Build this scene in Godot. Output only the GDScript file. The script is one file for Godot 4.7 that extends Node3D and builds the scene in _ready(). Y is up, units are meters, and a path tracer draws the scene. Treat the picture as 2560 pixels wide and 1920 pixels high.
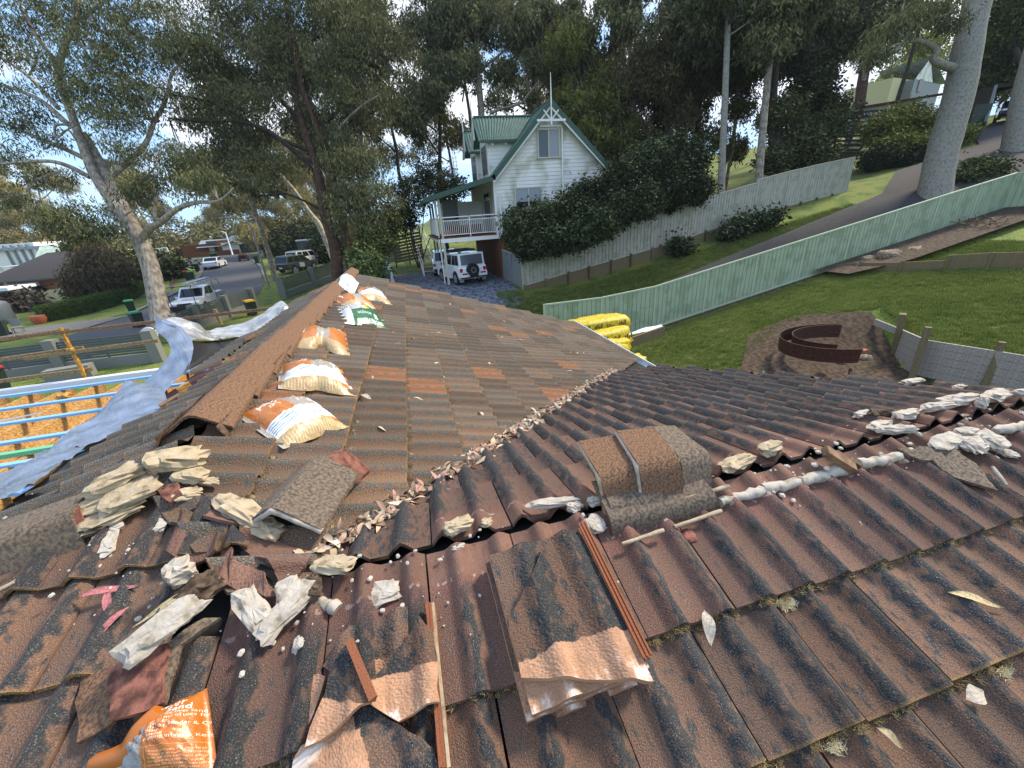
extends Node3D

const E := 5.0                      # height of the eye above the back lawn
var M := {}
var used := {}
var rng := RandomNumberGenerator.new()
var noise_a := FastNoiseLite.new()
var noise_b := FastNoiseLite.new()

# the four slopes of the tiled roof: normal, distance (from the eye), x axis and downslope axis
var TH := deg_to_rad(16.7)
var TC := deg_to_rad(19.0)
var near_n := Vector3(0, cos(TH), sin(TH))
var near_x := Vector3(1, 0, 0)
var near_s := Vector3(0, -sin(TH), cos(TH))
var back_n := Vector3(0, cos(TH), -sin(TH))
var back_x := Vector3(-1, 0, 0)
var back_s := Vector3(0, -sin(TH), -cos(TH))
var mid_n := Vector3(sin(TC), cos(TC), 0)
var mid_x := Vector3(0, 0, -1)
var mid_s := Vector3(cos(TC), -sin(TC), 0)
var left_n := Vector3(-sin(TC), cos(TC), 0)
var left_x := Vector3(0, 0, 1)
var left_s := Vector3(-cos(TC), -sin(TC), 0)
const NEAR_D := -1.32
const BACK_D := -0.709
const MID_D := -1.205
const LEFT_D := -0.446

func _ready():
	rng.seed = 7
	noise_a.seed = 3
	noise_a.frequency = 1.0
	noise_b.seed = 11
	noise_b.frequency = 1.0
	noise_b.fractal_octaves = 4
	setup_view()
	make_materials()
	build_terrain()
	build_streets()
	build_roof()
	build_roof_damage()
	build_bags()
	build_left_works()
	build_white_house()
	build_fences()
	build_garden()
	build_street_scene()
	build_trees()
	build_litter()

func setup_view():
	var cam := Camera3D.new()
	cam.name = "camera"
	cam.fov = 89.4
	cam.near = 0.05
	cam.far = 900.0
	cam.transform = Transform3D(Basis(Vector3(0.966139, -0.067316, 0.249088), Vector3(0.158461, 0.916667, -0.366895), Vector3(-0.203633, 0.393942, 0.896294)), Vector3(0, E, 0))
	add_child(cam)
	cam.current = true
	var env := Environment.new()
	env.background_mode = Environment.BG_SKY
	env.tonemap_mode = Environment.TONE_MAPPER_LINEAR
	env.tonemap_exposure = 1.65
	env.sdfgi_enabled = true
	env.ssao_enabled = true
	env.ssil_enabled = true
	env.fog_enabled = true
	env.fog_density = 0.0003
	env.fog_light_color = Color(0.82, 0.88, 0.94)
	var sky := Sky.new()
	var pan := PanoramaSkyMaterial.new()
	pan.panorama = ImageTexture.create_from_image(sky_image())
	sky.sky_material = pan
	env.sky = sky
	env.background_energy_multiplier = 1.12
	var we := WorldEnvironment.new()
	we.name = "environment"
	we.environment = env
	add_child(we)
	var sun := DirectionalLight3D.new()
	sun.name = "sun"
	sun.light_energy = 1.15
	sun.light_color = Color(1.0, 0.94, 0.84)
	sun.light_angular_distance = 10.0
	sun.shadow_enabled = true
	add_child(sun)
	sun.look_at_from_position(Vector3(0.66, 0.70, -0.26), Vector3.ZERO)

func sky_image() -> Image:
	var w := 1024
	var h := 512
	var n := FastNoiseLite.new()
	n.seed = 21
	n.frequency = 0.55
	n.fractal_octaves = 5
	var data := PackedFloat32Array()
	data.resize(w * h * 3)
	for j in h:
		var el := PI * (0.5 - (j + 0.5) / h)
		var y := sin(el)
		var r := cos(el)
		for i in w:
			var az := TAU * ((i + 0.5) / w - 0.5)
			var k := (j * w + i) * 3
			if y < -0.02:
				data[k] = 0.16
				data[k + 1] = 0.19
				data[k + 2] = 0.15
				continue
			var x := sin(az) * r
			var z := -cos(az) * r
			var up := maxf(y, 0.0)
			var q := 1.0 / (up + 0.28)
			var c := n.get_noise_3d(x * q * 1.5, 3.0, z * q * 1.5)
			var cl := smoothstep(-0.20, 0.22, c + 0.02) * smoothstep(0.03, 0.22, up)
			var t := pow(1.0 - up, 2.6)
			var bl := Vector3(0.17, 0.36, 0.72).lerp(Vector3(0.42, 0.62, 0.80), t)
			var wh := Vector3(0.86, 0.88, 0.92) * (0.86 + 0.22 * c)
			var o := bl.lerp(wh, cl * 0.93)
			data[k] = o.x
			data[k + 1] = o.y
			data[k + 2] = o.z
	return Image.create_from_data(w, h, false, Image.FORMAT_RGBF, data.to_byte_array())

# ---------------------------------------------------------------- naming

func numbered(called: String) -> String:
	var k: int = used.get(called, 0)
	used[called] = k + 1
	return called if k == 0 else "%s_%03d" % [called, k]

func tag(o: Node, label: String, category: String, group := "", kind := "") -> Node:
	if label != "":
		o.set_meta("label", label)
	if category != "":
		o.set_meta("category", category)
	if group != "":
		o.set_meta("group", group)
	if kind != "":
		o.set_meta("kind", kind)
	return o

func thing(called: String, label: String, category: String, at := Vector3.ZERO, turn := 0.0, group := "", kind := "") -> Node3D:
	var o := Node3D.new()
	o.name = numbered(called)
	add_child(o)
	o.position = at
	o.rotation.y = turn
	tag(o, label, category, group, kind)
	return o

func part(called: String, mesh: Mesh, m: Material, parent: Node, xf := Transform3D(), kind := "") -> MeshInstance3D:
	var o := MeshInstance3D.new()
	o.name = called
	o.mesh = mesh
	o.material_override = m
	o.transform = xf
	parent.add_child(o, true)
	if kind != "":
		o.set_meta("kind", kind)
	return o

func single(called: String, mesh: Mesh, m: Material, label: String, category: String, xf := Transform3D(), group := "", kind := "") -> MeshInstance3D:
	var o := MeshInstance3D.new()
	o.name = numbered(called)
	o.mesh = mesh
	o.material_override = m
	o.transform = xf
	add_child(o)
	tag(o, label, category, group, kind)
	return o

func copy_of(o: Node3D, label: String, at: Vector3, turn: float, called := "") -> Node3D:
	var c: Node3D = o.duplicate()
	var base: String = called if called != "" else String(o.name).rstrip("0123456789").trim_suffix("_")
	c.name = numbered(base)
	add_child(c)
	c.position = at
	c.rotation.y = turn
	c.set_meta("label", label)
	return c

func many(called: String, mesh: Mesh, m: Material, xfs: Array, cols: Array, parent: Node, kind := "stuff") -> MultiMeshInstance3D:
	var mm := MultiMesh.new()
	mm.transform_format = MultiMesh.TRANSFORM_3D
	mm.use_colors = cols.size() > 0
	mm.mesh = mesh
	mm.instance_count = xfs.size()
	var st := 16 if cols.size() else 12
	var b := PackedFloat32Array()
	b.resize(xfs.size() * st)
	var k := 0
	for i in xfs.size():
		var t: Transform3D = xfs[i]
		b[k] = t.basis.x.x; b[k + 1] = t.basis.y.x; b[k + 2] = t.basis.z.x; b[k + 3] = t.origin.x
		b[k + 4] = t.basis.x.y; b[k + 5] = t.basis.y.y; b[k + 6] = t.basis.z.y; b[k + 7] = t.origin.y
		b[k + 8] = t.basis.x.z; b[k + 9] = t.basis.y.z; b[k + 10] = t.basis.z.z; b[k + 11] = t.origin.z
		if st == 16:
			var c: Color = cols[i]
			b[k + 12] = c.r; b[k + 13] = c.g; b[k + 14] = c.b; b[k + 15] = 1.0
		k += st
	mm.buffer = b
	var o := MultiMeshInstance3D.new()
	o.name = called
	o.multimesh = mm
	o.material_override = m
	parent.add_child(o, true)
	if kind != "":
		o.set_meta("kind", kind)
	return o

# ---------------------------------------------------------------- shapes

func mb() -> SurfaceTool:
	var st := SurfaceTool.new()
	st.begin(Mesh.PRIMITIVE_TRIANGLES)
	st.set_smooth_group(-1)
	return st

func done(st: SurfaceTool) -> ArrayMesh:
	st.generate_normals()
	return st.commit()

func tri(st: SurfaceTool, a: Vector3, b: Vector3, c: Vector3):
	st.set_uv(Vector2(a.x + a.z * 0.37, a.y + a.z * 0.71)); st.add_vertex(a)
	st.set_uv(Vector2(b.x + b.z * 0.37, b.y + b.z * 0.71)); st.add_vertex(b)
	st.set_uv(Vector2(c.x + c.z * 0.37, c.y + c.z * 0.71)); st.add_vertex(c)

func quad(st: SurfaceTool, a: Vector3, b: Vector3, c: Vector3, d: Vector3):
	tri(st, a, b, c)
	tri(st, a, c, d)

func quad_uv(st: SurfaceTool, a: Vector3, b: Vector3, c: Vector3, d: Vector3, r := Rect2(0, 0, 1, 1)):
	var p := [a, b, c, a, c, d]
	var e := r.position + r.size
	var t := [Vector2(r.position.x, e.y), Vector2(e.x, e.y), e * Vector2(1, 0) + Vector2(0, r.position.y), Vector2(r.position.x, e.y), e * Vector2(1, 0) + Vector2(0, r.position.y), r.position]
	for i in 6:
		st.set_uv(t[i])
		st.add_vertex(p[i])

func block(st: SurfaceTool, xf: Transform3D, size: Vector3):
	var h := size * 0.5
	var p := []
	for i in 8:
		p.append(xf * Vector3(h.x if i & 1 else -h.x, h.y if i & 2 else -h.y, h.z if i & 4 else -h.z))
	quad(st, p[4], p[6], p[7], p[5])
	quad(st, p[1], p[3], p[2], p[0])
	quad(st, p[5], p[7], p[3], p[1])
	quad(st, p[0], p[2], p[6], p[4])
	quad(st, p[6], p[2], p[3], p[7])
	quad(st, p[0], p[4], p[5], p[1])

func box(st: SurfaceTool, c: Vector3, size: Vector3, turn := 0.0):
	block(st, Transform3D(Basis(Vector3.UP, turn), c), size)

func frame_to(a: Vector3, b: Vector3, up := Vector3.UP) -> Transform3D:
	var z := (b - a).normalized()
	var x := up.cross(z)
	if x.length() < 0.01:
		x = Vector3.RIGHT.cross(z)
	x = x.normalized()
	return Transform3D(Basis(x, z.cross(x), z), (a + b) * 0.5)

func bar(st: SurfaceTool, a: Vector3, b: Vector3, w: float, h: float, up := Vector3.UP):
	block(st, frame_to(a, b, up), Vector3(w, h, a.distance_to(b)))

func bar_mesh(a: Vector3, b: Vector3, w: float, h: float, up := Vector3.UP) -> ArrayMesh:
	var st := mb()
	bar(st, a, b, w, h, up)
	return done(st)

func box_mesh(c: Vector3, size: Vector3, turn := 0.0) -> ArrayMesh:
	var st := mb()
	box(st, c, size, turn)
	return done(st)

func tube(st: SurfaceTool, pts: Array, radii: Array, sides := 8, caps := true):
	st.set_smooth_group(0)
	var rings := []
	var n := pts.size()
	var ref := Vector3(0.31, 0.17, 0.93).normalized()
	for i in n:
		var d: Vector3 = (pts[mini(i + 1, n - 1)] - pts[maxi(i - 1, 0)]).normalized()
		var x := (ref - d * ref.dot(d)).normalized()
		ref = x
		var y := d.cross(x)
		var ring := []
		for k in sides:
			var a := TAU * k / sides
			ring.append(pts[i] + (x * cos(a) + y * sin(a)) * radii[i])
		rings.append(ring)
	for i in n - 1:
		for k in sides:
			var k2 := (k + 1) % sides
			quad(st, rings[i][k], rings[i][k2], rings[i + 1][k2], rings[i + 1][k])
	if caps:
		st.set_smooth_group(-1)
		for k in range(1, sides - 1):
			tri(st, rings[0][0], rings[0][k + 1], rings[0][k])
			tri(st, rings[n - 1][0], rings[n - 1][k], rings[n - 1][k + 1])
	st.set_smooth_group(-1)

func tube_mesh(pts: Array, radii: Array, sides := 8) -> ArrayMesh:
	var st := mb()
	tube(st, pts, radii, sides)
	return done(st)

func smooth_path(pts: Array, sub := 4) -> Array:
	var out := []
	var n := pts.size()
	for i in n - 1:
		for k in sub:
			var t := float(k) / sub
			out.append(pts[i].cubic_interpolate(pts[i + 1], pts[maxi(i - 1, 0)], pts[mini(i + 2, n - 1)], t))
	out.append(pts[n - 1])
	return out

func rod(a: Vector3, b: Vector3, r: float, sides := 8, r2 := -1.0) -> ArrayMesh:
	return tube_mesh([a, b], [r, r if r2 < 0.0 else r2], sides)

# a broken lump: a blocky ball pushed about by noise
func chunk(size: Vector3, seed_: int, blocky := 0.6, rough := 0.22, smooth := false) -> ArrayMesh:
	var st := mb()
	st.set_smooth_group(0 if smooth else -1)
	var nu := 17
	var nv := 10
	var p := []
	for j in nv + 1:
		var row := []
		var el := PI * (float(j) / nv - 0.5)
		for i in nu:
			var az := TAU * i / nu
			var d := Vector3(cos(el) * cos(az), sin(el), cos(el) * sin(az))
			var e := Vector3(pow(absf(d.x), blocky) * signf(d.x), pow(absf(d.y), blocky) * signf(d.y), pow(absf(d.z), blocky) * signf(d.z))
			var q := d * 1.3 + Vector3.ONE * seed_ * 3.17
			var k := 1.0 + rough * noise_a.get_noise_3dv(q) + rough * 0.8 * noise_a.get_noise_3dv(q * 2.3) + rough * 0.55 * absf(noise_a.get_noise_3dv(q * 4.6)) + rough * 0.25 * noise_a.get_noise_3dv(q * 9.0)
			row.append(e * k * size * 0.5)
		p.append(row)
	for j in nv:
		for i in nu:
			var i2 := (i + 1) % nu
			quad(st, p[j][i], p[j + 1][i], p[j + 1][i2], p[j][i2])
	return done(st)

# a grid of points as a smooth surface; uv runs 0..1 both ways
func sheet(rows: Array, skirt := 0.0, r := Rect2(0, 0, 1, 1)) -> ArrayMesh:
	var st := mb()
	st.set_smooth_group(0)
	var nj := rows.size()
	var ni: int = rows[0].size()
	for j in nj - 1:
		for i in ni - 1:
			var idx := [[j, i], [j, i + 1], [j + 1, i + 1], [j, i], [j + 1, i + 1], [j + 1, i]]
			for q in idx:
				st.set_uv(r.position + Vector2(float(q[1]) / (ni - 1), float(q[0]) / (nj - 1)) * r.size)
				st.add_vertex(rows[q[0]][q[1]])
	if skirt > 0.0:
		st.set_smooth_group(-1)
		var d := Vector3.DOWN * skirt
		for i in ni - 1:
			quad(st, rows[0][i], rows[0][i] + d, rows[0][i + 1] + d, rows[0][i + 1])
			quad(st, rows[nj - 1][i], rows[nj - 1][i + 1], rows[nj - 1][i + 1] + d, rows[nj - 1][i] + d)
		for j in nj - 1:
			quad(st, rows[j][0], rows[j + 1][0], rows[j + 1][0] + d, rows[j][0] + d)
			quad(st, rows[j][ni - 1], rows[j][ni - 1] + d, rows[j + 1][ni - 1] + d, rows[j + 1][ni - 1])
	return done(st)

func refine(rows: Array, sub_i: int, sub_j: int) -> Array:
	var a := []
	for row in rows:
		a.append(smooth_path(row, sub_i))
	var out := []
	var n: int = a[0].size()
	var cols := []
	for i in n:
		var c := []
		for row in a:
			c.append(row[i])
		cols.append(smooth_path(c, sub_j))
	for j in cols[0].size():
		var row := []
		for i in n:
			row.append(cols[i][j])
		out.append(row)
	return out

# clip a polygon [Vector2] to a*x + b*y + c >= 0
func clip(poly: Array, a: float, b: float, c: float) -> Array:
	var out := []
	var n := poly.size()
	for i in n:
		var p: Vector2 = poly[i]
		var q: Vector2 = poly[(i + 1) % n]
		var fp := a * p.x + b * p.y + c
		var fq := a * q.x + b * q.y + c
		if fp >= 0.0:
			out.append(p)
		if (fp >= 0.0) != (fq >= 0.0):
			out.append(p.lerp(q, fp / (fp - fq)))
	return out

# a slab over an outline in (x, z) that follows the height function hf; uv by uvf
func slab(outline: PackedVector2Array, hf: Callable, thick: float, cuts: Array, uvf: Callable, edge_uv := Vector2(-1, -1)) -> ArrayMesh:
	var st := mb()
	if Geometry2D.is_polygon_clockwise(outline):
		outline.reverse()
	var lo := 1e9
	var hi := -1e9
	for p in outline:
		lo = minf(lo, p.x)
		hi = maxf(hi, p.x)
	var xs := [lo - 0.001]
	for c in cuts:
		if c > lo + 0.001 and c < hi - 0.001:
			xs.append(c)
	xs.append(hi + 0.001)
	for i in xs.size() - 1:
		var strip := PackedVector2Array([Vector2(xs[i], -9), Vector2(xs[i + 1], -9), Vector2(xs[i + 1], 9), Vector2(xs[i], 9)])
		for piece in Geometry2D.intersect_polygons(outline, strip):
			var t := Geometry2D.triangulate_polygon(piece)
			for k in range(0, t.size(), 3):
				for side in 2:
					st.set_smooth_group(1 if side == 0 else 2)
					var order := [t[k], t[k + 1], t[k + 2]]
					var area: float = (piece[order[1]] - piece[order[0]]).cross(piece[order[2]] - piece[order[0]])
					if (area > 0.0) == (side == 1):
						order.reverse()
					for o in order:
						var p: Vector2 = piece[o]
						st.set_uv(uvf.call(p.x, p.y))
						st.add_vertex(Vector3(p.x, hf.call(p.x, p.y) - (thick if side else 0.0), p.y))
	st.set_smooth_group(-1)
	var n := outline.size()
	for i in n:
		var a: Vector2 = outline[i]
		var b: Vector2 = outline[(i + 1) % n]
		var stops := [0.0]
		for c in xs:
			if absf(b.x - a.x) > 1e-5:
				var t: float = (c - a.x) / (b.x - a.x)
				if t > 0.01 and t < 0.99:
					stops.append(t)
		stops.append(1.0)
		stops.sort()
		for k in stops.size() - 1:
			var p := a.lerp(b, stops[k])
			var q := a.lerp(b, stops[k + 1])
			var hp: float = hf.call(p.x, p.y)
			var hq: float = hf.call(q.x, q.y)
			var e: Vector2 = edge_uv if edge_uv.x >= 0.0 else uvf.call(p.x, p.y)
			for v in [Vector3(p.x, hp, p.y), Vector3(q.x, hq, q.y), Vector3(q.x, hq - thick, q.y), Vector3(p.x, hp, p.y), Vector3(q.x, hq - thick, q.y), Vector3(p.x, hp - thick, p.y)]:
				st.set_uv(e + Vector2(v.x + v.z, v.y) * 0.05)
				st.add_vertex(v)
	return done(st)

func jag(outline: Array, amp: float, step: float, seed_: int, keep := []) -> PackedVector2Array:
	var out := PackedVector2Array()
	var n := outline.size()
	for i in n:
		var a: Vector2 = outline[i]
		var b: Vector2 = outline[(i + 1) % n]
		out.append(a)
		if i in keep:
			continue
		var m := int(a.distance_to(b) / step)
		var nrm := (b - a).normalized().orthogonal()
		for k in range(1, m):
			var t := float(k) / m
			var p := a.lerp(b, t)
			out.append(p + nrm * amp * (noise_b.get_noise_2d(p.x * 9.0 + seed_ * 5.3, p.y * 9.0) * 1.6 + rng.randf_range(-0.35, 0.35)))
	return out

# ---------------------------------------------------------------- materials

func ramp(pairs: Array) -> Gradient:
	var g := Gradient.new()
	var o := PackedFloat32Array()
	var c := PackedColorArray()
	for p in pairs:
		o.append(p[0])
		c.append(p[1])
	g.offsets = o
	g.colors = c
	return g

func noise_tex(freq: float, pairs: Array, size := 256, oct := 4, type := FastNoiseLite.TYPE_SIMPLEX_SMOOTH, seed_ := 1, normal := false, bump := 3.0) -> NoiseTexture2D:
	var n := FastNoiseLite.new()
	n.noise_type = type
	n.frequency = freq
	n.fractal_octaves = oct
	n.seed = seed_
	var t := NoiseTexture2D.new()
	t.width = size
	t.height = size
	t.seamless = true
	t.noise = n
	if normal:
		t.as_normal_map = true
		t.bump_strength = bump
	else:
		t.color_ramp = ramp(pairs)
	return t

func mat(called: String, c: Color, rough := 0.8, tex: Texture2D = null, scale := 1.0, metal := 0.0, world := false) -> StandardMaterial3D:
	var m := StandardMaterial3D.new()
	m.resource_name = called
	m.albedo_color = c
	m.roughness = rough
	m.metallic = metal
	if tex:
		m.albedo_texture = tex
		m.uv1_triplanar = true
		m.uv1_world_triplanar = world
		m.uv1_scale = Vector3.ONE * scale
	M[called] = m
	return m

func bumpy(m: StandardMaterial3D, tex: Texture2D, strength := 0.6) -> StandardMaterial3D:
	m.normal_enabled = true
	m.normal_texture = tex
	m.normal_scale = strength
	return m

func leafy(called: String, c: Color, back := 0.35) -> StandardMaterial3D:
	var m := mat(called, c, 0.75)
	m.metallic_specular = 0.25
	m.vertex_color_use_as_albedo = true
	m.backlight_enabled = true
	m.backlight = Color(back, back, back * 0.5)
	m.cull_mode = BaseMaterial3D.CULL_DISABLED
	return m

func make_materials():
	var grey_v := noise_tex(0.02, [[0.0, Color(0.62, 0.62, 0.62)], [0.5, Color(0.84, 0.84, 0.84)], [1.0, Color(1, 1, 1)]], 256, 5)
	var grit := noise_tex(0.16, [[0.0, Color(0.55, 0.54, 0.53)], [0.45, Color(0.8, 0.8, 0.8)], [1.0, Color(1, 1, 1)]], 256, 4, FastNoiseLite.TYPE_SIMPLEX_SMOOTH, 5)
	var stain := noise_tex(0.012, [[0.25, Color(0.50, 0.49, 0.47)], [0.5, Color(0.82, 0.81, 0.80)], [0.7, Color(1, 1, 1)]], 512, 6, FastNoiseLite.TYPE_SIMPLEX_SMOOTH, 9)
	var nrm := noise_tex(0.10, [], 256, 4, FastNoiseLite.TYPE_SIMPLEX_SMOOTH, 2, true)
	var nrm_fine := noise_tex(0.25, [], 256, 3, FastNoiseLite.TYPE_SIMPLEX_SMOOTH, 4, true)
	var nrm_tile := noise_tex(0.22, [], 1024, 3, FastNoiseLite.TYPE_SIMPLEX_SMOOTH, 6, true, 5.0)
	var chalk := noise_tex(0.02, [[0.15, Color(0.66, 0.63, 0.57)], [0.34, Color(0.90, 0.88, 0.84)], [0.8, Color(1, 1, 1)]], 256, 5, FastNoiseLite.TYPE_SIMPLEX_SMOOTH, 19)
	M["tex_grey"] = grey_v
	M["tex_grit"] = grit
	M["tex_stain"] = stain
	M["nrm"] = nrm
	M["nrm_fine"] = nrm_fine
	for k in [["near", 256, 288, 4, 4, 0], ["top", 256, 288, 4, 2, 1], ["mid", 160, 160, 4, 4, 2], ["dark", 160, 160, 4, 4, 3]]:
		var m := mat("tile_" + k[0], Color.WHITE, 0.93)
		m.albedo_texture = tile_atlas(k[1], k[2], k[3], k[4], k[5])
		m.texture_repeat = false
		m.normal_enabled = true
		m.normal_texture = nrm_tile
		m.normal_scale = 0.55
		m.uv1_scale = Vector3.ONE
	var mh := mat("tile_head", Color.WHITE, 0.92)
	mh.albedo_texture = tile_atlas(256, 320, 2, 1, 4)
	bumpy(mh, nrm_fine, 0.6)
	bumpy(mat("clay_edge", Color(0.66, 0.40, 0.26), 0.9, grit, 6.0), nrm_fine, 0.5)
	bumpy(mat("cap", Color(0.52, 0.40, 0.31), 0.95, stain, 4.0), nrm_fine, 0.5)
	var capm: StandardMaterial3D = M["cap"]
	capm.albedo_texture = noise_tex(0.04, [[0.22, Color(0.58, 0.59, 0.60)], [0.42, Color(0.80, 0.78, 0.76)], [0.58, Color(0.98, 0.93, 0.88)], [0.80, Color(1.15, 1.03, 0.92)]], 512, 6, FastNoiseLite.TYPE_SIMPLEX_SMOOTH, 33)
	bumpy(mat("cap_grey", Color(0.47, 0.425, 0.38), 0.95, capm.albedo_texture, 3.0), nrm_fine, 0.5)
	bumpy(mat("cap_pink", Color(0.56, 0.36, 0.30), 0.95, stain, 3.0), nrm_fine, 0.4)
	bumpy(mat("mortar", Color(0.72, 0.66, 0.56), 0.95, chalk, 2.2), nrm, 0.4)
	bumpy(mat("mortar_white", Color(0.74, 0.71, 0.67), 0.95, chalk, 2.2), nrm, 0.4)
	bumpy(mat("mortar_brown", Color(0.42, 0.34, 0.27), 0.95, stain, 4.0), nrm, 0.5)
	mat("sarking", Color(0.09, 0.085, 0.08), 0.95)
	mat("void", Color(0.03, 0.028, 0.025), 1.0)
	mat("moss", Color(1, 1, 1), 1.0).vertex_color_use_as_albedo = true
	mat("gutter_white", Color(0.86, 0.88, 0.90), 0.45)
	mat("grout_line", Color(0.30, 0.22, 0.13), 1.0, grit, 8.0)
	bumpy(mat("soil", Color(0.34, 0.27, 0.20), 1.0, stain, 0.9, 0.0, true), nrm, 0.6)
	var gr := noise_tex(0.06, [[0.2, Color(0.25, 0.31, 0.12)], [0.45, Color(0.39, 0.46, 0.17)], [0.62, Color(0.49, 0.54, 0.22)], [0.85, Color(0.60, 0.57, 0.33)]], 512, 6, FastNoiseLite.TYPE_SIMPLEX_SMOOTH, 14)
	var gm := bumpy(mat("grass", Color(1, 1, 1), 1.0, gr, 0.4, 0.0, true), nrm, 0.7)
	gm.detail_enabled = true
	gm.detail_blend_mode = BaseMaterial3D.BLEND_MODE_MUL
	gm.detail_uv_layer = BaseMaterial3D.DETAIL_UV_2
	gm.detail_albedo = noise_tex(0.02, [[0.25, Color(0.72, 0.80, 0.66)], [0.5, Color(0.95, 0.95, 0.9)], [0.75, Color(1.0, 0.96, 0.86)]], 256, 4, FastNoiseLite.TYPE_SIMPLEX_SMOOTH, 77)
	bumpy(mat("asphalt", Color(0.36, 0.36, 0.375), 0.92, noise_tex(0.05, [[0.2, Color(0.72, 0.72, 0.73)], [0.55, Color(0.90, 0.90, 0.90)], [0.9, Color(1, 1, 1)]], 512, 6), 0.25, 0.0, true), nrm_fine, 0.4)
	bumpy(mat("asphalt_dark", Color(0.25, 0.245, 0.25), 0.95, grit, 0.7, 0.0, true), nrm_fine, 0.5)
	mat("kerb", Color(0.56, 0.55, 0.52), 0.9, grit, 2.0)
	bumpy(mat("drive_concrete", Color(0.56, 0.57, 0.60), 0.85, noise_tex(0.014, [[0.25, Color(0.42, 0.42, 0.43)], [0.48, Color(0.66, 0.66, 0.68)], [0.56, Color(0.98, 0.98, 1.0)], [0.72, Color(0.62, 0.62, 0.63)]], 512, 6, FastNoiseLite.TYPE_SIMPLEX_SMOOTH, 51), 0.32, 0.0, true), nrm, 0.25)
	bumpy(mat("apron", Color(0.54, 0.52, 0.50), 0.9, grit, 1.2, 0.0, true), nrm, 0.2)
	var wood := noise_tex(0.03, [[0.2, Color(0.60, 0.58, 0.55)], [0.5, Color(0.84, 0.83, 0.81)], [0.8, Color(1, 1, 1)]], 256, 5, FastNoiseLite.TYPE_SIMPLEX_SMOOTH, 61)
	for k in [["sleeper", Color(0.52, 0.47, 0.35)], ["sleeper_grey", Color(0.70, 0.69, 0.66)], ["rafter", Color(0.84, 0.64, 0.36)], ["rail_wood", Color(0.66, 0.56, 0.40)], ["rail_rust", Color(0.60, 0.47, 0.35)], ["old_wood", Color(0.42, 0.34, 0.27)], ["log", Color(0.50, 0.42, 0.33)], ["fence_dark_wood", Color(0.17, 0.15, 0.14)], ["deck_wood", Color(0.50, 0.29, 0.17)]]:
		var w := mat(k[0], k[1], 0.85, wood, 1.0)
		w.uv1_scale = Vector3(2.0, 9.0, 2.0)
	mat("batten_blue", Color(0.50, 0.72, 0.92), 0.6)
	mat("batten_green", Color(0.40, 0.72, 0.55), 0.6)
	mat("pole_yellow", Color(0.86, 0.62, 0.22), 0.6, M["tex_grey"], 3.0)
	mat("foil", Color(0.80, 0.82, 0.84), 0.32, null, 1.0, 0.85)
	var tp := bumpy(mat("tarp", Color(0.60, 0.66, 0.75), 0.36, grey_v, 0.8), nrm, 0.2)
	tp.metallic = 0.3
	var tp2 := bumpy(mat("tarp_silver", Color(0.86, 0.86, 0.85), 0.30, grey_v, 0.8), noise_tex(0.03, [], 256, 3, FastNoiseLite.TYPE_SIMPLEX_SMOOTH, 8, true), 0.9)
	tp2.metallic = 0.65
	mat("tarp_black", Color(0.045, 0.045, 0.055), 0.45)
	mat("weatherboard", Color(0.90, 0.90, 0.89), 0.7, noise_tex(0.01, [[0.2, Color(0.80, 0.80, 0.75)], [0.5, Color(0.97, 0.97, 0.95)], [1.0, Color(1, 1, 1)]], 256, 5), 0.25)
	mat("white_paint", Color(0.90, 0.90, 0.89), 0.55)
	mat("green_roof", Color(0.27, 0.41, 0.35), 0.55, noise_tex(0.02, [[0.2, Color(0.72, 0.74, 0.74)], [0.6, Color(0.95, 0.95, 0.95)], [0.8, Color(1.25, 1.25, 1.25)]], 256, 5), 0.8)
	mat("green_trim", Color(0.20, 0.31, 0.26), 0.5)
	mat("grey_roof", Color(0.62, 0.67, 0.72), 0.45, grey_v, 0.4)
	mat("brick", Color(0.55, 0.35, 0.25), 0.9, grit, 3.0)
	mat("brick_orange", Color(0.70, 0.43, 0.28), 0.9, grit, 2.0)
	mat("brick_red", Color(0.33, 0.15, 0.13), 0.9, grit, 2.0)
	mat("roof_charcoal", Color(0.25, 0.23, 0.23), 0.9, grit, 1.5)
	mat("pale_roof", Color(0.76, 0.85, 0.76), 0.6, grey_v, 0.3)
	mat("fence_green", Color(0.62, 0.68, 0.575), 0.6, noise_tex(0.012, [[0.2, Color(0.86, 0.88, 0.84)], [0.6, Color(1, 1, 1)]], 256, 5), 0.4)
	mat("fence_green_trim", Color(0.68, 0.74, 0.63), 0.6)
	mat("fence_beige", Color(0.655, 0.645, 0.60), 0.6, M["fence_green"].albedo_texture, 0.5)
	mat("fence_beige_trim", Color(0.66, 0.645, 0.59), 0.5)
	mat("fence_cream", Color(0.80, 0.77, 0.60), 0.6)
	mat("gate_grey", Color(0.47, 0.50, 0.50), 0.5)
	mat("fence_slat", Color(0.30, 0.33, 0.31), 0.6)
	mat("pillar", Color(0.60, 0.61, 0.58), 0.9, grit, 2.0)
	mat("rust", Color(0.33, 0.19, 0.13), 0.8, noise_tex(0.03, [[0.2, Color(0.5, 0.45, 0.42)], [0.6, Color(0.9, 0.85, 0.8)], [0.9, Color(1.2, 1.2, 1.2)]], 256, 5), 1.6, 0.2)
	mat("rock", Color(0.60, 0.54, 0.46), 0.95, stain, 2.0)
	mat("glass_dark", Color(0.06, 0.07, 0.08), 0.08)
	mat("glass_blind", Color(0.56, 0.58, 0.60), 0.15)
	mat("glass_grey", Color(0.34, 0.36, 0.38), 0.12)
	mat("frame_beige", Color(0.72, 0.71, 0.66), 0.5)
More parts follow.
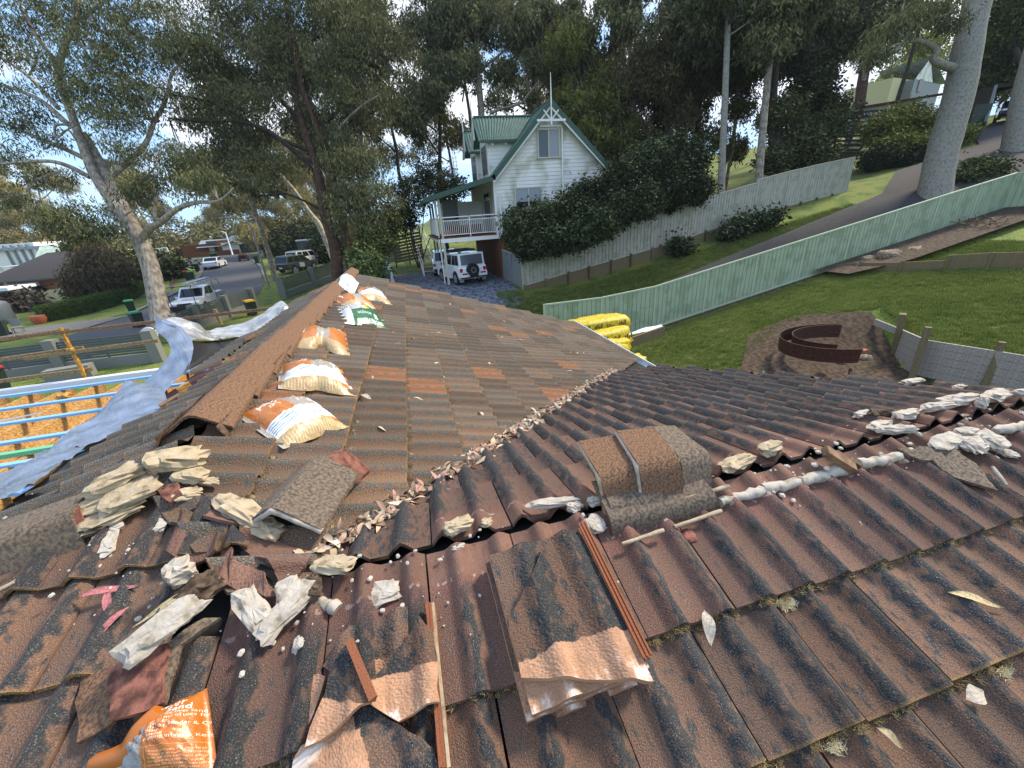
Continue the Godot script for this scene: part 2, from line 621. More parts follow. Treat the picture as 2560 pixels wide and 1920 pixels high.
	for k in [["car_white", Color(0.88, 0.89, 0.90)], ["car_silver", Color(0.55, 0.57, 0.60)], ["car_blue", Color(0.16, 0.42, 0.78)], ["car_green", Color(0.19, 0.235, 0.24)], ["car_navy", Color(0.10, 0.13, 0.22)]]:
		var c := mat(k[0], k[1], 0.3)
		c.clearcoat_enabled = true
		c.clearcoat = 0.8
		c.clearcoat_roughness = 0.05
	mat("plastic_black", Color(0.09, 0.09, 0.095), 0.6)
	mat("rubber", Color(0.085, 0.085, 0.085), 0.85)
	mat("alloy", Color(0.62, 0.63, 0.65), 0.35, null, 1.0, 0.7)
	mat("steel", Color(0.66, 0.68, 0.70), 0.4, null, 1.0, 0.6)
	mat("lamp_red", Color(0.62, 0.07, 0.06), 0.25)
	mat("lamp_clear", Color(0.90, 0.90, 0.92), 0.12)
	mat("plate", Color(0.92, 0.92, 0.90), 0.5)
	mat("bin_green", Color(0.13, 0.19, 0.15), 0.6)
	mat("lid_green", Color(0.22, 0.58, 0.36), 0.55)
	mat("lid_yellow", Color(0.84, 0.66, 0.14), 0.55)
	mat("lid_red", Color(0.75, 0.10, 0.09), 0.55)
	mat("terracotta", Color(0.68, 0.36, 0.23), 0.85)
	bumpy(mat("yellow_wrap", Color(0.90, 0.79, 0.10), 0.55, grey_v, 1.5), nrm, 0.7)
	mat("print_grey", Color(0.34, 0.32, 0.14), 0.7)
	mat("print_white", Color(0.92, 0.92, 0.9), 0.6)
	mat("galv", Color(0.50, 0.52, 0.53), 0.5)
	var bark := noise_tex(0.02, [[0.25, Color(0.62, 0.58, 0.55)], [0.48, Color(0.85, 0.83, 0.8)], [0.7, Color(1, 1, 1)]], 256, 5, FastNoiseLite.TYPE_SIMPLEX_SMOOTH, 71)
	for k in [["bark_pale", Color(0.70, 0.66, 0.61)], ["bark_grey", Color(0.60, 0.575, 0.52)], ["bark_brown", Color(0.36, 0.25, 0.18)], ["bark_dark", Color(0.25, 0.215, 0.185)], ["bark_white", Color(0.80, 0.77, 0.70)], ["bark_spotted", Color(0.56, 0.545, 0.505)]]:
		var w := bumpy(mat(k[0], k[1], 0.9, bark, 0.9), nrm, 0.5)
		w.uv1_scale = Vector3(1.0, 0.45, 1.0)
	var sp: StandardMaterial3D = M["bark_spotted"]
	sp.albedo_texture = noise_tex(0.035, [[0.20, Color(0.55, 0.55, 0.53)], [0.30, Color(0.86, 0.86, 0.84)], [0.6, Color(0.95, 0.95, 0.93)], [0.9, Color(1, 1, 1)]], 256, 3, FastNoiseLite.TYPE_SIMPLEX_SMOOTH, 81)
	leafy("leaf_olive", Color(1, 1, 1))
	leafy("leaf_shrub", Color(1, 1, 1), 0.2)
	leafy("blade", Color(1, 1, 1), 0.3)
	var lf := mat("litter", Color(1, 1, 1), 0.8)
	lf.vertex_color_use_as_albedo = true
	lf.cull_mode = BaseMaterial3D.CULL_DISABLED
	for k in [["leaf_pink", Color(0.82, 0.50, 0.50)], ["leaf_tan", Color(0.74, 0.66, 0.50)], ["leaf_pale", Color(0.80, 0.75, 0.68)], ["leaf_cream", Color(0.84, 0.76, 0.56)], ["twig", Color(0.46, 0.38, 0.30)], ["twig_pale", Color(0.72, 0.66, 0.56)]]:
		mat(k[0], k[1], 0.75, grey_v, 20.0)
	bumpy(mat("sand", Color(0.72, 0.61, 0.42), 0.9, grit, 10.0), nrm, 0.4)

func noise_bytes(seed_: int, freq: float, oct: int) -> PackedByteArray:
	var n := FastNoiseLite.new()
	n.seed = seed_
	n.frequency = freq
	n.fractal_octaves = oct
	var im := n.get_seamless_image(512, 512)
	im.convert(Image.FORMAT_L8)
	return im.get_data()

# the colours of tile faces: lichen on the rolls, bare clay in the pans. kind: 0 near slope, 1 uncovered top course, 2 grey-brown slope, 3 dark slope, 4 a lifted tile with its clean head lap
func tile_atlas(tw: int, th: int, nc: int, nr: int, kind: int) -> ImageTexture:
	var r := RandomNumberGenerator.new()
	r.seed = 100 + kind
	var na := noise_bytes(31 + kind, 0.018, 4)
	var nb := noise_bytes(57 + kind, 0.11, 3)
	var nd := noise_bytes(83 + kind, 0.32, 2)
	var w := tw * nc
	var h := th * nr
	var data := PackedByteArray()
	data.resize(w * h * 3)
	var roll := PackedFloat32Array()
	roll.resize(tw)
	for x in tw:
		var a := fposmod(float(x) / tw * 0.302, 0.151) / 0.151
		roll[x] = exp(-pow((a - 0.74) / 0.21, 2.0)) + exp(-pow((a + 0.26) / 0.21, 2.0))
	var wear := PackedFloat32Array()
	var grain := 512.0 / 256.0 if kind in [0, 1, 4] else 512.0 / 150.0
	for row in nr:
		for col in nc:
			var ox := r.randi_range(0, 511)
			var oy := r.randi_range(0, 511)
			var bias := r.randf_range(-0.22, 0.22)
			var warm := r.randf_range(0.0, 1.0)
			var tone := r.randf_range(0.86, 1.12)
			var bare := Vector3(98, 77, 64).lerp(Vector3(113, 83, 64), warm)
			var lich := Vector3(46, 46, 47)
			var pale := Vector3(138, 134, 122)
			if kind == 1:
				bare = Vector3(104, 78, 66)
				bias -= 0.1
			elif kind == 2:
				bare = Vector3(94, 78, 64).lerp(Vector3(112, 84, 62), warm)
				lich = Vector3(80, 76, 69)
				bias += 0.12
				if (row * nc + col) == 5:
					bare = Vector3(136, 92, 62)
					bias = -0.40
			elif kind == 3:
				bare = Vector3(84, 64, 56).lerp(Vector3(100, 70, 56), warm * 0.7)
				lich = Vector3(46, 45, 47)
				bias += 0.20
			for y in th:
				var v := float(y) / th
				var base := ((row * th + y) * w + col * tw) * 3
				for x in tw:
					var sx := int(x * grain)
					var sy := int(y * grain)
					var a := na[((sy / 2 + oy) & 511) * 512 + ((sx + ox) & 511)] * 0.00392
					var b := nb[((sy / 2 + ox) & 511) * 512 + ((sx + oy) & 511)] * 0.00392
					var d := nd[((y + oy) & 511) * 512 + ((x + ox) & 511)] * 0.00392
					var m := (roll[x] * 0.95 + (a - 0.5) * 1.7 + (b - 0.5) * 0.35 + (d - 0.5) * 0.5 + bias - 0.32) * 2.5
					m = 0.0 if m < 0.0 else (1.0 if m > 1.0 else m)
					var c := bare.lerp(lich, m)
					var g := tone * (0.50 + 0.20 * b + 0.84 * d)
					if d > 0.66:
						c = c.lerp(pale, minf(1.0, (d - 0.66) * 3.4) * (0.30 + 0.55 * m))
					if a > 0.60 and b > 0.55:
						c = c.lerp(pale, minf(0.6, (a - 0.60) * 5.0 * (b - 0.45)) * (1.0 if kind != 3 else 0.5))
					if kind == 1:
						var e := 0.27 + 0.05 * (a - 0.5)
						if v < e:
							c = Vector3(134, 104, 88).lerp(Vector3(120, 84, 70), a)
							g = tone * (0.82 + 0.2 * b + 0.1 * d)
							if absf(v - e) < 0.035 * (b + 0.3) and a > 0.60:
								c = c.lerp(Vector3(205, 195, 185), 0.5)
						elif v < e + 0.22:
							c = c.lerp(Vector3(124, 84, 74), 0.7 * (1.0 - (v - e) / 0.22))
					elif kind == 4:
						var e4 := 0.74 + 0.03 * (a - 0.5) - 0.02 * roll[x]
						if v > e4:
							c = Vector3(164, 118, 90).lerp(Vector3(178, 142, 112), b)
							g = 0.84 + 0.22 * a + 0.1 * d
							var wh := (v - 0.90) * 6.0 + (a - 0.55) * 2.2 + (roll[x] - 0.5) * 0.5 + absf(float(x) / tw - 0.5) * 1.4 - 0.55
							c = c.lerp(Vector3(214, 206, 198), clampf(wh, 0.0, 0.75))
					else:
						if v > 0.955:
							c = c.lerp(Vector3(134, 104, 62), minf(1.0, (v - 0.955) * 26.0))
						elif v < 0.10:
							c = c.lerp(Vector3(108, 84, 58), (0.10 - v) * 5.0)
					var k := base + x * 3
					data[k] = clampi(int(c.x * g), 8, 250)
					data[k + 1] = clampi(int(c.y * g), 8, 250)
					data[k + 2] = clampi(int(c.z * g), 8, 250)
	return ImageTexture.create_from_image(Image.create_from_data(w, h, false, Image.FORMAT_RGB8, data))

# flat lettering laid into an image, x to the right and y down, turned by deg about its start
func letter(im: Image, text: String, at: Vector2, size: float, color: Color, deg := 0.0, bold := false):
	var tm := TextMesh.new()
	var f := SystemFont.new()
	f.font_names = PackedStringArray(["Droid Sans"])
	if bold:
		f.font_weight = 700
	tm.font = f
	tm.font_size = 32
	tm.pixel_size = size / 32.0
	tm.depth = 0.0
	tm.curve_step = 1.0
	tm.text = text
	tm.horizontal_alignment = HORIZONTAL_ALIGNMENT_LEFT
	var arr := tm.get_mesh_arrays()
	if arr.is_empty():
		return
	var v: PackedVector3Array = arr[Mesh.ARRAY_VERTEX]
	var idx: PackedInt32Array = arr[Mesh.ARRAY_INDEX] if arr[Mesh.ARRAY_INDEX] != null else PackedInt32Array(range(v.size()))
	var ca := cos(deg_to_rad(deg))
	var sa := sin(deg_to_rad(deg))
	var w := im.get_width()
	var h := im.get_height()
	for k in range(0, idx.size(), 3):
		var p := []
		for j in 3:
			var q := v[idx[k + j]]
			p.append(at + Vector2(q.x * ca + q.y * sa, q.x * sa - q.y * ca))
		var lo: Vector2 = p[0].min(p[1]).min(p[2]).floor()
		var hi: Vector2 = p[0].max(p[1]).max(p[2]).ceil()
		for y in range(maxi(0, int(lo.y)), mini(h - 1, int(hi.y)) + 1):
			for x in range(maxi(0, int(lo.x)), mini(w - 1, int(hi.x)) + 1):
				if Geometry2D.point_is_inside_triangle(Vector2(x + 0.5, y + 0.5), p[0], p[1], p[2]):
					im.set_pixel(x, y, color)

# ---------------------------------------------------------------- terrain

func left_ground(x: float, z: float) -> float:
	var d := 0.2036 * x - 0.896 * z + 1.97
	if d < 32.0:
		return -5.1
	if d < 54.0:
		return -5.1 + (d - 32.0) * 0.063
	return -3.71 + (minf(d, 110.0) - 54.0) * 0.033

func right_ground(x: float, z: float) -> float:
	var y := -5.0 + 0.175 * clampf(x - 8.5, 0.0, 51.5)
	y += 1.25 * smoothstep(-14.6, -20.0, z) + 0.45 * lerpf(smoothstep(-17.5, -23.0, z), smoothstep(-20.2, -20.6, z), smoothstep(5.2, 5.5, x) * (1.0 - smoothstep(27.0, 29.0, x)))
	if z < -24.0:
		y += 0.06 * minf(-24.0 - z, 60.0) * smoothstep(9.0, 20.0, x)
	return y

# height of the ground above the lawn level, pit beside the house included
func ground(x: float, z: float) -> float:
	var y := 0.0
	if z > -14.0:
		y = lerpf(-5.1, right_ground(x, z), smoothstep(2.0, 6.0, x))
		if x > 4.0 and x < 18.0 and in_pit(x, z):
			y = lerpf(y, minf(y, -5.0), smoothstep(0.0, 2.6, pit_depth(x, z)))
	else:
		y = lerpf(left_ground(x, z), right_ground(x, z), smoothstep(-10.0, -2.0, x))
	return y + E

var pit := PackedVector2Array()

func in_pit(x: float, z: float) -> bool:
	return Geometry2D.is_point_in_polygon(Vector2(x, z), pit)

# distance from the grassy edges of the hollow (not from its retaining wall)
func pit_depth(x: float, z: float) -> float:
	var best := 1e9
	for i in [8, 9, 10]:
		var q := Geometry2D.get_closest_point_to_segment(Vector2(x, z), pit[i], pit[(i + 1) % pit.size()])
		best = minf(best, q.distance_to(Vector2(x, z)))
	return best

func on_ground(x: float, z: float, h := 0.0) -> Vector3:
	return Vector3(x, ground(x, z) + h, z)

func build_terrain():
	pit = PackedVector2Array([Vector2(15.5, -9.9), Vector2(14.85, -8.55), Vector2(13.80, -7.35), Vector2(14.05, -5.95), Vector2(14.38, -4.8), Vector2(15.2, -2.0), Vector2(15.2, 3.0), Vector2(5.0, 3.0), Vector2(5.0, -7.0), Vector2(11.0, -10.2), Vector2(13.0, -11.0)])
	var xs := []
	var x := -260.0
	while x < 220.0:
		xs.append(x)
		x += 0.3 if x >= 7.0 and x < 24.0 else (1.5 if absf(x) < 60.0 else 8.0)
	var zs := []
	var z := -330.0
	while z < 40.0:
		zs.append(z)
		z += 0.3 if z >= -16.0 and z < -2.0 else (1.5 if z > -100.0 else 10.0)
	var st := mb()
	st.set_smooth_group(0)
	var g := []
	for zz in zs:
		var row := []
		for xx in xs:
			row.append(Vector3(xx, ground(xx, zz), zz))
		g.append(row)
	for j in zs.size() - 1:
		for i in xs.size() - 1:
			for q in [g[j][i], g[j][i + 1], g[j + 1][i + 1], g[j][i], g[j + 1][i + 1], g[j + 1][i]]:
				st.set_uv(Vector2(q.x, q.z))
				st.set_uv2(Vector2(q.x, q.z) * 0.11)
				st.add_vertex(q)
	single("ground", done(st), M["grass"], "grassy sloping ground round the houses", "ground", Transform3D(), "", "structure")
	drape("bare_soil", PackedVector2Array([Vector2(8.6, -8.6), Vector2(9.6, -9.4), Vector2(11.2, -10.9), Vector2(12.4, -11.2), Vector2(13.6, -11.2), Vector2(15.05, -9.8), Vector2(14.4, -8.45), Vector2(13.3, -7.1), Vector2(13.58, -5.95), Vector2(13.9, -4.8), Vector2(14.7, -2.0), Vector2(14.7, 0), Vector2(8.5, 0), Vector2(7.0, -7.2)]), "soil", 0.07, "bare mulched soil in the hollow beside the house")
	drape("fence_foot_soil", PackedVector2Array([Vector2(7, -14.25), Vector2(7, -13.7), Vector2(11, -13.75), Vector2(14, -13.8), Vector2(18, -13.75), Vector2(20, -13.4), Vector2(20, -14.25)]), "soil", 0.02, "strip of bare soil along the green fence foot")
	drape("garden_bed_soil", PackedVector2Array([Vector2(17.6, -14.2), Vector2(17.6, -12.7), Vector2(20.0, -12.1), Vector2(30, -12.3), Vector2(31, -14.2)]), "soil", 0.30, "raised bed soil under the rocks and logs")

func drape(called: String, outline: PackedVector2Array, m: String, h: float, label: String):
	var st := mb()
	st.set_smooth_group(0)
	var lo := Vector2(1e9, 1e9)
	var hi := -lo
	for p in outline:
		lo = lo.min(p)
		hi = hi.max(p)
	var step := 0.6 if (hi - lo).length() < 60.0 else 1.5
	var nx := int((hi.x - lo.x) / step) + 1
	for i in nx:
		var a := lo.x + i * step
		var strip := PackedVector2Array([Vector2(a, lo.y - 1), Vector2(a + step, lo.y - 1), Vector2(a + step, hi.y + 1), Vector2(a, hi.y + 1)])
		for piece in Geometry2D.intersect_polygons(outline, strip):
			var pl := 1e9
			var ph := -1e9
			for p in piece:
				pl = minf(pl, p.y)
				ph = maxf(ph, p.y)
			for j in int((ph - pl) / step) + 1:
				var b := pl + j * step
				var cell := PackedVector2Array([Vector2(a - 1, b), Vector2(a + step + 1, b), Vector2(a + step + 1, b + step), Vector2(a - 1, b + step)])
				for bit in Geometry2D.intersect_polygons(piece, cell):
					var t := Geometry2D.triangulate_polygon(bit)
					for k in t:
						st.set_uv(bit[k])
						st.add_vertex(on_ground(bit[k].x, bit[k].y, h))
	single(called, done(st), M[m], label, called.replace("_", " "), Transform3D(), "", "structure")

func build_streets():
	drape("road", PackedVector2Array([Vector2(-60, -24), Vector2(-22.4, -26.6), Vector2(-22.0, -30), Vector2(-22.3, -38), Vector2(-22.9, -50.5), Vector2(-27.2, -63.5), Vector2(-34, -74), Vector2(-42, -80), Vector2(-41, -87), Vector2(-34, -90), Vector2(-27, -86), Vector2(-23.6, -70.5), Vector2(-19.1, -59), Vector2(-14.9, -46), Vector2(-13.6, -39), Vector2(-14.4, -31), Vector2(-16.5, -24), Vector2(-19, -18.5), Vector2(-60, -12)]), "asphalt", 0.04, "grey bitumen street bending to a turning circle")
	drape("kerb_edge", PackedVector2Array([Vector2(-14.7, -46), Vector2(-19.0, -59), Vector2(-23.5, -70.5), Vector2(-23.1, -70.6), Vector2(-18.6, -59.1), Vector2(-14.3, -46.1)]), "kerb", 0.14, "pale concrete kerb on the right of the street")
	drape("kerb_line", PackedVector2Array([Vector2(-22.9, -50.5), Vector2(-27.2, -63.5), Vector2(-34, -74), Vector2(-34.5, -73.8), Vector2(-27.7, -63.4), Vector2(-23.4, -50.4), Vector2(-22.7, -38), Vector2(-22.3, -38)]), "kerb", 0.14, "pale concrete kerb on the left of the street")
	drape("pavement", PackedVector2Array([Vector2(-22.9, -46), Vector2(-34, -46.5), Vector2(-34, -47.9), Vector2(-23, -47.6)]), "kerb", 0.07, "concrete path crossing the verge on the left")
	drape("driveway_apron", PackedVector2Array([Vector2(-22.0, -36.6), Vector2(-27.6, -36.0), Vector2(-34, -33.8), Vector2(-34, -29.5), Vector2(-26, -31.0), Vector2(-22.4, -33.0)]), "apron", 0.07, "pebbled driveway apron across the street")
	drape("neighbour_driveway", PackedVector2Array([Vector2(5.35, -18.9), Vector2(5.2, -22.7), Vector2(5.0, -30), Vector2(-4.5, -30), Vector2(-6, -26), Vector2(-6.5, -21), Vector2(-3, -17.5), Vector2(3, -16.6)]), "drive_concrete", 0.04, "mottled grey concrete driveway before the white house")
	drape("battleaxe_driveway", PackedVector2Array([Vector2(4, -15.2), Vector2(4, -17.0), Vector2(10, -17.2), Vector2(20, -18.4), Vector2(28, -19.5), Vector2(33, -22.5), Vector2(41, -23), Vector2(47, -27), Vector2(56, -29), Vector2(56, -22), Vector2(48, -19), Vector2(36, -15.6), Vector2(26, -15.0)]), "asphalt_dark", 0.16, "dark bitumen driveway rising between the two fences")

# ---------------------------------------------------------------- tiled roof

func tile_profile(u: float) -> float:
	var a := fposmod(u, 0.151) / 0.151
	var t := clampf((a - 0.40) / 0.60, 0.0, 1.0)
	var s := sin(PI * t)
	return 0.036 * s * (0.35 + 0.65 * s)

func tile_cuts(fine: bool) -> Array:
	var out := []
	for r in 2:
		for a in ([0.0, 0.40, 0.49, 0.58, 0.70, 0.82, 0.91] if fine else [0.0, 0.42, 0.55, 0.70, 0.85]):
			out.append((r + a) * 0.151)
	out.append(0.2975)
	return out

# one interlocking tile: local x across (0..0.3), z down the slope (0..len), nose at z = len
func tile_mesh(fine: bool, len: float, r: Rect2, head := false, lift := 0.027) -> ArrayMesh:
	var st := mb()
	var c := tile_cuts(fine)
	var th := 0.013
	for i in c.size() - 1:
		var q := []
		for u in [c[i], c[i + 1]]:
			var h := tile_profile(u)
			q.append([Vector3(u, h, 0), Vector3(u, h + lift, len), Vector3(u, h + lift - th, len + 0.002)])
		var uv := []
		for u in [c[i], c[i + 1]]:
			var s = r.position.x + r.size.x * (0.01 + 0.98 * u / 0.302)
			uv.append([Vector2(s, r.position.y + r.size.y * 0.01), Vector2(s, r.position.y + r.size.y * 0.985), Vector2(s, r.position.y + r.size.y * 0.995)])
		for k in 2:
			st.set_smooth_group(k + 1)
			for e in [[0, k], [1, k], [1, k + 1], [0, k], [1, k + 1], [0, k + 1]]:
				st.set_uv(uv[e[0]][e[1]])
				st.add_vertex(q[e[0]][e[1]])
		if head:
			st.set_smooth_group(-1)
			var d := Vector3(0, -th, 0)
			for v in [q[0][0], q[0][0] + d, q[1][0] + d, q[0][0], q[1][0] + d, q[1][0]]:
				st.set_uv(uv[0][0] + Vector2(0.0, r.size.y * 0.1))
				st.add_vertex(v)
	st.set_smooth_group(-1)
	for u in [c[0], c[c.size() - 1]]:
		var h := tile_profile(u)
		var e := Vector3(0, -th, 0)
		var a := Vector3(u, h, 0)
		var b := Vector3(u, h + lift, len)
		for v in [a, b, b + e, a, b + e, a + e]:
			st.set_uv(r.position + r.size * Vector2(0.02 if u < 0.1 else 0.98, 0.5))
			st.add_vertex(v)
	return done(st)

var house: Node3D
var tile_spare := []        # tiles past the nearest ones, joined as one part

func slope_frame(which: String) -> Array:
	match which:
		"near":
			return [near_x, near_n, near_s, NEAR_D]
		"back":
			return [back_x, back_n, back_s, BACK_D]
		"mid":
			return [mid_x, mid_n, mid_s, MID_D]
	return [left_x, left_n, left_s, LEFT_D]

func on_slope(which: String, u: float, s: float, h := 0.0) -> Vector3:
	var f := slope_frame(which)
	return f[0] * u + f[2] * s + f[1] * (f[3] + h) + Vector3(0, E, 0)

func slope_xf(which: String, u: float, s: float, h := 0.0, turn := 0.0) -> Transform3D:
	var f := slope_frame(which)
	return Transform3D(Basis(f[0], f[1], f[2]) * Basis(Vector3.UP, turn), on_slope(which, u, s, h))

# lays one course grid on a slope. planes: [normal, distance, sign] that the tile must stay on the right side of
func lay(which: String, parent: Node3D, meshes: Array, m: Material, u0: float, u1: float, noses: Array, planes: Callable, s_top: float, shift: float, len: float, keep: Callable, top_meshes := [], top_m: Material = null, lim := 5.6):
	var f := slope_frame(which)
	var nc := 4
	for k in noses.size():
		var s1: float = noses[k]
		var s0: float = s1 - len
		var off := shift if k % 2 == 0 else shift - 0.1515
		var i0 := floori((u0 - off) / 0.303)
		var i1 := ceili((u1 - off) / 0.303)
		for i in range(i0, i1):
			var u := off + i * 0.303
			var mid := on_slope(which, u + 0.15, s1 - 0.15)
			if not keep.call(u + 0.15, s1 - 0.15):
				continue
			var v := rng.randi_range(0, meshes.size() - 1)
			var is_top: bool = top_meshes.size() > 0 and k == 0
			var poly := [Vector2(0, 0), Vector2(0.3, 0), Vector2(0.3, len), Vector2(0, len)]
			var org := on_slope(which, u, s0) - Vector3(0, E, 0)
			var cutit := false
			var pls: Array = planes.call(u + 0.15, s1 - 0.15)
			for p in pls:
				var n: Vector3 = p[0]
				var a: float = n.dot(f[0]) * p[2]
				var b: float = n.dot(f[2]) * p[2]
				var c: float = (n.dot(org) - p[1]) * p[2]
				var before := poly.size()
				var q := clip(poly, a, b, c)
				if q.size() != before or (q.size() > 0 and q != poly):
					cutit = true
				poly = q
				if poly.size() < 3:
					break
			if poly.size() < 3:
				continue
			var area := 0.0
			for j in poly.size():
				area += poly[j].cross(poly[(j + 1) % poly.size()]) * 0.5
			if absf(area) < 0.006:
				continue
			var xf := slope_xf(which, u + rng.randf_range(-0.0015, 0.0015), s0 + rng.randf_range(-0.004, 0.004), rng.randf_range(0.0, 0.003), rng.randf_range(-0.004, 0.004))
			var mesh: ArrayMesh
			var mm := m
			if cutit:
				var col := v % nc
				var row := v / nc
				var rows := meshes.size() / nc
				var ln := len
				var uvf := func(x: float, z: float) -> Vector2: return Vector2((col + 0.01 + 0.98 * x / 0.302) / nc, (row + 0.01 + 0.97 * z / ln) / rows)
				mesh = slab(PackedVector2Array(poly), func(x: float, z: float) -> float: return tile_profile(x) + 0.027 * z / ln, 0.013, tile_cuts(false), uvf)
			else:
				mesh = meshes[v]
				if is_top:
					mesh = top_meshes[rng.randi_range(0, top_meshes.size() - 1)]
					mm = top_m
			var dist := (mid - Vector3(0, E, 0)).length()
			if dist > lim:
				tile_spare.append([which, mesh, xf])
			else:
				part("roof_tile", mesh, mm, parent, xf)

func ridge_cap(len := 0.44, hw := 0.135, drop := 0.085, taper := 0.93, th := 0.014) -> ArrayMesh:
	var st := mb()
	var pr := [Vector2(-hw, -drop), Vector2(-hw * 0.55, -drop * 0.52), Vector2(-hw * 0.16, -drop * 0.06), Vector2(0, 0), Vector2(hw * 0.16, -drop * 0.06), Vector2(hw * 0.55, -drop * 0.52), Vector2(hw, -drop)]
	var zs := [0.0, len * 0.33, len * 0.66, len]
	for side in 2:
		st.set_smooth_group(1 + side)
		for j in 3:
			for i in pr.size() - 1:
				var q := []
				for e in [[i, j], [i + 1, j], [i + 1, j + 1], [i, j + 1]]:
					var k := lerpf(1.0, taper, float(e[1]) / 3.0)
					q.append(Vector3(pr[e[0]].x * k, pr[e[0]].y * k - (th if side else 0.0) + 0.003 * noise_b.get_noise_2d(e[0] * 1.3, e[1] * 2.1), zs[e[1]]))
				quad(st, q[0], q[1], q[2], q[3])
	st.set_smooth_group(-1)
	for j in [0, 3]:
		var k := 1.0 if j == 0 else taper
		for i in pr.size() - 1:
			var a := Vector3(pr[i].x * k, pr[i].y * k, zs[j])
			var b := Vector3(pr[i + 1].x * k, pr[i + 1].y * k, zs[j])
			quad(st, a, b, b + Vector3(0, -th, 0), a + Vector3(0, -th, 0))
	for s in [0, pr.size() - 1]:
		var a := Vector3(pr[s].x, pr[s].y, 0)
		var b := Vector3(pr[s].x * taper, pr[s].y * taper, len)
		quad(st, a, b, b + Vector3(0, -th, 0), a + Vector3(0, -th, 0))
	return done(st)

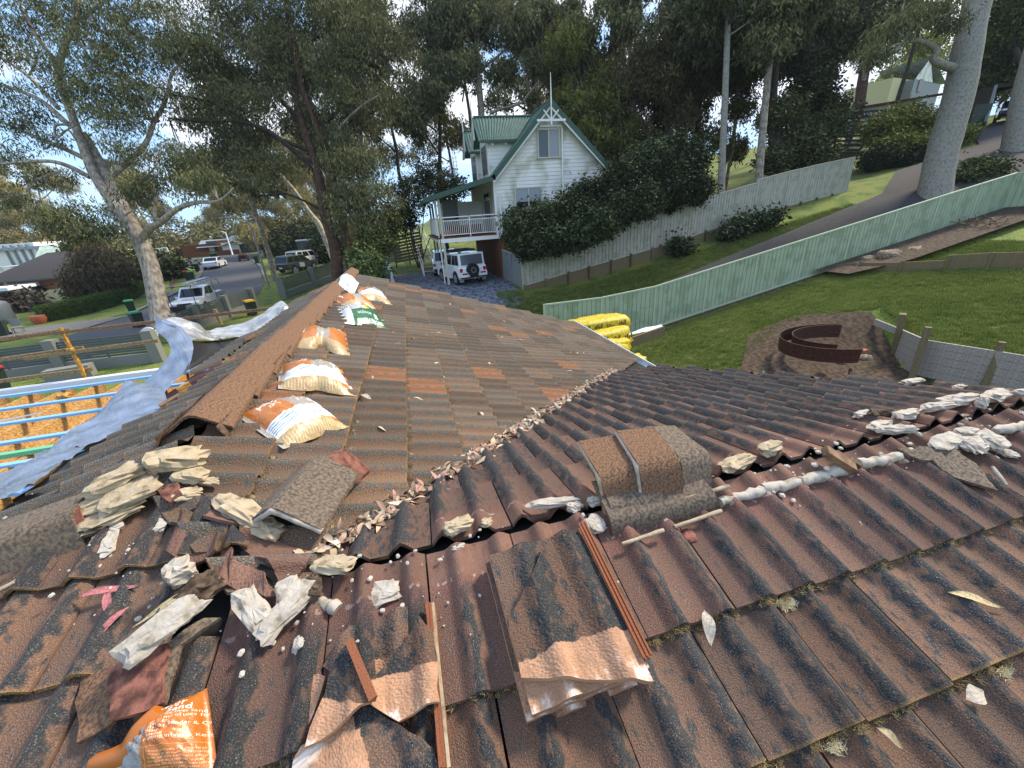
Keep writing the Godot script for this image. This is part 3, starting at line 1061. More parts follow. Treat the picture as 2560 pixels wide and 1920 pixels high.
func build_roof():
	house = thing("tiled_house", "low house with weathered brown concrete tile roof partly stripped for repair", "house")
	var near_v := []
	var mid_v := []
	for row in 4:
		for col in 4:
			near_v.append(tile_mesh(true, 0.335, Rect2(col * 0.25, row * 0.25, 0.25, 0.25)))
			mid_v.append(tile_mesh(false, 0.335, Rect2(col * 0.25, row * 0.25, 0.25, 0.25)))
	var top_v := []
	for row in 2:
		for col in 4:
			top_v.append(tile_mesh(true, 0.435, Rect2(col * 0.25, row * 0.5, 0.25, 0.5), true))
	var near_slope := under("near", house, [Vector2(-3.7, 1.6), Vector2(3.25, 1.6), Vector2(3.25, -0.71), Vector2(-0.62, -0.71), Vector2(-1.17, -1.35)])
	var mid_slope := under("mid", house, [Vector2(1.7, -0.82), Vector2(8.8, -0.82), Vector2(8.8, 4.38), Vector2(5.3, 4.38), Vector2(1.1, -0.18)])
	var back_slope := under("back", house, [Vector2(0.55, 1.34), Vector2(-3.2, 1.34), Vector2(-3.2, 4.9), Vector2(-2.95, 4.9)])
	var left_slope := under("left", house, [Vector2(-8.8, 1.39), Vector2(-1.7, 1.39), Vector2(-0.6, 2.6), Vector2(-2.6, 2.9), Vector2(-2.9, 2.1), Vector2(-4.6, 2.05), Vector2(-5.4, 2.35), Vector2(-7.2, 2.4), Vector2(-7.4, 2.8), Vector2(-8.8, 2.8)])
	var near_planes := func(u: float, s: float) -> Array:
		var p := [[left_n, LEFT_D, -1.0]]
		if u < -0.66 or s < -0.5:
			p.append([mid_n, MID_D + 0.03, -1.0])
		return p
	lay("near", near_slope, near_v, M["tile_near"], -3.4, 3.2, [0.022, 0.33, 0.64, 0.95], near_planes, 0.0, 0.039, 0.335, func(u, s): return s > -0.3 and u < 3.2)
	lay("near", near_slope, near_v, M["tile_near"], -0.62, 3.2, [-0.285], near_planes, 0.0, 0.197, 0.435, func(u, s): return u > -0.58 and u < 3.15, top_v, M["tile_top"])
	lay("near", near_slope, near_v, M["tile_near"], -3.0, -0.6, [-0.285], near_planes, 0.0, 0.191, 0.335, func(u, s): return u < -0.58)
	lay("near", near_slope, near_v, M["tile_near"], -2.2, -0.6, [-0.592, -0.90, -1.2], near_planes, 0.0, 0.06, 0.335, func(u, s): return u < -0.78 and not (s > -1.02 and s < -0.60 and u > -0.95 - (s + 0.75) * 0.9 and u < -0.52))
	var mid_planes := func(u: float, s: float) -> Array:
		var p := [[back_n, BACK_D - 0.035, 1.0]]
		if s < 0.2:
			p.append([near_n, NEAR_D + 0.03, -1.0])
		return p
	var noses := []
	for k in 16:
		noses.append(-0.430 + 0.326 * k)
	noses[15] = 4.39
	lay("mid", mid_slope, mid_v, M["tile_mid"], 1.1, 8.85, noses, mid_planes, 0.0, 8.80, 0.352, func(u, s): return u < 8.80)
	var back_planes := func(u: float, s: float) -> Array:
		return [[mid_n, MID_D + 0.02, 1.0]]
	var bn := []
	for k in 14:
		bn.append(1.725 + 0.3137 * k)
	lay("back", back_slope, mid_v, M["tile_dark"], -3.2, 0.6, bn, back_planes, 0.0, 0.09, 0.335, func(u, s): return u > -3.22 and s < 4.95, top_v, M["tile_top"], 4.6)
	var left_planes := func(u: float, s: float) -> Array:
		return [[near_n, NEAR_D, -1.0]]
	var ln := []
	for k in 7:
		ln.append(1.70 + 0.3137 * k)
	lay("left", left_slope, mid_v, M["tile_mid"], -8.85, -0.3, ln, left_planes, 0.0, -8.80, 0.335, left_keep, [], null, 5.2)
	var capm := ridge_cap(0.46, 0.160, 0.095, 0.84)
	var ridge_top := mid_n.dot(Vector3(-1.17, 0, 0))
	var y := (MID_D - ridge_top) / mid_n.y
	var caps := thing_part("ridge_capping", house)
	var z := -2.0
	var k := 0
	while z > -8.75:
		var x := -1.15 - 0.012 * (-2.0 - z)
		var b := Basis(Vector3.RIGHT, Vector3.UP, Vector3.BACK).rotated(Vector3.RIGHT, -0.045 + rng.randf_range(-0.014, 0.014)).rotated(Vector3.UP, PI + rng.randf_range(-0.02, 0.02))
		part("ridge_cap", capm, M["cap"], caps, Transform3D(b, Vector3(x + rng.randf_range(-0.006, 0.006), y + 0.105 + E + rng.randf_range(-0.004, 0.004), z)))
		z -= 0.395
		k += 1
	for s in [-1, 1]:
		var rows := []
		for j in 2:
			var row := []
			for i in 60:
				var zz := -1.95 - i * 0.115
				var xx = -1.15 - 0.012 * (-2.0 - zz) + s * (0.125 + 0.03 * j + 0.012 * noise_a.get_noise_2d(zz * 7.0, s))
				row.append(Vector3(xx, y + E + 0.045 - 0.075 * j + 0.01 * noise_a.get_noise_2d(zz * 9.0, 4.0 + s), zz))
			rows.append(row)
		part("mortar_bedding", sheet(rows), M["mortar_brown"], caps)
	for w in ["mid", "back", "left", "near"]:
		var st := SurfaceTool.new()
		st.begin(Mesh.PRIMITIVE_TRIANGLES)
		var any := false
		for t in tile_spare:
			if t[0] == w:
				st.append_from(t[1], 0, t[2])
				any = true
		if any:
			part("distant_roof_tile", st.commit(), M["tile_dark"] if w == "back" else M["tile_mid"], house, Transform3D(), "stuff")
	var eave := on_slope("mid", 0, 4.40)
	var st2 := mb()
	box(st2, Vector3(eave.x + 0.07, eave.y - 0.02, -6.4), Vector3(0.014, 0.11, 5.4))
	box(st2, Vector3(eave.x + 0.02, eave.y - 0.075, -6.4), Vector3(0.10, 0.012, 5.4))
	part("gutter", done(st2), M["gutter_white"], house)
	part("gable_wall", box_mesh(Vector3(0.9, 1.1, -8.62), Vector3(5.2, 2.2, 0.2)), M["brick"], house)
	part("side_wall", box_mesh(Vector3(3.15, 1.1, -6.2), Vector3(0.2, 2.2, 4.8)), M["brick"], house)
	part("gable_wall", box_mesh(Vector3(3.02, 1.3, -1.0), Vector3(0.2, 2.6, 5.6)), M["brick"], house)
	part("front_wall", box_mesh(Vector3(-4.2, 1.0, -3.5), Vector3(0.2, 2.0, 10.0)), M["brick"], house)
	part("barge_board", bar_mesh(on_slope("back", -3.24, 1.34, -0.10), on_slope("back", -3.24, 4.85, -0.10), 0.03, 0.16), M["gutter_white"], house)
	part("barge_board", bar_mesh(on_slope("mid", 8.86, -0.8, -0.12), on_slope("mid", 8.86, 4.38, -0.12), 0.03, 0.18), M["gutter_white"], house)

func thing_part(called: String, parent: Node) -> Node3D:
	var o := Node3D.new()
	o.name = called
	parent.add_child(o, true)
	return o

func left_keep(u: float, s: float) -> bool:
	var z := u
	var lim := 2.10
	if z < -7.2:
		lim = 2.75
	elif z < -5.3:
		lim = 2.42
	elif z < -4.4:
		lim = 2.1
	elif z < -3.6:
		lim = 2.05
	elif z < -2.9:
		lim = 2.15
	else:
		lim = 2.42
	if z < -4.3 and z > -5.9 and s > 2.45 and s < 2.75:
		return true
	return s < lim

# the dark boarding under the tiles of a slope
func under(which: String, parent: Node, outline: Array) -> MeshInstance3D:
	var st := mb()
	var pts := PackedVector2Array(outline)
	var t := Geometry2D.triangulate_polygon(pts)
	for k in t:
		st.add_vertex(on_slope(which, pts[k].x, pts[k].y, -0.03))
	return part("roof_slope", done(st), M["sarking"], parent)

# ---------------------------------------------------------------- broken ridge, mortar, loose pieces

# a lump lying on a slope: position in the world, size, and which slope it lies on
func lump(called: String, label: String, at: Vector3, size: Vector3, which: String, turn: float, m: String, seed_: int, tilt := 0.0, blocky := 0.72):
	var f := slope_frame(which)
	var b := Basis(f[0], f[1], f[2]) * Basis(Vector3.UP, turn) * Basis(Vector3.RIGHT, tilt)
	single(called, chunk(size * Vector3(0.82, 0.6, 0.85), seed_, blocky, 0.46), M[m], label, "mortar" if called.begins_with("mortar") else "rubble", Transform3D(b, at), "broken mortar on the roof" if called.begins_with("mortar") else "")

# a flat broken piece traced on a slope: corners in slope coordinates
func shard(called: String, label: String, which: String, corners: Array, h: float, thick: float, m: String, category: String, seed_: int, curved := true, tip := Vector2.ZERO, turn_tex := 0.0, jagged := 0.012, uv_rect := Rect2(0, 0, 1, 1)) -> MeshInstance3D:
	var c := Vector2.ZERO
	for p in corners:
		c += p
	c /= corners.size()
	var loc := []
	for p in corners:
		loc.append(p - c)
	var outline := jag(loc, jagged, 0.035, seed_)
	var ct := cos(turn_tex)
	var sn := sin(turn_tex)
	var hf := func(x: float, z: float) -> float:
		var u := x * ct + z * sn
		return (tile_profile(u + 0.3) if curved else 0.004 * noise_b.get_noise_2d(x * 20.0, z * 20.0)) + tip.x * x + tip.y * z
	var uvf := func(x: float, z: float) -> Vector2:
		return uv_rect.position + Vector2(clampf(0.5 + (x * ct + z * sn) / 0.32, 0.02, 0.98), clampf(0.5 + (z * ct - x * sn) / 0.42, 0.01, 0.99)) * uv_rect.size
	var cuts := []
	for k in range(-14, 15):
		cuts.append(k * 0.025)
	var xf := slope_xf(which, c.x, c.y, h)
	return single(called, slab(outline, hf, thick, cuts, uvf), M[m], label, category, xf)

# a loose ridge cap between two points on its crest
func loose_cap(label: String, a: Vector3, b: Vector3, hw: float, drop: float, m: String, up: Vector3, roll := 0.0, rim := "") -> Node3D:
	var xf := frame_to(a, b, up)
	xf.basis = xf.basis * Basis(Vector3.BACK, roll)
	xf.origin = a
	var o := thing("ridge_cap", label, "ridge cap", Vector3.ZERO, 0.0, "loose ridge caps on the roof")
	o.transform = xf
	var len := a.distance_to(b)
	part("cap_shell", ridge_cap(len, hw, drop, 0.95, 0.016), M[m], o)
	if rim != "":
		var pts := []
		var rad := []
		for i in 13:
			var t := -1.0 + i / 6.0
			pts.append(Vector3(t * hw * 0.98, -absf(t) * drop - 0.012, 0.004 + 0.010 * noise_a.get_noise_1d(i * 3.0)))
			rad.append(0.011 + 0.006 * noise_a.get_noise_1d(i * 5.0 + 40.0))
		part("mortar_rim", tube_mesh(pts, rad, 7), M[rim], o)
	return o

func build_roof_damage():
	var nu := near_n
	loose_cap("grey brown ridge cap with white mortar rim lying beside the nearest sand bag", Vector3(-0.625, 4.099, -1.305), Vector3(-0.524, 4.086, -1.645), 0.165, 0.10, "cap_grey", mid_n, -0.30, "mortar_white")
	loose_cap("ridge cap end with pink mortar stain behind the large loose cap", Vector3(-0.561, 4.035, -1.630), Vector3(-0.455, 4.020, -1.785), 0.15, 0.09, "cap_pink", mid_n, -0.25)
	loose_cap("upright ridge cap with thick blue white mortar rim on the short ridge", Vector3(0.706, 4.111, -1.073), Vector3(0.864, 4.115, -1.052), 0.20, 0.12, "cap", nu, 0.35, "mortar_white")
	loose_cap("grey ridge cap with cream broken edge right of the mortared cap", Vector3(0.885, 4.100, -1.073), Vector3(1.026, 4.081, -1.078), 0.20, 0.12, "cap_grey", nu, 0.35, "mortar")
	loose_cap("orange ridge cap leaning at the left of the short ridge pile", Vector3(0.563, 4.075, -1.094), Vector3(0.750, 4.083, -1.086), 0.20, 0.12, "cap", nu, 0.38, "mortar")
	loose_cap("pink ended ridge cap underneath the leaning orange cap", Vector3(0.567, 3.999, -1.013), Vector3(0.773, 4.004, -0.996), 0.16, 0.10, "cap_grey", nu, 0.45)
	loose_cap("dark ridge cap still bedded below the pile with cream lower edge", Vector3(0.546, 3.976, -0.971), Vector3(0.972, 3.982, -0.956), 0.15, 0.10, "cap_grey", nu, 0.62)
	loose_cap("dark weathered ridge cap lying at the hip on the far left", Vector3(-1.520, 4.132, -1.353), Vector3(-1.275, 4.163, -1.421), 0.15, 0.10, "cap_grey", nu, 0.25)
	loose_cap("short pink stained cap end at the hip beside cream mortar", Vector3(-1.292, 4.147, -1.436), Vector3(-1.268, 4.150, -1.447), 0.15, 0.09, "cap_pink", nu, 0.25, "mortar_brown")
	shard("ridge_cap", "tipped ridge cap with pink mortar face in the lower left", "near", [Vector2(-0.940, -0.580), Vector2(-0.810, -0.600), Vector2(-0.763, -0.453), Vector2(-0.881, -0.452)], 0.09, 0.016, "cap_pink", "ridge cap", 3, false, Vector2(0.10, 0.0))
	shard("ridge_cap", "dark orange left flank of the tipped pink cap", "near", [Vector2(-1.046, -0.605), Vector2(-0.963, -0.595), Vector2(-0.888, -0.456), Vector2(-0.966, -0.438)], 0.045, 0.016, "cap", "ridge cap", 4, false, Vector2(0.22, 0.0))
	shard("tile_shard", "dark cap flank with pale broken edge right of the pink mortar", "near", [Vector2(-0.821, -0.606), Vector2(-0.753, -0.662), Vector2(-0.712, -0.656), Vector2(-0.786, -0.596), Vector2(-0.774, -0.470), Vector2(-0.775, -0.459)], 0.065, 0.014, "cap_grey", "tile shard", 5, false, Vector2(-0.2, 0.05))
	lump("mortar_chunk", "grey mortar slab propped on the tipped pink cap", Vector3(-0.807, 4.048, -0.933), Vector3(0.22, 0.05, 0.085), "near", 0.62, "mortar_white", 4, 0.3)
	var mc := [
		["large cream mortar lump at the end of the long ridge capping", Vector3(-1.035, 4.198, -1.630), Vector3(0.22, 0.10, 0.13), "mid", 2.0, "mortar", 11],
		["cream mortar piece hanging below the ridge end lump", Vector3(-0.985, 4.139, -1.575), Vector3(0.13, 0.07, 0.09), "mid", 1.6, "mortar", 12],
		["small white mortar crumb right of the ridge end lumps", Vector3(-0.934, 4.100, -1.576), Vector3(0.09, 0.035, 0.05), "mid", 1.5, "mortar", 13],
		["flat white mortar flake on the broken tile below the ridge end", Vector3(-0.965, 4.111, -1.492), Vector3(0.10, 0.04, 0.06), "mid", 2.2, "mortar", 14],
		["long cream bedding mortar across the cracked tiles", Vector3(-0.756, 4.049, -1.386), Vector3(0.30, 0.07, 0.10), "mid", 0.95, "mortar", 15],
		["rounded end piece of the long cream bedding mortar", Vector3(-0.671, 4.009, -1.313), Vector3(0.15, 0.07, 0.09), "mid", 0.9, "mortar", 16],
		["fan shaped white mortar lump standing on the dark tile", Vector3(-0.851, 4.056, -1.132), Vector3(0.085, 0.11, 0.085), "near", 0.4, "mortar_white", 17],
		["brown backed mortar piece with cream edge beside the fan shaped lump", Vector3(-0.797, 4.001, -1.088), Vector3(0.15, 0.07, 0.11), "near", 0.6, "mortar_brown", 18],
		["left wing of the white V shaped mortar break", Vector3(-0.616, 3.980, -0.986), Vector3(0.20, 0.05, 0.075), "near", -0.95, "mortar_white", 19],
		["right wing of the white V shaped mortar break", Vector3(-0.527, 3.972, -0.958), Vector3(0.20, 0.055, 0.075), "near", 0.85, "mortar_white", 20],
		["white pointed mortar flake above the V shaped break", Vector3(-0.520, 3.988, -1.011), Vector3(0.09, 0.05, 0.09), "near", 0.2, "mortar_white", 21],
		["brown stub of mortar hanging at the ridge gap", Vector3(-0.457, 3.977, -1.009), Vector3(0.06, 0.05, 0.08), "near", 0.1, "mortar_brown", 22],
		["smooth cream mortar tongue lying in the valley head", Vector3(-0.400, 3.989, -1.077), Vector3(0.19, 0.05, 0.085), "back", 2.6, "mortar", 23],
		["cream mortar row at the hip left of the ridge end", Vector3(-1.202, 4.192, -1.553), Vector3(0.20, 0.09, 0.09), "near", 0.55, "mortar", 24],
		["broad cracked cream mortar slab in the middle of the hip", Vector3(-1.149, 4.154, -1.497), Vector3(0.19, 0.06, 0.14), "near", 0.5, "mortar", 25],
		["smooth cream hip mortar below the cracked slab", Vector3(-1.261, 4.141, -1.488), Vector3(0.20, 0.06, 0.09), "near", 0.5, "mortar", 26],
		["cream topped brown mortar block on the hip", Vector3(-1.198, 4.108, -1.446), Vector3(0.24, 0.06, 0.09), "near", 0.45, "mortar", 27],
		["dark brown mortar underside beside the cream topped block", Vector3(-1.224, 4.092, -1.427), Vector3(0.16, 0.06, 0.07), "near", 0.4, "mortar_brown", 28],
		["flat white mortar flake on the dark hip tiles", Vector3(-1.179, 4.061, -1.358), Vector3(0.085, 0.03, 0.13), "near", 0.3, "mortar_white", 29],
		["white mortar crumb above the flat hip flake", Vector3(-1.177, 4.079, -1.419), Vector3(0.055, 0.03, 0.06), "near", 0.3, "mortar_white", 30],
		["shaggy white mortar crumb on the stained hip tile", Vector3(-1.036, 4.067, -1.379), Vector3(0.07, 0.03, 0.07), "near", 0.8, "mortar_white", 31],
		["grey scalloped mortar lump on the dark slope left of the ridge", Vector3(0.016, 3.969, -1.145), Vector3(0.13, 0.06, 0.09), "back", 0.4, "mortar", 32],
		["pair of white mortar crumbs beside the scalloped lump", Vector3(0.122, 3.946, -1.151), Vector3(0.06, 0.035, 0.045), "back", 0.9, "mortar", 33],
		["blue white mortar dab in the ridge pan", Vector3(0.004, 3.966, -1.047), Vector3(0.05, 0.02, 0.035), "back", 0.2, "mortar_white", 34],
		["long folded white mortar strip on the ridge tile edge", Vector3(0.395, 3.968, -1.147), Vector3(0.23, 0.05, 0.06), "back", -0.25, "mortar_white", 35],
		["rounded mortar lump at the end of the folded strip", Vector3(0.460, 3.972, -1.098), Vector3(0.07, 0.05, 0.06), "back", 0.6, "mortar_white", 36],
		["grey mortar pebble left of the leaning orange cap", Vector3(0.542, 3.972, -1.099), Vector3(0.07, 0.05, 0.05), "back", 0.2, "mortar_white", 37],
		["white mortar patch in the gap under the leaning caps", Vector3(0.500, 3.954, -1.004), Vector3(0.08, 0.04, 0.08), "near", 0.2, "mortar_white", 38],
		["chunky cream mortar strip right of the cap pile, lower half", Vector3(1.218, 3.974, -1.126), Vector3(0.24, 0.07, 0.08), "back", 0.33, "mortar", 39],
		["chunky cream mortar strip right of the cap pile, upper end", Vector3(1.452, 3.956, -1.186), Vector3(0.16, 0.08, 0.08), "back", 0.36, "mortar", 40],
		["grey streaked mortar sliver left of the brown ridge lump", Vector3(2.248, 3.896, -1.350), Vector3(0.15, 0.05, 0.06), "back", 0.1, "mortar_white", 41],
		["brown topped mortar lump on the dark slope", Vector3(2.278, 3.924, -1.292), Vector3(0.13, 0.06, 0.09), "back", -0.4, "mortar_brown", 42],
		["knobbly white mortar lump right of the brown topped one", Vector3(2.318, 3.948, -1.213), Vector3(0.22, 0.06, 0.08), "back", 0.2, "mortar_white", 43],
		["bluish white mortar lump alone on the dark rolls", Vector3(2.536, 3.947, -1.217), Vector3(0.18, 0.06, 0.08), "back", -0.1, "mortar_white", 44],
		["long layered white mortar block near the gable edge", Vector3(2.698, 3.957, -1.219), Vector3(0.30, 0.08, 0.10), "back", -0.1, "mortar_white", 45],
		["layered white mortar block behind the long one", Vector3(2.859, 3.971, -1.171), Vector3(0.24, 0.08, 0.09), "back", 0.25, "mortar_white", 46],
		["upright white mortar splinter between the layered blocks", Vector3(2.707, 3.969, -1.143), Vector3(0.07, 0.09, 0.05), "back", 0.2, "mortar_white", 47],
		["grey white mortar wedge across the ridge rolls", Vector3(2.091, 3.948, -1.180), Vector3(0.17, 0.05, 0.07), "back", 0.25, "mortar_white", 48],
		["split white mortar wedge pointing down the ridge", Vector3(2.036, 3.987, -1.082), Vector3(0.17, 0.055, 0.06), "back", -0.55, "mortar_white", 49],
		["white mortar block on the ridge above the slate piece", Vector3(2.141, 3.972, -0.958), Vector3(0.21, 0.06, 0.09), "near", 0.12, "mortar_white", 50],
		["square white mortar block right of the slate piece", Vector3(2.239, 3.959, -0.914), Vector3(0.13, 0.06, 0.10), "near", 0.1, "mortar_white", 51],
		["tilted white mortar block beyond the square one", Vector3(2.348, 3.959, -0.915), Vector3(0.13, 0.06, 0.11), "near", 0.35, "mortar_white", 52],
		["crumbled pale mortar on the ridge clay", Vector3(2.318, 3.969, -0.982), Vector3(0.13, 0.04, 0.06), "near", -0.2, "mortar_white", 53],
		["small mortar rubble beside the tilted block", Vector3(2.387, 3.912, -0.862), Vector3(0.09, 0.035, 0.05), "near", -0.4, "mortar_white", 54],
		["white mortar chip at the far gable edge", Vector3(3.109, 3.873, -1.428), Vector3(0.10, 0.04, 0.05), "back", 0.0, "mortar_white", 55],
		["pale mortar bedding at the right frame edge of the ridge", Vector3(3.037, 3.963, -1.163), Vector3(0.09, 0.05, 0.06), "back", 0.1, "mortar_white", 56],
		["white mortar pair at the gable top edge", Vector3(3.135, 3.810, -1.672), Vector3(0.20, 0.05, 0.07), "back", 0.0, "mortar_white", 57],
	]
	for c in mc:
		lump("mortar_chunk", c[0], c[1], c[2], c[3], c[4], c[5], c[6])
	var cr := [[], []]
	for i in 260:
		var right := rng.randf() < 0.5
		var u := rng.randf_range(1.2, 2.9) if right else rng.randf_range(-1.7, 0.5)
		var ss := -0.66 + rng.randfn(0, 0.07) if right else -0.62 + rng.randfn(0, 0.10) - maxf(0.0, -0.6 - u) * 0.55
		if u < -0.6 and ss < -0.7 + (u + 0.6) * 0.9:
			continue
		cr[0].append(slope_xf("near", u, ss, 0.022 + tile_profile(u - 0.04), rng.randf() * TAU).scaled_local(Vector3.ONE * pow(rng.randf(), 3.0) * 0.7 + Vector3.ONE * 0.14))
		cr[1].append(Color(0.50, 0.46, 0.39) * rng.randf_range(0.7, 1.1))
	tag(many("mortar_crumbs", chunk(Vector3(0.030, 0.016, 0.024), 5, 0.8, 0.4), M["litter"], cr[0], cr[1], self), "fine mortar crumbs scattered along the broken ridges", "mortar crumbs", "", "stuff")
	var segs := [[Vector3(1.000, 3.944, -0.968), Vector3(1.200, 3.944, -0.969)], [Vector3(1.206, 3.945, -0.972), Vector3(1.380, 3.944, -0.970)], [Vector3(1.689, 3.950, -0.971), Vector3(1.896, 3.948, -0.967)], [Vector3(1.376, 3.943, -0.967), Vector3(1.617, 3.945, -0.972)], [Vector3(2.470, 3.952, -0.962), Vector3(2.662, 3.950, -0.953)], [Vector3(-0.440, 3.938, -0.984), Vector3(-0.386, 3.929, -0.954)]]
	var bed := ["white bedding mortar right below the cap pile", "white bedding mortar along the ridge right of the pile", "cream bedding mortar ledge left of the slate piece", "white bedding mortar left of the splintered batten", "white bedding mortar strip at the right end of the ridge", "pale bedding smear under the ridge gap"]
	for i in segs.size():
		var p := []
		var r := []
		for k in 9:
			var t := k / 8.0
			p.append(segs[i][0].lerp(segs[i][1], t) + nu * 0.012 * noise_a.get_noise_1d(k * 4.0 + i * 30.0) + near_s * 0.014 * noise_a.get_noise_1d(k * 6.0 + i * 50.0))
			r.append(0.020 + 0.011 * noise_a.get_noise_1d(k * 9.0 + i * 17.0))
		single("mortar_bedding", tube_mesh(p, r, 6), M["mortar_white"], bed[i], "mortar", Transform3D(), "broken mortar on the roof")
	for e in [["thin cream mortar edge on the left of the bedded dark cap", Vector3(0.552, 3.940, -0.902), Vector3(0.719, 3.943, -0.912)], ["thin cream mortar edge on the right of the bedded dark cap", Vector3(0.765, 3.943, -0.914), Vector3(0.970, 3.947, -0.926)], ["cream mortar edge under the grey ridge cap", Vector3(0.855, 3.991, -0.985), Vector3(1.052, 3.992, -0.989)], ["thin white mortar line below the hip cap on the left", Vector3(-1.414, 4.031, -1.261), Vector3(-1.357, 4.042, -1.295)]]:
		var pts := []
		var rr := []
		for k in 7:
			pts.append(e[1].lerp(e[2], k / 6.0) + nu * 0.004 * noise_a.get_noise_1d(k * 7.0))
			rr.append(0.0075 + 0.003 * noise_a.get_noise_1d(k * 5.0))
		single("mortar_edge", tube_mesh(pts, rr, 6), M["mortar"], e[0], "mortar", Transform3D(), "broken mortar on the roof")
	shard("broken_tile", "orange broken tile left of the black crack", "near", [Vector2(-0.978, -1.119), Vector2(-0.949, -1.074), Vector2(-0.859, -0.988), Vector2(-0.791, -0.952), Vector2(-0.775, -0.875), Vector2(-0.860, -0.859), Vector2(-0.950, -0.929)], 0.035, 0.014, "tile_top", "broken tile", 21, true, Vector2(0, 0.06), 0.0, 0.010, Rect2(0.01, 0.01, 0.23, 0.12))
	shard("broken_tile", "brown tile piece below the crack with rounded lower side", "near", [Vector2(-0.778, -0.916), Vector2(-0.742, -0.894), Vector2(-0.725, -0.838), Vector2(-0.672, -0.809), Vector2(-0.618, -0.773), Vector2(-0.564, -0.682), Vector2(-0.591, -0.679), Vector2(-0.690, -0.736), Vector2(-0.754, -0.780), Vector2(-0.782, -0.824)], 0.03, 0.014, "tile_top", "broken tile", 22, true, Vector2(0.05, 0.0), 0.2, 0.010, Rect2(0.26, 0.01, 0.23, 0.13))
	shard("broken_tile", "pinkish broken tile right of the black crack", "mid", [Vector2(1.315, -0.395), Vector2(1.284, -0.331), Vector2(1.244, -0.208), Vector2(1.203, -0.107), Vector2(1.134, -0.143), Vector2(1.072, -0.203), Vector2(1.125, -0.233), Vector2(1.177, -0.305), Vector2(1.230, -0.368)], 0.03, 0.014, "tile_top", "broken tile", 23, true, Vector2(0.0, 0.02), 0.0, 0.010, Rect2(0.51, 0.01, 0.23, 0.13))
	shard("broken_tile", "pale brown tile flake over the upper crack", "mid", [Vector2(1.390, -0.534), Vector2(1.430, -0.491), Vector2(1.339, -0.376), Vector2(1.313, -0.381), Vector2(1.323, -0.466), Vector2(1.349, -0.519)], 0.045, 0.014, "tile_top", "broken tile", 24, true, Vector2(0.02, 0.0), 0.3, 0.008, Rect2(0.76, 0.01, 0.23, 0.13))
	shard("tile_shard", "ribbed clay edge strip showing in the upper crack", "mid", [Vector2(1.478, -0.623), Vector2(1.490, -0.519), Vector2(1.451, -0.512), Vector2(1.435, -0.600)], 0.012, 0.016, "clay_edge", "tile shard", 25, false)
	shard("tile_shard", "second ribbed clay edge strip inside the crack", "mid", [Vector2(1.339, -0.451), Vector2(1.349, -0.406), Vector2(1.299, -0.393), Vector2(1.298, -0.433)], 0.008, 0.016, "clay_edge", "tile shard", 26, false)
	shard("broken_tile", "curled pink tile top below the ridge end lump", "near", [Vector2(-1.131, -1.268), Vector2(-1.076, -1.218), Vector2(-1.007, -1.223), Vector2(-0.968, -1.156), Vector2(-0.998, -1.125), Vector2(-1.065, -1.197), Vector2(-1.101, -1.218)], 0.06, 0.014, "cap_pink", "broken tile", 27, false, Vector2(0.0, 0.1))
	for h in [["dark gap in the broken tiles below the ridge end", [Vector2(-1.091, -1.256), Vector2(-1.061, -1.270), Vector2(-1.042, -1.201), Vector2(-1.058, -1.185)]], ["black crack opening in the upper broken tiles", [Vector2(-0.996, -1.154), Vector2(-0.915, -1.108), Vector2(-0.854, -1.035), Vector2(-0.874, -1.016), Vector2(-0.944, -1.082)]], ["long black crack running down to the ridge gap", [Vector2(-0.807, -0.965), Vector2(-0.746, -0.934), Vector2(-0.678, -0.849), Vector2(-0.606, -0.792), Vector2(-0.573, -0.718), Vector2(-0.611, -0.763), Vector2(-0.687, -0.840), Vector2(-0.757, -0.906)]]]:
		shard("roof_hole", h[0], "near", h[1], 0.016, 0.004, "void", "hole", 30, false, Vector2.ZERO, 0.0, 0.006)
	var rect0 := Rect2(0, 0, 0.5, 1)
	var rect1 := Rect2(0.5, 0, 0.5, 1)
	var q := [Vector2(0.097, -0.604), Vector2(0.418, -0.612), Vector2(0.440, -0.182), Vector2(0.106, -0.278)]
	var stack := [[0.020, Vector2(0.006, 0.014), "lowest tile of the stack of lifted tiles"], [0.054, Vector2(-0.010, 0.004), "second tile of the stack of lifted tiles"], [0.088, Vector2(0.004, 0.0), "third tile of the stack, showing pale lichen left of the crack"]]
	for s in stack:
		lifted_tile(s[2], q, s[0], s[1], rect1, [])
	lifted_tile("top cracked tile of the stack with clean orange lap", q, 0.122, Vector2.ZERO, rect0, [Vector2(0.271, -0.594), Vector2(0.405, -0.592), Vector2(0.426, -0.176), Vector2(0.105, -0.269), Vector2(0.109, -0.411), Vector2(0.148, -0.445), Vector2(0.223, -0.524)])
	lifted_piece("large dark broken tile at the back of the broken heap", [Vector2(-0.412, -0.456), Vector2(-0.338, -0.536), Vector2(-0.296, -0.538), Vector2(-0.226, -0.543), Vector2(-0.128, -0.550), Vector2(-0.134, -0.283), Vector2(-0.214, -0.286), Vector2(-0.287, -0.332)], 0.030, rect1, 0.0)
	shard("clay_strip", "long ribbed clay tile edge standing at the right of the broken heap", "near", [Vector2(-0.124, -0.549), Vector2(-0.093, -0.542), Vector2(-0.095, -0.161), Vector2(-0.126, -0.169)], 0.030, 0.020, "clay_edge", "tile shard", 41, false, Vector2.ZERO, 0.0, 0.003)
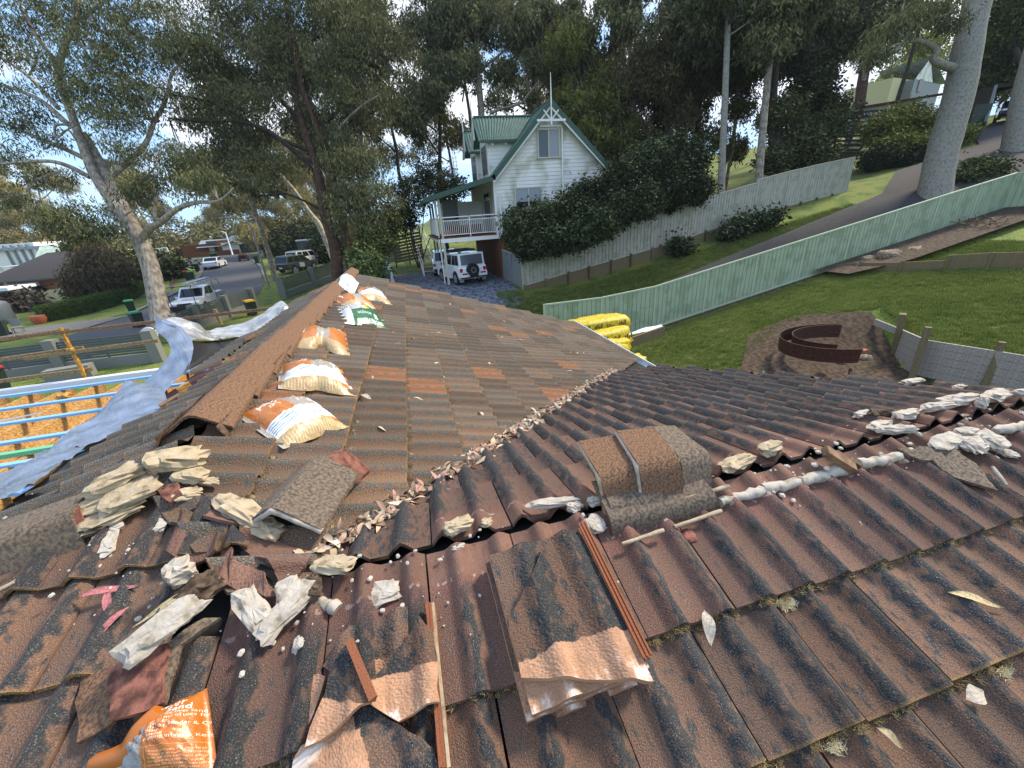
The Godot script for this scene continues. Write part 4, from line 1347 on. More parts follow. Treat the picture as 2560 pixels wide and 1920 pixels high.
	for k in 3:
		var a: Vector3 = [Vector3(-0.114, 3.948, -0.872), Vector3(-0.105, 3.944, -0.873), Vector3(-0.098, 3.940, -0.873)][k]
		var b: Vector3 = [Vector3(-0.117, 3.843, -0.520), Vector3(-0.109, 3.838, -0.520), Vector3(-0.099, 3.834, -0.519)][k]
		single("clay_rib", bar_mesh(a, b, 0.008, 0.012, nu), M["clay_edge" if k < 2 else "mortar"], ["left rib of the long ribbed clay tile edge", "middle rib of the long ribbed clay tile edge", "pale outer rib of the long ribbed clay tile edge"][k], "tile shard")
	lifted_piece("triangular orange tile piece leaning on the ribbed edge", [Vector2(-0.138, -0.495), Vector2(-0.122, -0.465), Vector2(-0.102, -0.448), Vector2(-0.104, -0.283), Vector2(-0.134, -0.284), Vector2(-0.207, -0.273), Vector2(-0.269, -0.319), Vector2(-0.270, -0.370), Vector2(-0.236, -0.399)], 0.070, rect0, 0.0)
	lifted_piece("orange tile fragment at the left of the broken heap", [Vector2(-0.471, -0.439), Vector2(-0.437, -0.452), Vector2(-0.393, -0.419), Vector2(-0.403, -0.384), Vector2(-0.438, -0.318), Vector2(-0.435, -0.289), Vector2(-0.455, -0.275), Vector2(-0.457, -0.345)], 0.035, rect0, 0.15, 0.30)
	lifted_piece("pointed tile piece with ribbed edge in the middle of the heap", [Vector2(-0.323, -0.485), Vector2(-0.290, -0.416), Vector2(-0.254, -0.332), Vector2(-0.257, -0.324), Vector2(-0.350, -0.294), Vector2(-0.418, -0.279), Vector2(-0.383, -0.376), Vector2(-0.358, -0.456)], 0.085, rect0, 0.35, 0.05)
	single("clay_rib", bar_mesh(Vector3(-0.322, 3.978, -0.797), Vector3(-0.258, 3.936, -0.656), 0.020, 0.012, nu), M["clay_edge"], "ribbed edge on the pointed middle tile piece", "tile shard")
	lifted_piece("grey broken tile lying in front at the bottom of the heap", [Vector2(-0.449, -0.270), Vector2(-0.431, -0.288), Vector2(-0.278, -0.325), Vector2(-0.263, -0.314), Vector2(-0.207, -0.269), Vector2(-0.131, -0.203), Vector2(-0.120, -0.152), Vector2(-0.453, -0.241)], 0.055, rect1, 1.2)
	shard("tile_shard", "thin dark slab lying over the right hand tiles", "near", [Vector2(1.903, -0.653), Vector2(1.952, -0.623), Vector2(2.042, -0.615), Vector2(2.133, -0.586), Vector2(2.135, -0.501), Vector2(2.080, -0.386), Vector2(2.028, -0.433), Vector2(1.979, -0.477), Vector2(1.984, -0.560), Vector2(1.922, -0.600)], 0.055, 0.012, "cap_grey", "tile shard", 45, false, Vector2(0.05, -0.06), 0.0, 0.012)
	single("batten_splinter", bar_mesh(Vector3(1.530, 4.030, -1.013), Vector3(1.624, 3.960, -0.953), 0.045, 0.03, nu), M["rail_rust"], "splintered reddish timber batten sticking out at the ridge", "batten")
	single("batten_splinter", bar_mesh(Vector3(1.649, 3.973, -0.998), Vector3(1.664, 3.960, -0.952), 0.018, 0.018, nu), M["old_wood"], "thin splinter beside the reddish batten", "batten")
	single("mortar_stick", tube_mesh([Vector3(2.207, 3.911, -0.823), Vector3(2.173, 3.903, -0.782), Vector3(2.155, 3.888, -0.747)], [0.008, 0.009, 0.006], 6), M["mortar_white"], "white stick of mortar right of the thin dark slab", "mortar")
	single("mortar_stick", tube_mesh([Vector3(1.460, 3.873, -0.785), Vector3(1.445, 3.862, -0.748)], [0.007, 0.006], 6), M["mortar_white"], "short white mortar stick on the tiles below the slab", "mortar")
	for e in [["brown flake of clay below the bedded dark cap", Vector3(0.811, 3.910, -0.892), Vector3(0.05, 0.012, 0.05), "cap_pink"], ["white mortar speck on the dark tile roll", Vector3(1.614, 3.848, -0.684), Vector3(0.035, 0.01, 0.012), "mortar_white"], ["white mortar speck left of the broken heap", Vector3(-0.610, 3.888, -0.816), Vector3(0.032, 0.012, 0.036), "mortar_white"], ["white mortar crumbs above the broken heap", Vector3(-0.485, 3.908, -0.883), Vector3(0.035, 0.014, 0.05), "mortar_white"], ["small mortar crumb in the ridge pan near the heap", Vector3(-0.468, 3.939, -0.987), Vector3(0.04, 0.02, 0.035), "mortar_white"], ["round clay pebble below the loose grey cap", Vector3(-0.584, 3.948, -1.515), Vector3(0.03, 0.025, 0.03), "mortar"]]:
		single("mortar_crumb", chunk(e[2], 70, 0.7, 0.3), M[e[3]], e[0], "mortar", Transform3D(Basis(near_x, near_n, near_s), e[1]), "broken mortar on the roof")
	lump("mortar_chunk", "grey mortar in the pan left of the tile stack", Vector3(-0.249, 3.933, -0.967), Vector3(0.12, 0.04, 0.08), "near", 0.1, "mortar_white", 61)

# a whole tile lying head down; q are its four corners in slope coordinates (upper left, upper right, lower right, lower left)
func lifted_tile(label: String, q: Array, h: float, shift: Vector2, rect: Rect2, outline: Array):
	var c: Vector2 = (q[0] + q[1] + q[2] + q[3]) * 0.25
	var down: Vector2 = ((q[2] + q[3]) - (q[0] + q[1])).normalized()
	var across := Vector2(down.y, -down.x)
	var loc := PackedVector2Array()
	if outline.is_empty():
		loc = PackedVector2Array([Vector2(-0.165, -0.205), Vector2(0.165, -0.205), Vector2(0.165, 0.215), Vector2(-0.165, 0.215)])
	else:
		var l := []
		for p in outline:
			l.append(Vector2((p - c).dot(across), (p - c).dot(down)))
		loc = jag(l, 0.006, 0.03, 9, [1, 2])
	var o := thing("lifted_tile", label, "roof tile", Vector3.ZERO, 0.0, "lifted tiles in the stack")
	o.transform = slope_xf("near", c.x + shift.x, c.y + shift.y, h, -atan2(down.x, down.y) * -1.0)
	var hf := func(x: float, z: float) -> float: return tile_profile(x + 0.165) * 0.75
	var uvf := func(x: float, z: float) -> Vector2: return rect.position + rect.size * Vector2(clampf(0.5 + x / 0.34, 0.02, 0.98), clampf(0.485 + z / 0.43, 0.01, 0.99))
	var cuts := []
	for k in range(-13, 14):
		cuts.append(k * 0.0125)
	part("tile_body", slab(loc, hf, 0.028, cuts, uvf, rect.position + rect.size * Vector2(0.5, 0.93)), M["tile_head"], o)
	var st := mb()
	for k in 3:
		box(st, Vector3(0.150 + k * 0.011, 0.010, 0.0), Vector3(0.005, 0.010, 0.40))
	part("side_lock", done(st), M["clay_edge"], o)

func lifted_piece(label: String, corners: Array, h: float, rect: Rect2, turn: float, vshift := 0.12):
	var c := Vector2.ZERO
	for p in corners:
		c += p
	c /= corners.size()
	var loc := []
	for p in corners:
		loc.append(p - c)
	var ct := cos(turn)
	var sn := sin(turn)
	var hf := func(x: float, z: float) -> float: return tile_profile(x * ct + z * sn + 0.21) * 0.8
	var uvf := func(x: float, z: float) -> Vector2: return rect.position + rect.size * Vector2(clampf(0.5 + (x * ct + z * sn) / 0.34, 0.02, 0.98), clampf(0.62 + vshift + (z * ct - x * sn) / 0.42, 0.01, 0.99))
	var cuts := []
	for k in range(-24, 25):
		cuts.append(k * 0.0125)
	single("broken_tile", slab(jag(loc, 0.006, 0.03, int(c.x * 977.0)), hf, 0.017, cuts, uvf, rect.position + rect.size * Vector2(0.5, 0.93)), M["tile_head"], label, "broken tile", slope_xf("near", c.x, c.y, h))

# ---------------------------------------------------------------- bags

func bag_mat(called: String, im: Image) -> StandardMaterial3D:
	var m := mat(called, Color.WHITE, 0.38)
	m.albedo_texture = ImageTexture.create_from_image(im)
	m.texture_repeat = false
	m.normal_enabled = true
	m.normal_texture = M["nrm"]
	m.normal_scale = 0.35
	m.clearcoat_enabled = true
	m.clearcoat = 0.35
	m.clearcoat_roughness = 0.3
	return m

# mottled sand seen through clear film
func sandy(im: Image, r: Rect2i, c: Color, seed_: int):
	for y in range(r.position.y, r.end.y):
		for x in range(r.position.x, r.end.x):
			var k := 0.88 + 0.16 * noise_b.get_noise_2d(x * 0.09 + seed_, y * 0.09) + 0.06 * noise_a.get_noise_2d(x * 0.9, y * 0.9)
			im.set_pixel(x, y, Color(c.r * k, c.g * k, c.b * k))

func river_image() -> Image:
	var im := Image.create(400, 260, false, Image.FORMAT_RGB8)
	var orange := Color(0.72, 0.42, 0.14)
	im.fill(orange)
	sandy(im, Rect2i(170, 0, 130, 150), Color(0.68, 0.64, 0.60), 3)
	for k in 18:
		im.fill_rect(Rect2i(205 + (k % 6) * 13, 48 + (k / 6) * 18, 10, 13), Color(0.66, 0.52, 0.42).lerp(Color(0.80, 0.74, 0.68), (k * 7 % 5) / 5.0))
	im.fill_rect(Rect2i(300, 0, 46, 150), Color(0.90, 0.90, 0.89))
	for k in 5:
		im.fill_rect(Rect2i(308 + k * 6, 22, 3, 60), Color(0.35, 0.36, 0.38))
	im.fill_rect(Rect2i(322, 94, 12, 12), Color(0.12, 0.12, 0.12))
	im.fill_rect(Rect2i(366, 40, 22, 36), Color(0.93, 0.78, 0.16))
	im.fill_rect(Rect2i(0, 150, 400, 62), Color(0.92, 0.92, 0.91))
	for k in 5:
		im.fill_rect(Rect2i(0, 158 + k * 9, 400, 4), Color(0.48, 0.58, 0.64) if k % 2 else Color(0.62, 0.66, 0.68))
	sandy(im, Rect2i(0, 212, 400, 48), Color(0.80, 0.68, 0.47), 9)
	for k in 26:
		im.fill_rect(Rect2i(k * 16, 218 + (k * 37 % 9), 3, 30), Color(0.88, 0.79, 0.62))
	im.fill_rect(Rect2i(330, 212, 70, 20), Color(0.76, 0.42, 0.12))
	sandy(im, Rect2i(0, 0, 20, 260), Color(0.72, 0.69, 0.65), 5)
	letter(im, "River", Vector2(150, 88), 26, Color(0.95, 0.94, 0.92), 180)
	letter(im, "Sand", Vector2(158, 52), 42, Color(0.95, 0.94, 0.92), 180, true)
	letter(im, "for paving", Vector2(292, 116), 16, Color(0.9, 0.88, 0.85), 180)
	return im

func orange_image() -> Image:
	var im := Image.create(400, 260, false, Image.FORMAT_RGB8)
	im.fill(Color(0.72, 0.42, 0.14))
	sandy(im, Rect2i(150, 0, 95, 260), Color(0.70, 0.66, 0.60), 3)
	sandy(im, Rect2i(0, 205, 400, 55), Color(0.80, 0.68, 0.48), 13)
	sandy(im, Rect2i(0, 0, 16, 260), Color(0.76, 0.68, 0.56), 5)
	im.fill_rect(Rect2i(126, 40, 44, 40), Color(0.92, 0.92, 0.9))
	for k in 5:
		im.fill_rect(Rect2i(132, 46 + k * 6, 32, 2), Color(0.4, 0.4, 0.4))
	im.fill_rect(Rect2i(48, 20, 10, 120), Color(0.93, 0.90, 0.84))
	im.fill_rect(Rect2i(290, 20, 9, 70), Color(0.93, 0.90, 0.84))
	im.fill_rect(Rect2i(312, 30, 26, 34), Color(0.90, 0.84, 0.75))
	im.fill_rect(Rect2i(90, 4, 34, 20), Color(0.93, 0.75, 0.18))
	return im

func green_image() -> Image:
	var im := Image.create(420, 240, false, Image.FORMAT_RGB8)
	var green := Color(0.05, 0.36, 0.18)
	im.fill(Color(0.87, 0.88, 0.88))
	sandy(im, Rect2i(96, 0, 160, 138), Color(0.82, 0.83, 0.84), 4)
	for k in 70:
		im.fill_rect(Rect2i(250 + k * 3, 40 - int(sin(k * 0.08) * 30.0), 3, 240), green)
	im.fill_rect(Rect2i(90, 138, 330, 102), green)
	im.fill_rect(Rect2i(92, 0, 4, 140), Color(0.2, 0.22, 0.22))
	im.fill_rect(Rect2i(240, 84, 40, 44), Color(0.90, 0.82, 0.16))
	im.fill_rect(Rect2i(300, 170, 34, 34), Color(0.86, 0.88, 0.86))
	im.fill_rect(Rect2i(376, 40, 26, 60), Color(0.80, 0.86, 0.82))
	letter(im, "WASHED FINE SAND", Vector2(118, 222), 27, Color(0.94, 0.95, 0.93), 0, true)
	letter(im, "landscape", Vector2(140, 172), 30, Color(0.92, 0.94, 0.92), 0)
	for k in 3:
		im.fill_rect(Rect2i(22 + k * 20, 30, 13, 26), Color(0.25, 0.27, 0.27))
		im.fill_rect(Rect2i(30 + k * 18, 66, 11, 24), Color(0.3, 0.32, 0.32))
	return im

func white_image() -> Image:
	var im := Image.create(320, 240, false, Image.FORMAT_RGB8)
	im.fill(Color(0.90, 0.91, 0.91))
	im.fill_rect(Rect2i(0, 0, 42, 90), Color(0.06, 0.36, 0.19))
	im.fill_rect(Rect2i(0, 150, 60, 60), Color(0.07, 0.38, 0.20))
	for k in 6:
		im.fill_rect(Rect2i(180 + k * 14, 200, 9, 20), Color(0.55, 0.57, 0.58))
	return im

func river_back_image() -> Image:
	var im := Image.create(420, 520, false, Image.FORMAT_RGB8)
	im.fill(Color(0.70, 0.40, 0.13))
	sandy(im, Rect2i(0, 0, 178, 520), Color(0.66, 0.65, 0.63), 4)
	for y in 200:
		im.fill_rect(Rect2i(0, y, int(178 - y * 0.25), 1), Color(0.70, 0.40, 0.13))
	for y in 90:
		im.fill_rect(Rect2i(28, 64 + y, 110, 1), Color(0.68, 0.67, 0.66))
	letter(im, "River", Vector2(182, 62), 58, Color(0.95, 0.94, 0.92), 0, true)
	letter(im, "Sand", Vector2(250, 106), 48, Color(0.95, 0.94, 0.92), 0, true)
	var lines := ["Versatile River Sand", "great mix of uses for the DIY", "Ideal for:", "Mortar, Render & Concrete", "BBQ", "Paving", "Potting mixes & Kerbing"]
	for i in lines.size():
		letter(im, lines[i], Vector2(196, 138 + i * 25), 24, Color(0.93, 0.90, 0.86))
	for e in [Rect2i(192, 330, 210, 3), Rect2i(192, 330, 3, 190), Rect2i(400, 330, 3, 190)]:
		im.fill_rect(e, Color(0.86, 0.62, 0.42))
	for i in 9:
		letter(im, ["Directions: wet the area first", "spread to an even depth and", "level off with a straight edge", "compact well before laying", "sweep the dry sand into joints", "and water in lightly after", "Store in a dry place away", "from children and animals", "Wear gloves and a mask"][i], Vector2(206, 362 + i * 18), 15, Color(0.90, 0.80, 0.70))
	return im

# a filled bag over four corner points; pinch narrows and twists the waist
func bag_mesh(c: Array, n: Vector3, thick: float, pinch := 0.0, seed_ := 1, flap := 0.05) -> ArrayMesh:
	var nu := 30
	var nv := 18
	var st := mb()
	for side in 2:
		st.set_smooth_group(1)
		var g := []
		for j in nv + 1:
			var row := []
			for i in nu + 1:
				var u := float(i) / nu
				var v := float(j) / nv
				var vv := v
				var waist := pinch * exp(-pow((u - 0.5) / 0.13, 2.0))
				vv = 0.5 + (v - 0.5) * (1.0 - waist)
				vv += 0.02 * noise_a.get_noise_2d(u * 7.0, v * 3.0 + seed_)
				var p: Vector3 = c[0].lerp(c[1], u).lerp(c[3].lerp(c[2], u), vv)
				var uu := clampf((u - flap) / (1.0 - 2.0 * flap), 0.0, 1.0)
				var f := pow(maxf(sin(PI * uu), 0.0), 0.55) * pow(maxf(sin(PI * v), 0.0), 0.62)
				f *= 1.0 - 0.35 * waist
				var wr := noise_b.get_noise_2d(u * 6.0 + seed_ * 3.0, v * 9.0) * 0.18 + absf(noise_a.get_noise_2d(u * 18.0 + v * 9.0, v * 6.0 + seed_)) * 0.14
				var h := thick * f * (1.0 + wr) + 0.006 * noise_a.get_noise_2d(u * 30.0, v * 20.0 + seed_) * minf(1.0, f * 3.0)
				p += n * (h + 0.004 if side == 0 else 0.002)
				row.append([p, Vector2(clampf(u, 0.005, 0.995), clampf(v, 0.005, 0.995))])
			g.append(row)
		for j in nv:
			for i in nu:
				for e in [[j, i], [j, i + 1], [j + 1, i + 1], [j, i], [j + 1, i + 1], [j + 1, i]]:
					st.set_uv(g[e[0]][e[1]][1])
					st.add_vertex(g[e[0]][e[1]][0])
	return done(st)

func put_bag(label: String, c: Array, n: Vector3, thick: float, m: Material, pinch := 0.0, seed_ := 1):
	single("sand_bag", bag_mesh(c, n, thick, pinch, seed_), m, label, "sand bag", Transform3D(), "bags of sand on the roof")

func build_bags():
	var river := bag_mat("bag_river", river_image())
	var orange := bag_mat("bag_orange", orange_image())
	var green := bag_mat("bag_green", green_image())
	var white := bag_mat("bag_white", white_image())
	mat("bag_plain", Color(0.70, 0.40, 0.13), 0.4)
	var back := bag_mat("bag_river_back", river_back_image())
	put_bag("orange River Sand bag with grey panel nearest the viewer on the ridge row", [Vector3(-1.047, 4.118, -2.193), Vector3(-0.795, 4.031, -2.511), Vector3(-0.499, 3.929, -2.201), Vector3(-0.757, 4.018, -1.891)], mid_n, 0.115, river, 0.0, 2)
	put_bag("River Sand bag with blue grey stripes and tan underside, second in the row", [Vector3(-1.050, 4.119, -3.036), Vector3(-0.682, 3.992, -3.200), Vector3(-0.508, 3.932, -2.649), Vector3(-0.954, 4.086, -2.605)], mid_n, 0.12, river, 0.12, 5)
	put_bag("orange bag pinched in the middle like a bow, third in the row", [Vector3(-1.135, 4.148, -4.054), Vector3(-0.765, 4.021, -4.253), Vector3(-0.639, 3.977, -3.487), Vector3(-1.069, 4.126, -3.459)], mid_n, 0.12, orange, 0.42, 8)
	put_bag("orange sand bag lying behind the green and white bag", [Vector3(-1.13, 4.15, -5.86), Vector3(-0.74, 4.01, -6.27), Vector3(-0.52, 3.94, -5.59), Vector3(-0.93, 4.08, -5.44)], mid_n, 0.13, orange, 0.1, 11)
	put_bag("green and white washed fine sand bag on the roof", [Vector3(-1.00, 4.10, -5.36), Vector3(-0.62, 3.97, -5.73), Vector3(-0.37, 3.88, -4.74), Vector3(-0.81, 4.04, -4.56)], mid_n, 0.12, green, 0.08, 14)
	put_bag("striped sand bag with tan underside near the far end of the row", [Vector3(-0.93, 4.08, -6.89), Vector3(-0.59, 3.96, -7.15), Vector3(-0.36, 3.88, -6.26), Vector3(-0.85, 4.05, -6.19)], mid_n, 0.13, river, 0.1, 17)
	put_bag("white sand bag with green corner at the far end of the ridge", [Vector3(-1.28, 4.23, -7.92), Vector3(-0.94, 4.11, -7.55), Vector3(-0.90, 4.09, -6.33), Vector3(-1.22, 4.20, -6.74)], mid_n, 0.14, white, 0.05, 20)
	put_bag("orange River Sand bag with printed directions in the bottom left corner", [Vector3(-0.830, 3.893, -0.798), Vector3(-0.691, 3.920, -0.819), Vector3(-0.615, 3.855, -0.638), Vector3(-0.873, 3.861, -0.692)], near_n, 0.085, back, 0.0, 23)
	single("bag_fold", tube_mesh(smooth_path([Vector3(-0.760, 3.957, -0.768), Vector3(-0.786, 3.940, -0.746), Vector3(-0.821, 3.911, -0.721), Vector3(-0.937, 3.876, -0.744)], 5), [0.02, 0.022, 0.024, 0.026, 0.028, 0.03, 0.03, 0.03, 0.03, 0.028, 0.026, 0.024, 0.022, 0.02, 0.016, 0.01], 8), M["bag_plain"], "rolled orange edge of the bottom left sand bag", "sand bag")

# ---------------------------------------------------------------- stripped roof, tarpaulin, scaffold on the left

func cloth(rows: Array, si: int, sj: int, wrinkle: float, seed_: int) -> ArrayMesh:
	var g := refine(rows, si, sj)
	var nj := g.size()
	var ni: int = g[0].size()
	for j in nj:
		for i in ni:
			var p: Vector3 = g[j][i]
			var k := noise_b.get_noise_3d(p.x * 1.6 + seed_, p.y * 1.6, p.z * 1.6) * 1.2 + 1.5 * absf(noise_a.get_noise_3d(p.x * 2.6 + p.z * 1.7, p.y * 2.0 + seed_, p.z * 1.1))
			g[j][i] = p + Vector3(0.25, 0.85, 0.3) * wrinkle * k
	return sheet(g)

func build_left_works():
	var t := thing("tarpaulin", "long crumpled silver blue tarpaulin along the stripped edge of the roof", "tarpaulin")
	part("far_strip", cloth([
		[Vector3(-3.68, 4.01, -6.65), Vector3(-3.49, 3.96, -6.69), Vector3(-3.29, 3.84, -6.82), Vector3(-3.25, 3.70, -6.97), Vector3(-3.12, 3.67, -7.15), Vector3(-2.76, 3.72, -7.20), Vector3(-2.45, 3.83, -7.29), Vector3(-2.25, 3.95, -7.42), Vector3(-2.14, 3.88, -7.36)],
		[Vector3(-3.35, 3.87, -6.40), Vector3(-3.32, 3.82, -6.49), Vector3(-3.17, 3.73, -6.64), Vector3(-3.17, 3.64, -6.82), Vector3(-3.04, 3.61, -7.00), Vector3(-2.72, 3.62, -7.04), Vector3(-2.39, 3.73, -7.13), Vector3(-2.20, 3.85, -7.25), Vector3(-2.11, 3.83, -7.27)],
		[Vector3(-3.10, 3.71, -6.16), Vector3(-3.10, 3.69, -6.26), Vector3(-3.04, 3.63, -6.45), Vector3(-2.99, 3.58, -6.64), Vector3(-2.88, 3.54, -6.82), Vector3(-2.71, 3.55, -6.90), Vector3(-2.37, 3.65, -6.97), Vector3(-2.20, 3.73, -7.08), Vector3(-2.11, 3.76, -7.19)]], 5, 6, 0.05, 3), M["tarp_silver"], t)
	part("upright_fold", cloth([
		[Vector3(-3.68, 4.00, -6.65), Vector3(-3.40, 3.94, -6.50), Vector3(-3.11, 3.75, -6.18)],
		[Vector3(-3.63, 3.84, -6.45), Vector3(-3.32, 3.81, -6.26), Vector3(-3.02, 3.67, -5.96)],
		[Vector3(-3.40, 3.73, -6.18), Vector3(-3.15, 3.68, -5.94), Vector3(-2.98, 3.58, -5.74)],
		[Vector3(-3.30, 3.63, -5.95), Vector3(-3.14, 3.55, -5.77), Vector3(-2.99, 3.49, -5.59)],
		[Vector3(-3.42, 3.46, -5.79), Vector3(-3.25, 3.42, -5.62), Vector3(-3.10, 3.38, -5.46)],
		[Vector3(-3.56, 3.35, -5.66), Vector3(-3.37, 3.33, -5.50), Vector3(-3.12, 3.33, -5.22)]], 6, 6, 0.04, 9), M["tarp"], t)
	part("heap", cloth([
		[Vector3(-3.86, 3.36, -5.85), Vector3(-3.67, 3.38, -5.70), Vector3(-3.51, 3.37, -5.60), Vector3(-3.31, 3.35, -5.44), Vector3(-3.12, 3.33, -5.22)],
		[Vector3(-3.83, 3.31, -5.59), Vector3(-3.43, 3.40, -5.21), Vector3(-3.22, 3.40, -5.05), Vector3(-3.00, 3.38, -4.88), Vector3(-2.83, 3.34, -4.71)],
		[Vector3(-3.85, 3.20, -5.22), Vector3(-3.34, 3.34, -4.72), Vector3(-3.07, 3.37, -4.56), Vector3(-2.773, 3.395, -4.388), Vector3(-2.564, 3.430, -4.355)],
		[Vector3(-3.71, 3.23, -4.75), Vector3(-3.290, 3.322, -4.361), Vector3(-2.949, 3.390, -4.146), Vector3(-2.695, 3.433, -4.052), Vector3(-2.494, 3.483, -4.028)],
		[Vector3(-3.67, 3.26, -4.53), Vector3(-3.206, 3.339, -4.015), Vector3(-2.887, 3.446, -3.822), Vector3(-2.702, 3.477, -3.849), Vector3(-2.549, 3.494, -3.878)],
		[Vector3(-3.627, 3.240, -4.178), Vector3(-3.160, 3.382, -3.800), Vector3(-2.867, 3.467, -3.603), Vector3(-2.730, 3.496, -3.641), Vector3(-2.590, 3.518, -3.730)]], 7, 7, 0.05, 15), M["tarp"], t)
	part("tail", cloth([
		[Vector3(-3.444, 3.330, -3.987), Vector3(-3.000, 3.474, -3.615), Vector3(-2.559, 3.633, -3.238), Vector3(-2.407, 3.675, -3.256)],
		[Vector3(-3.346, 3.415, -3.667), Vector3(-2.786, 3.601, -3.176), Vector3(-2.516, 3.676, -3.002), Vector3(-2.348, 3.732, -2.944)],
		[Vector3(-3.093, 3.549, -3.178), Vector3(-2.741, 3.658, -2.945), Vector3(-2.463, 3.727, -2.767), Vector3(-2.236, 3.799, -2.635)],
		[Vector3(-2.884, 3.621, -2.861), Vector3(-2.569, 3.718, -2.631), Vector3(-2.321, 3.798, -2.465), Vector3(-2.103, 3.859, -2.342)],
		[Vector3(-2.556, 3.718, -2.427), Vector3(-2.304, 3.815, -2.256), Vector3(-2.140, 3.876, -2.157), Vector3(-2.004, 3.918, -2.088)]], 7, 7, 0.045, 21), M["tarp"], t)
	part("black_underside", cloth([
		[Vector3(-2.391, 3.535, -4.050), Vector3(-2.333, 3.558, -3.924), Vector3(-2.308, 3.581, -3.717)],
		[Vector3(-2.433, 3.586, -3.658), Vector3(-2.359, 3.590, -3.576), Vector3(-2.305, 3.623, -3.410)],
		[Vector3(-2.398, 3.685, -3.202), Vector3(-2.283, 3.706, -3.107), Vector3(-2.185, 3.726, -2.949)],
		[Vector3(-2.377, 3.727, -2.949), Vector3(-2.252, 3.748, -2.818), Vector3(-2.134, 3.763, -2.652)],
		[Vector3(-2.249, 3.800, -2.639), Vector3(-2.107, 3.836, -2.478), Vector3(-2.000, 3.821, -2.301)],
		[Vector3(-2.114, 3.860, -2.345), Vector3(-2.000, 3.878, -2.215), Vector3(-1.908, 3.879, -2.105)],
		[Vector3(-2.111, 3.869, -2.147), Vector3(-2.042, 3.869, -2.076), Vector3(-1.932, 3.891, -1.960)]], 4, 5, 0.012, 27), M["tarp_black"], t)
	part("black_lining", cloth([
		[Vector3(-3.13, 3.71, -6.22), Vector3(-3.02, 3.57, -6.69), Vector3(-2.76, 3.54, -6.96)],
		[Vector3(-3.02, 3.58, -5.86), Vector3(-2.97, 3.49, -6.15), Vector3(-2.84, 3.50, -6.46)],
		[Vector3(-2.99, 3.47, -5.47), Vector3(-2.96, 3.48, -5.58), Vector3(-2.86, 3.49, -5.79)]], 3, 3, 0.02, 31), M["tarp_black"], t)
	for p in [Vector3(-2.96, 3.61, -6.62), Vector3(-2.50, 3.61, -6.88), Vector3(-2.06, 3.81, -7.14)]:
		part("eyelet", chunk(Vector3(0.05, 0.05, 0.03), 3, 1.0, 0.0, true), M["steel"], t, Transform3D(Basis(), p))
	var y := 2.88
	var d := thing("stripped_lean_to_roof", "low roof frame stripped to timber joists under light blue battens", "roof frame", Vector3.ZERO)
	for k in 12:
		var x := -8.6 + k * 0.45
		part("joist", bar_mesh(Vector3(x, y - 0.10, -7.75), Vector3(x, y - 0.06, -2.4), 0.045, 0.19), M["rafter"], d)
	for k in 6:
		var z: float = [-7.55, -6.85, -6.18, -5.46, -4.78, -4.1][k]
		part("batten", bar_mesh(Vector3(-9.0, y + 0.025, z), Vector3(-3.75, y + 0.025, z - 0.03), 0.075, 0.035), M["batten_blue"], d)
	part("batten", bar_mesh(Vector3(-7.0, y + 0.045, -5.02), Vector3(-4.05, y + 0.045, -5.05), 0.07, 0.05), M["batten_green"], d)
	part("fascia_gutter", bar_mesh(Vector3(-9.2, y, -7.86), Vector3(-3.7, y, -7.92), 0.13, 0.11), M["gutter_white"], d)
	part("silver_foil", box_mesh(Vector3(-6.3, y - 0.215, -5.2), Vector3(5.4, 0.012, 5.2)), M["foil"], d)
	part("silver_strip", bar_mesh(Vector3(-8.9, y + 0.055, -5.5), Vector3(-5.3, y + 0.06, -6.35), 0.04, 0.006), M["foil"], d)
	part("bracket", chunk(Vector3(0.16, 0.10, 0.14), 8, 0.7, 0.3), M["rafter"], d, Transform3D(Basis(), Vector3(-5.55, y + 0.03, -7.1)))
	part("ceiling_joist", bar_mesh(Vector3(-2.759, 3.430, -4.449), Vector3(-2.38, 3.56, -4.73), 0.09, 0.05), M["rail_rust"], house)
	part("rafter_end", bar_mesh(Vector3(-2.290, 3.708, -4.016), Vector3(-2.209, 3.736, -4.084), 0.05, 0.08), M["rafter"], house)
	part("rafter_end", bar_mesh(Vector3(-1.970, 3.818, -3.860), Vector3(-1.898, 3.843, -3.850), 0.05, 0.08), M["rafter"], house)
	part("roof_void", sheet([[Vector3(-3.08, 3.13, -5.14), Vector3(-3.06, 3.14, -5.71), Vector3(-2.85, 3.21, -6.55)], [Vector3(-4.10, 2.78, -6.63), Vector3(-4.48, 2.65, -8.14), Vector3(-4.46, 2.65, -9.18)]]), M["brick_red"], house)
	var s := thing("edge_guard_rail", "timber guard rails on a yellow post along the stripped roof edge", "guard rail")
	part("post", bar_mesh(Vector3(-5.85, 2.87, -8.05), Vector3(-5.84, 3.81, -8.05), 0.045, 0.045), M["pole_yellow"], s)
	part("post_clamp", chunk(Vector3(0.09, 0.07, 0.09), 5, 0.5, 0.05), M["pole_yellow"], s, Transform3D(Basis(), Vector3(-5.84, 3.43, -8.03)))
	part("rail", bar_mesh(Vector3(-6.83, 3.72, -8.10), Vector3(-5.75, 3.75, -8.10), 0.035, 0.07), M["rail_wood"], s)
	part("rail", bar_mesh(Vector3(-6.52, 3.74, -8.00), Vector3(-2.50, 3.76, -8.00), 0.035, 0.05), M["rail_rust"], s)
	part("rail", bar_mesh(Vector3(-6.96, 3.39, -8.10), Vector3(-5.70, 3.43, -8.10), 0.035, 0.06), M["rail_wood"], s)
	part("rail", bar_mesh(Vector3(-6.50, 3.38, -8.00), Vector3(-4.53, 3.42, -8.00), 0.035, 0.06), M["rail_wood"], s)
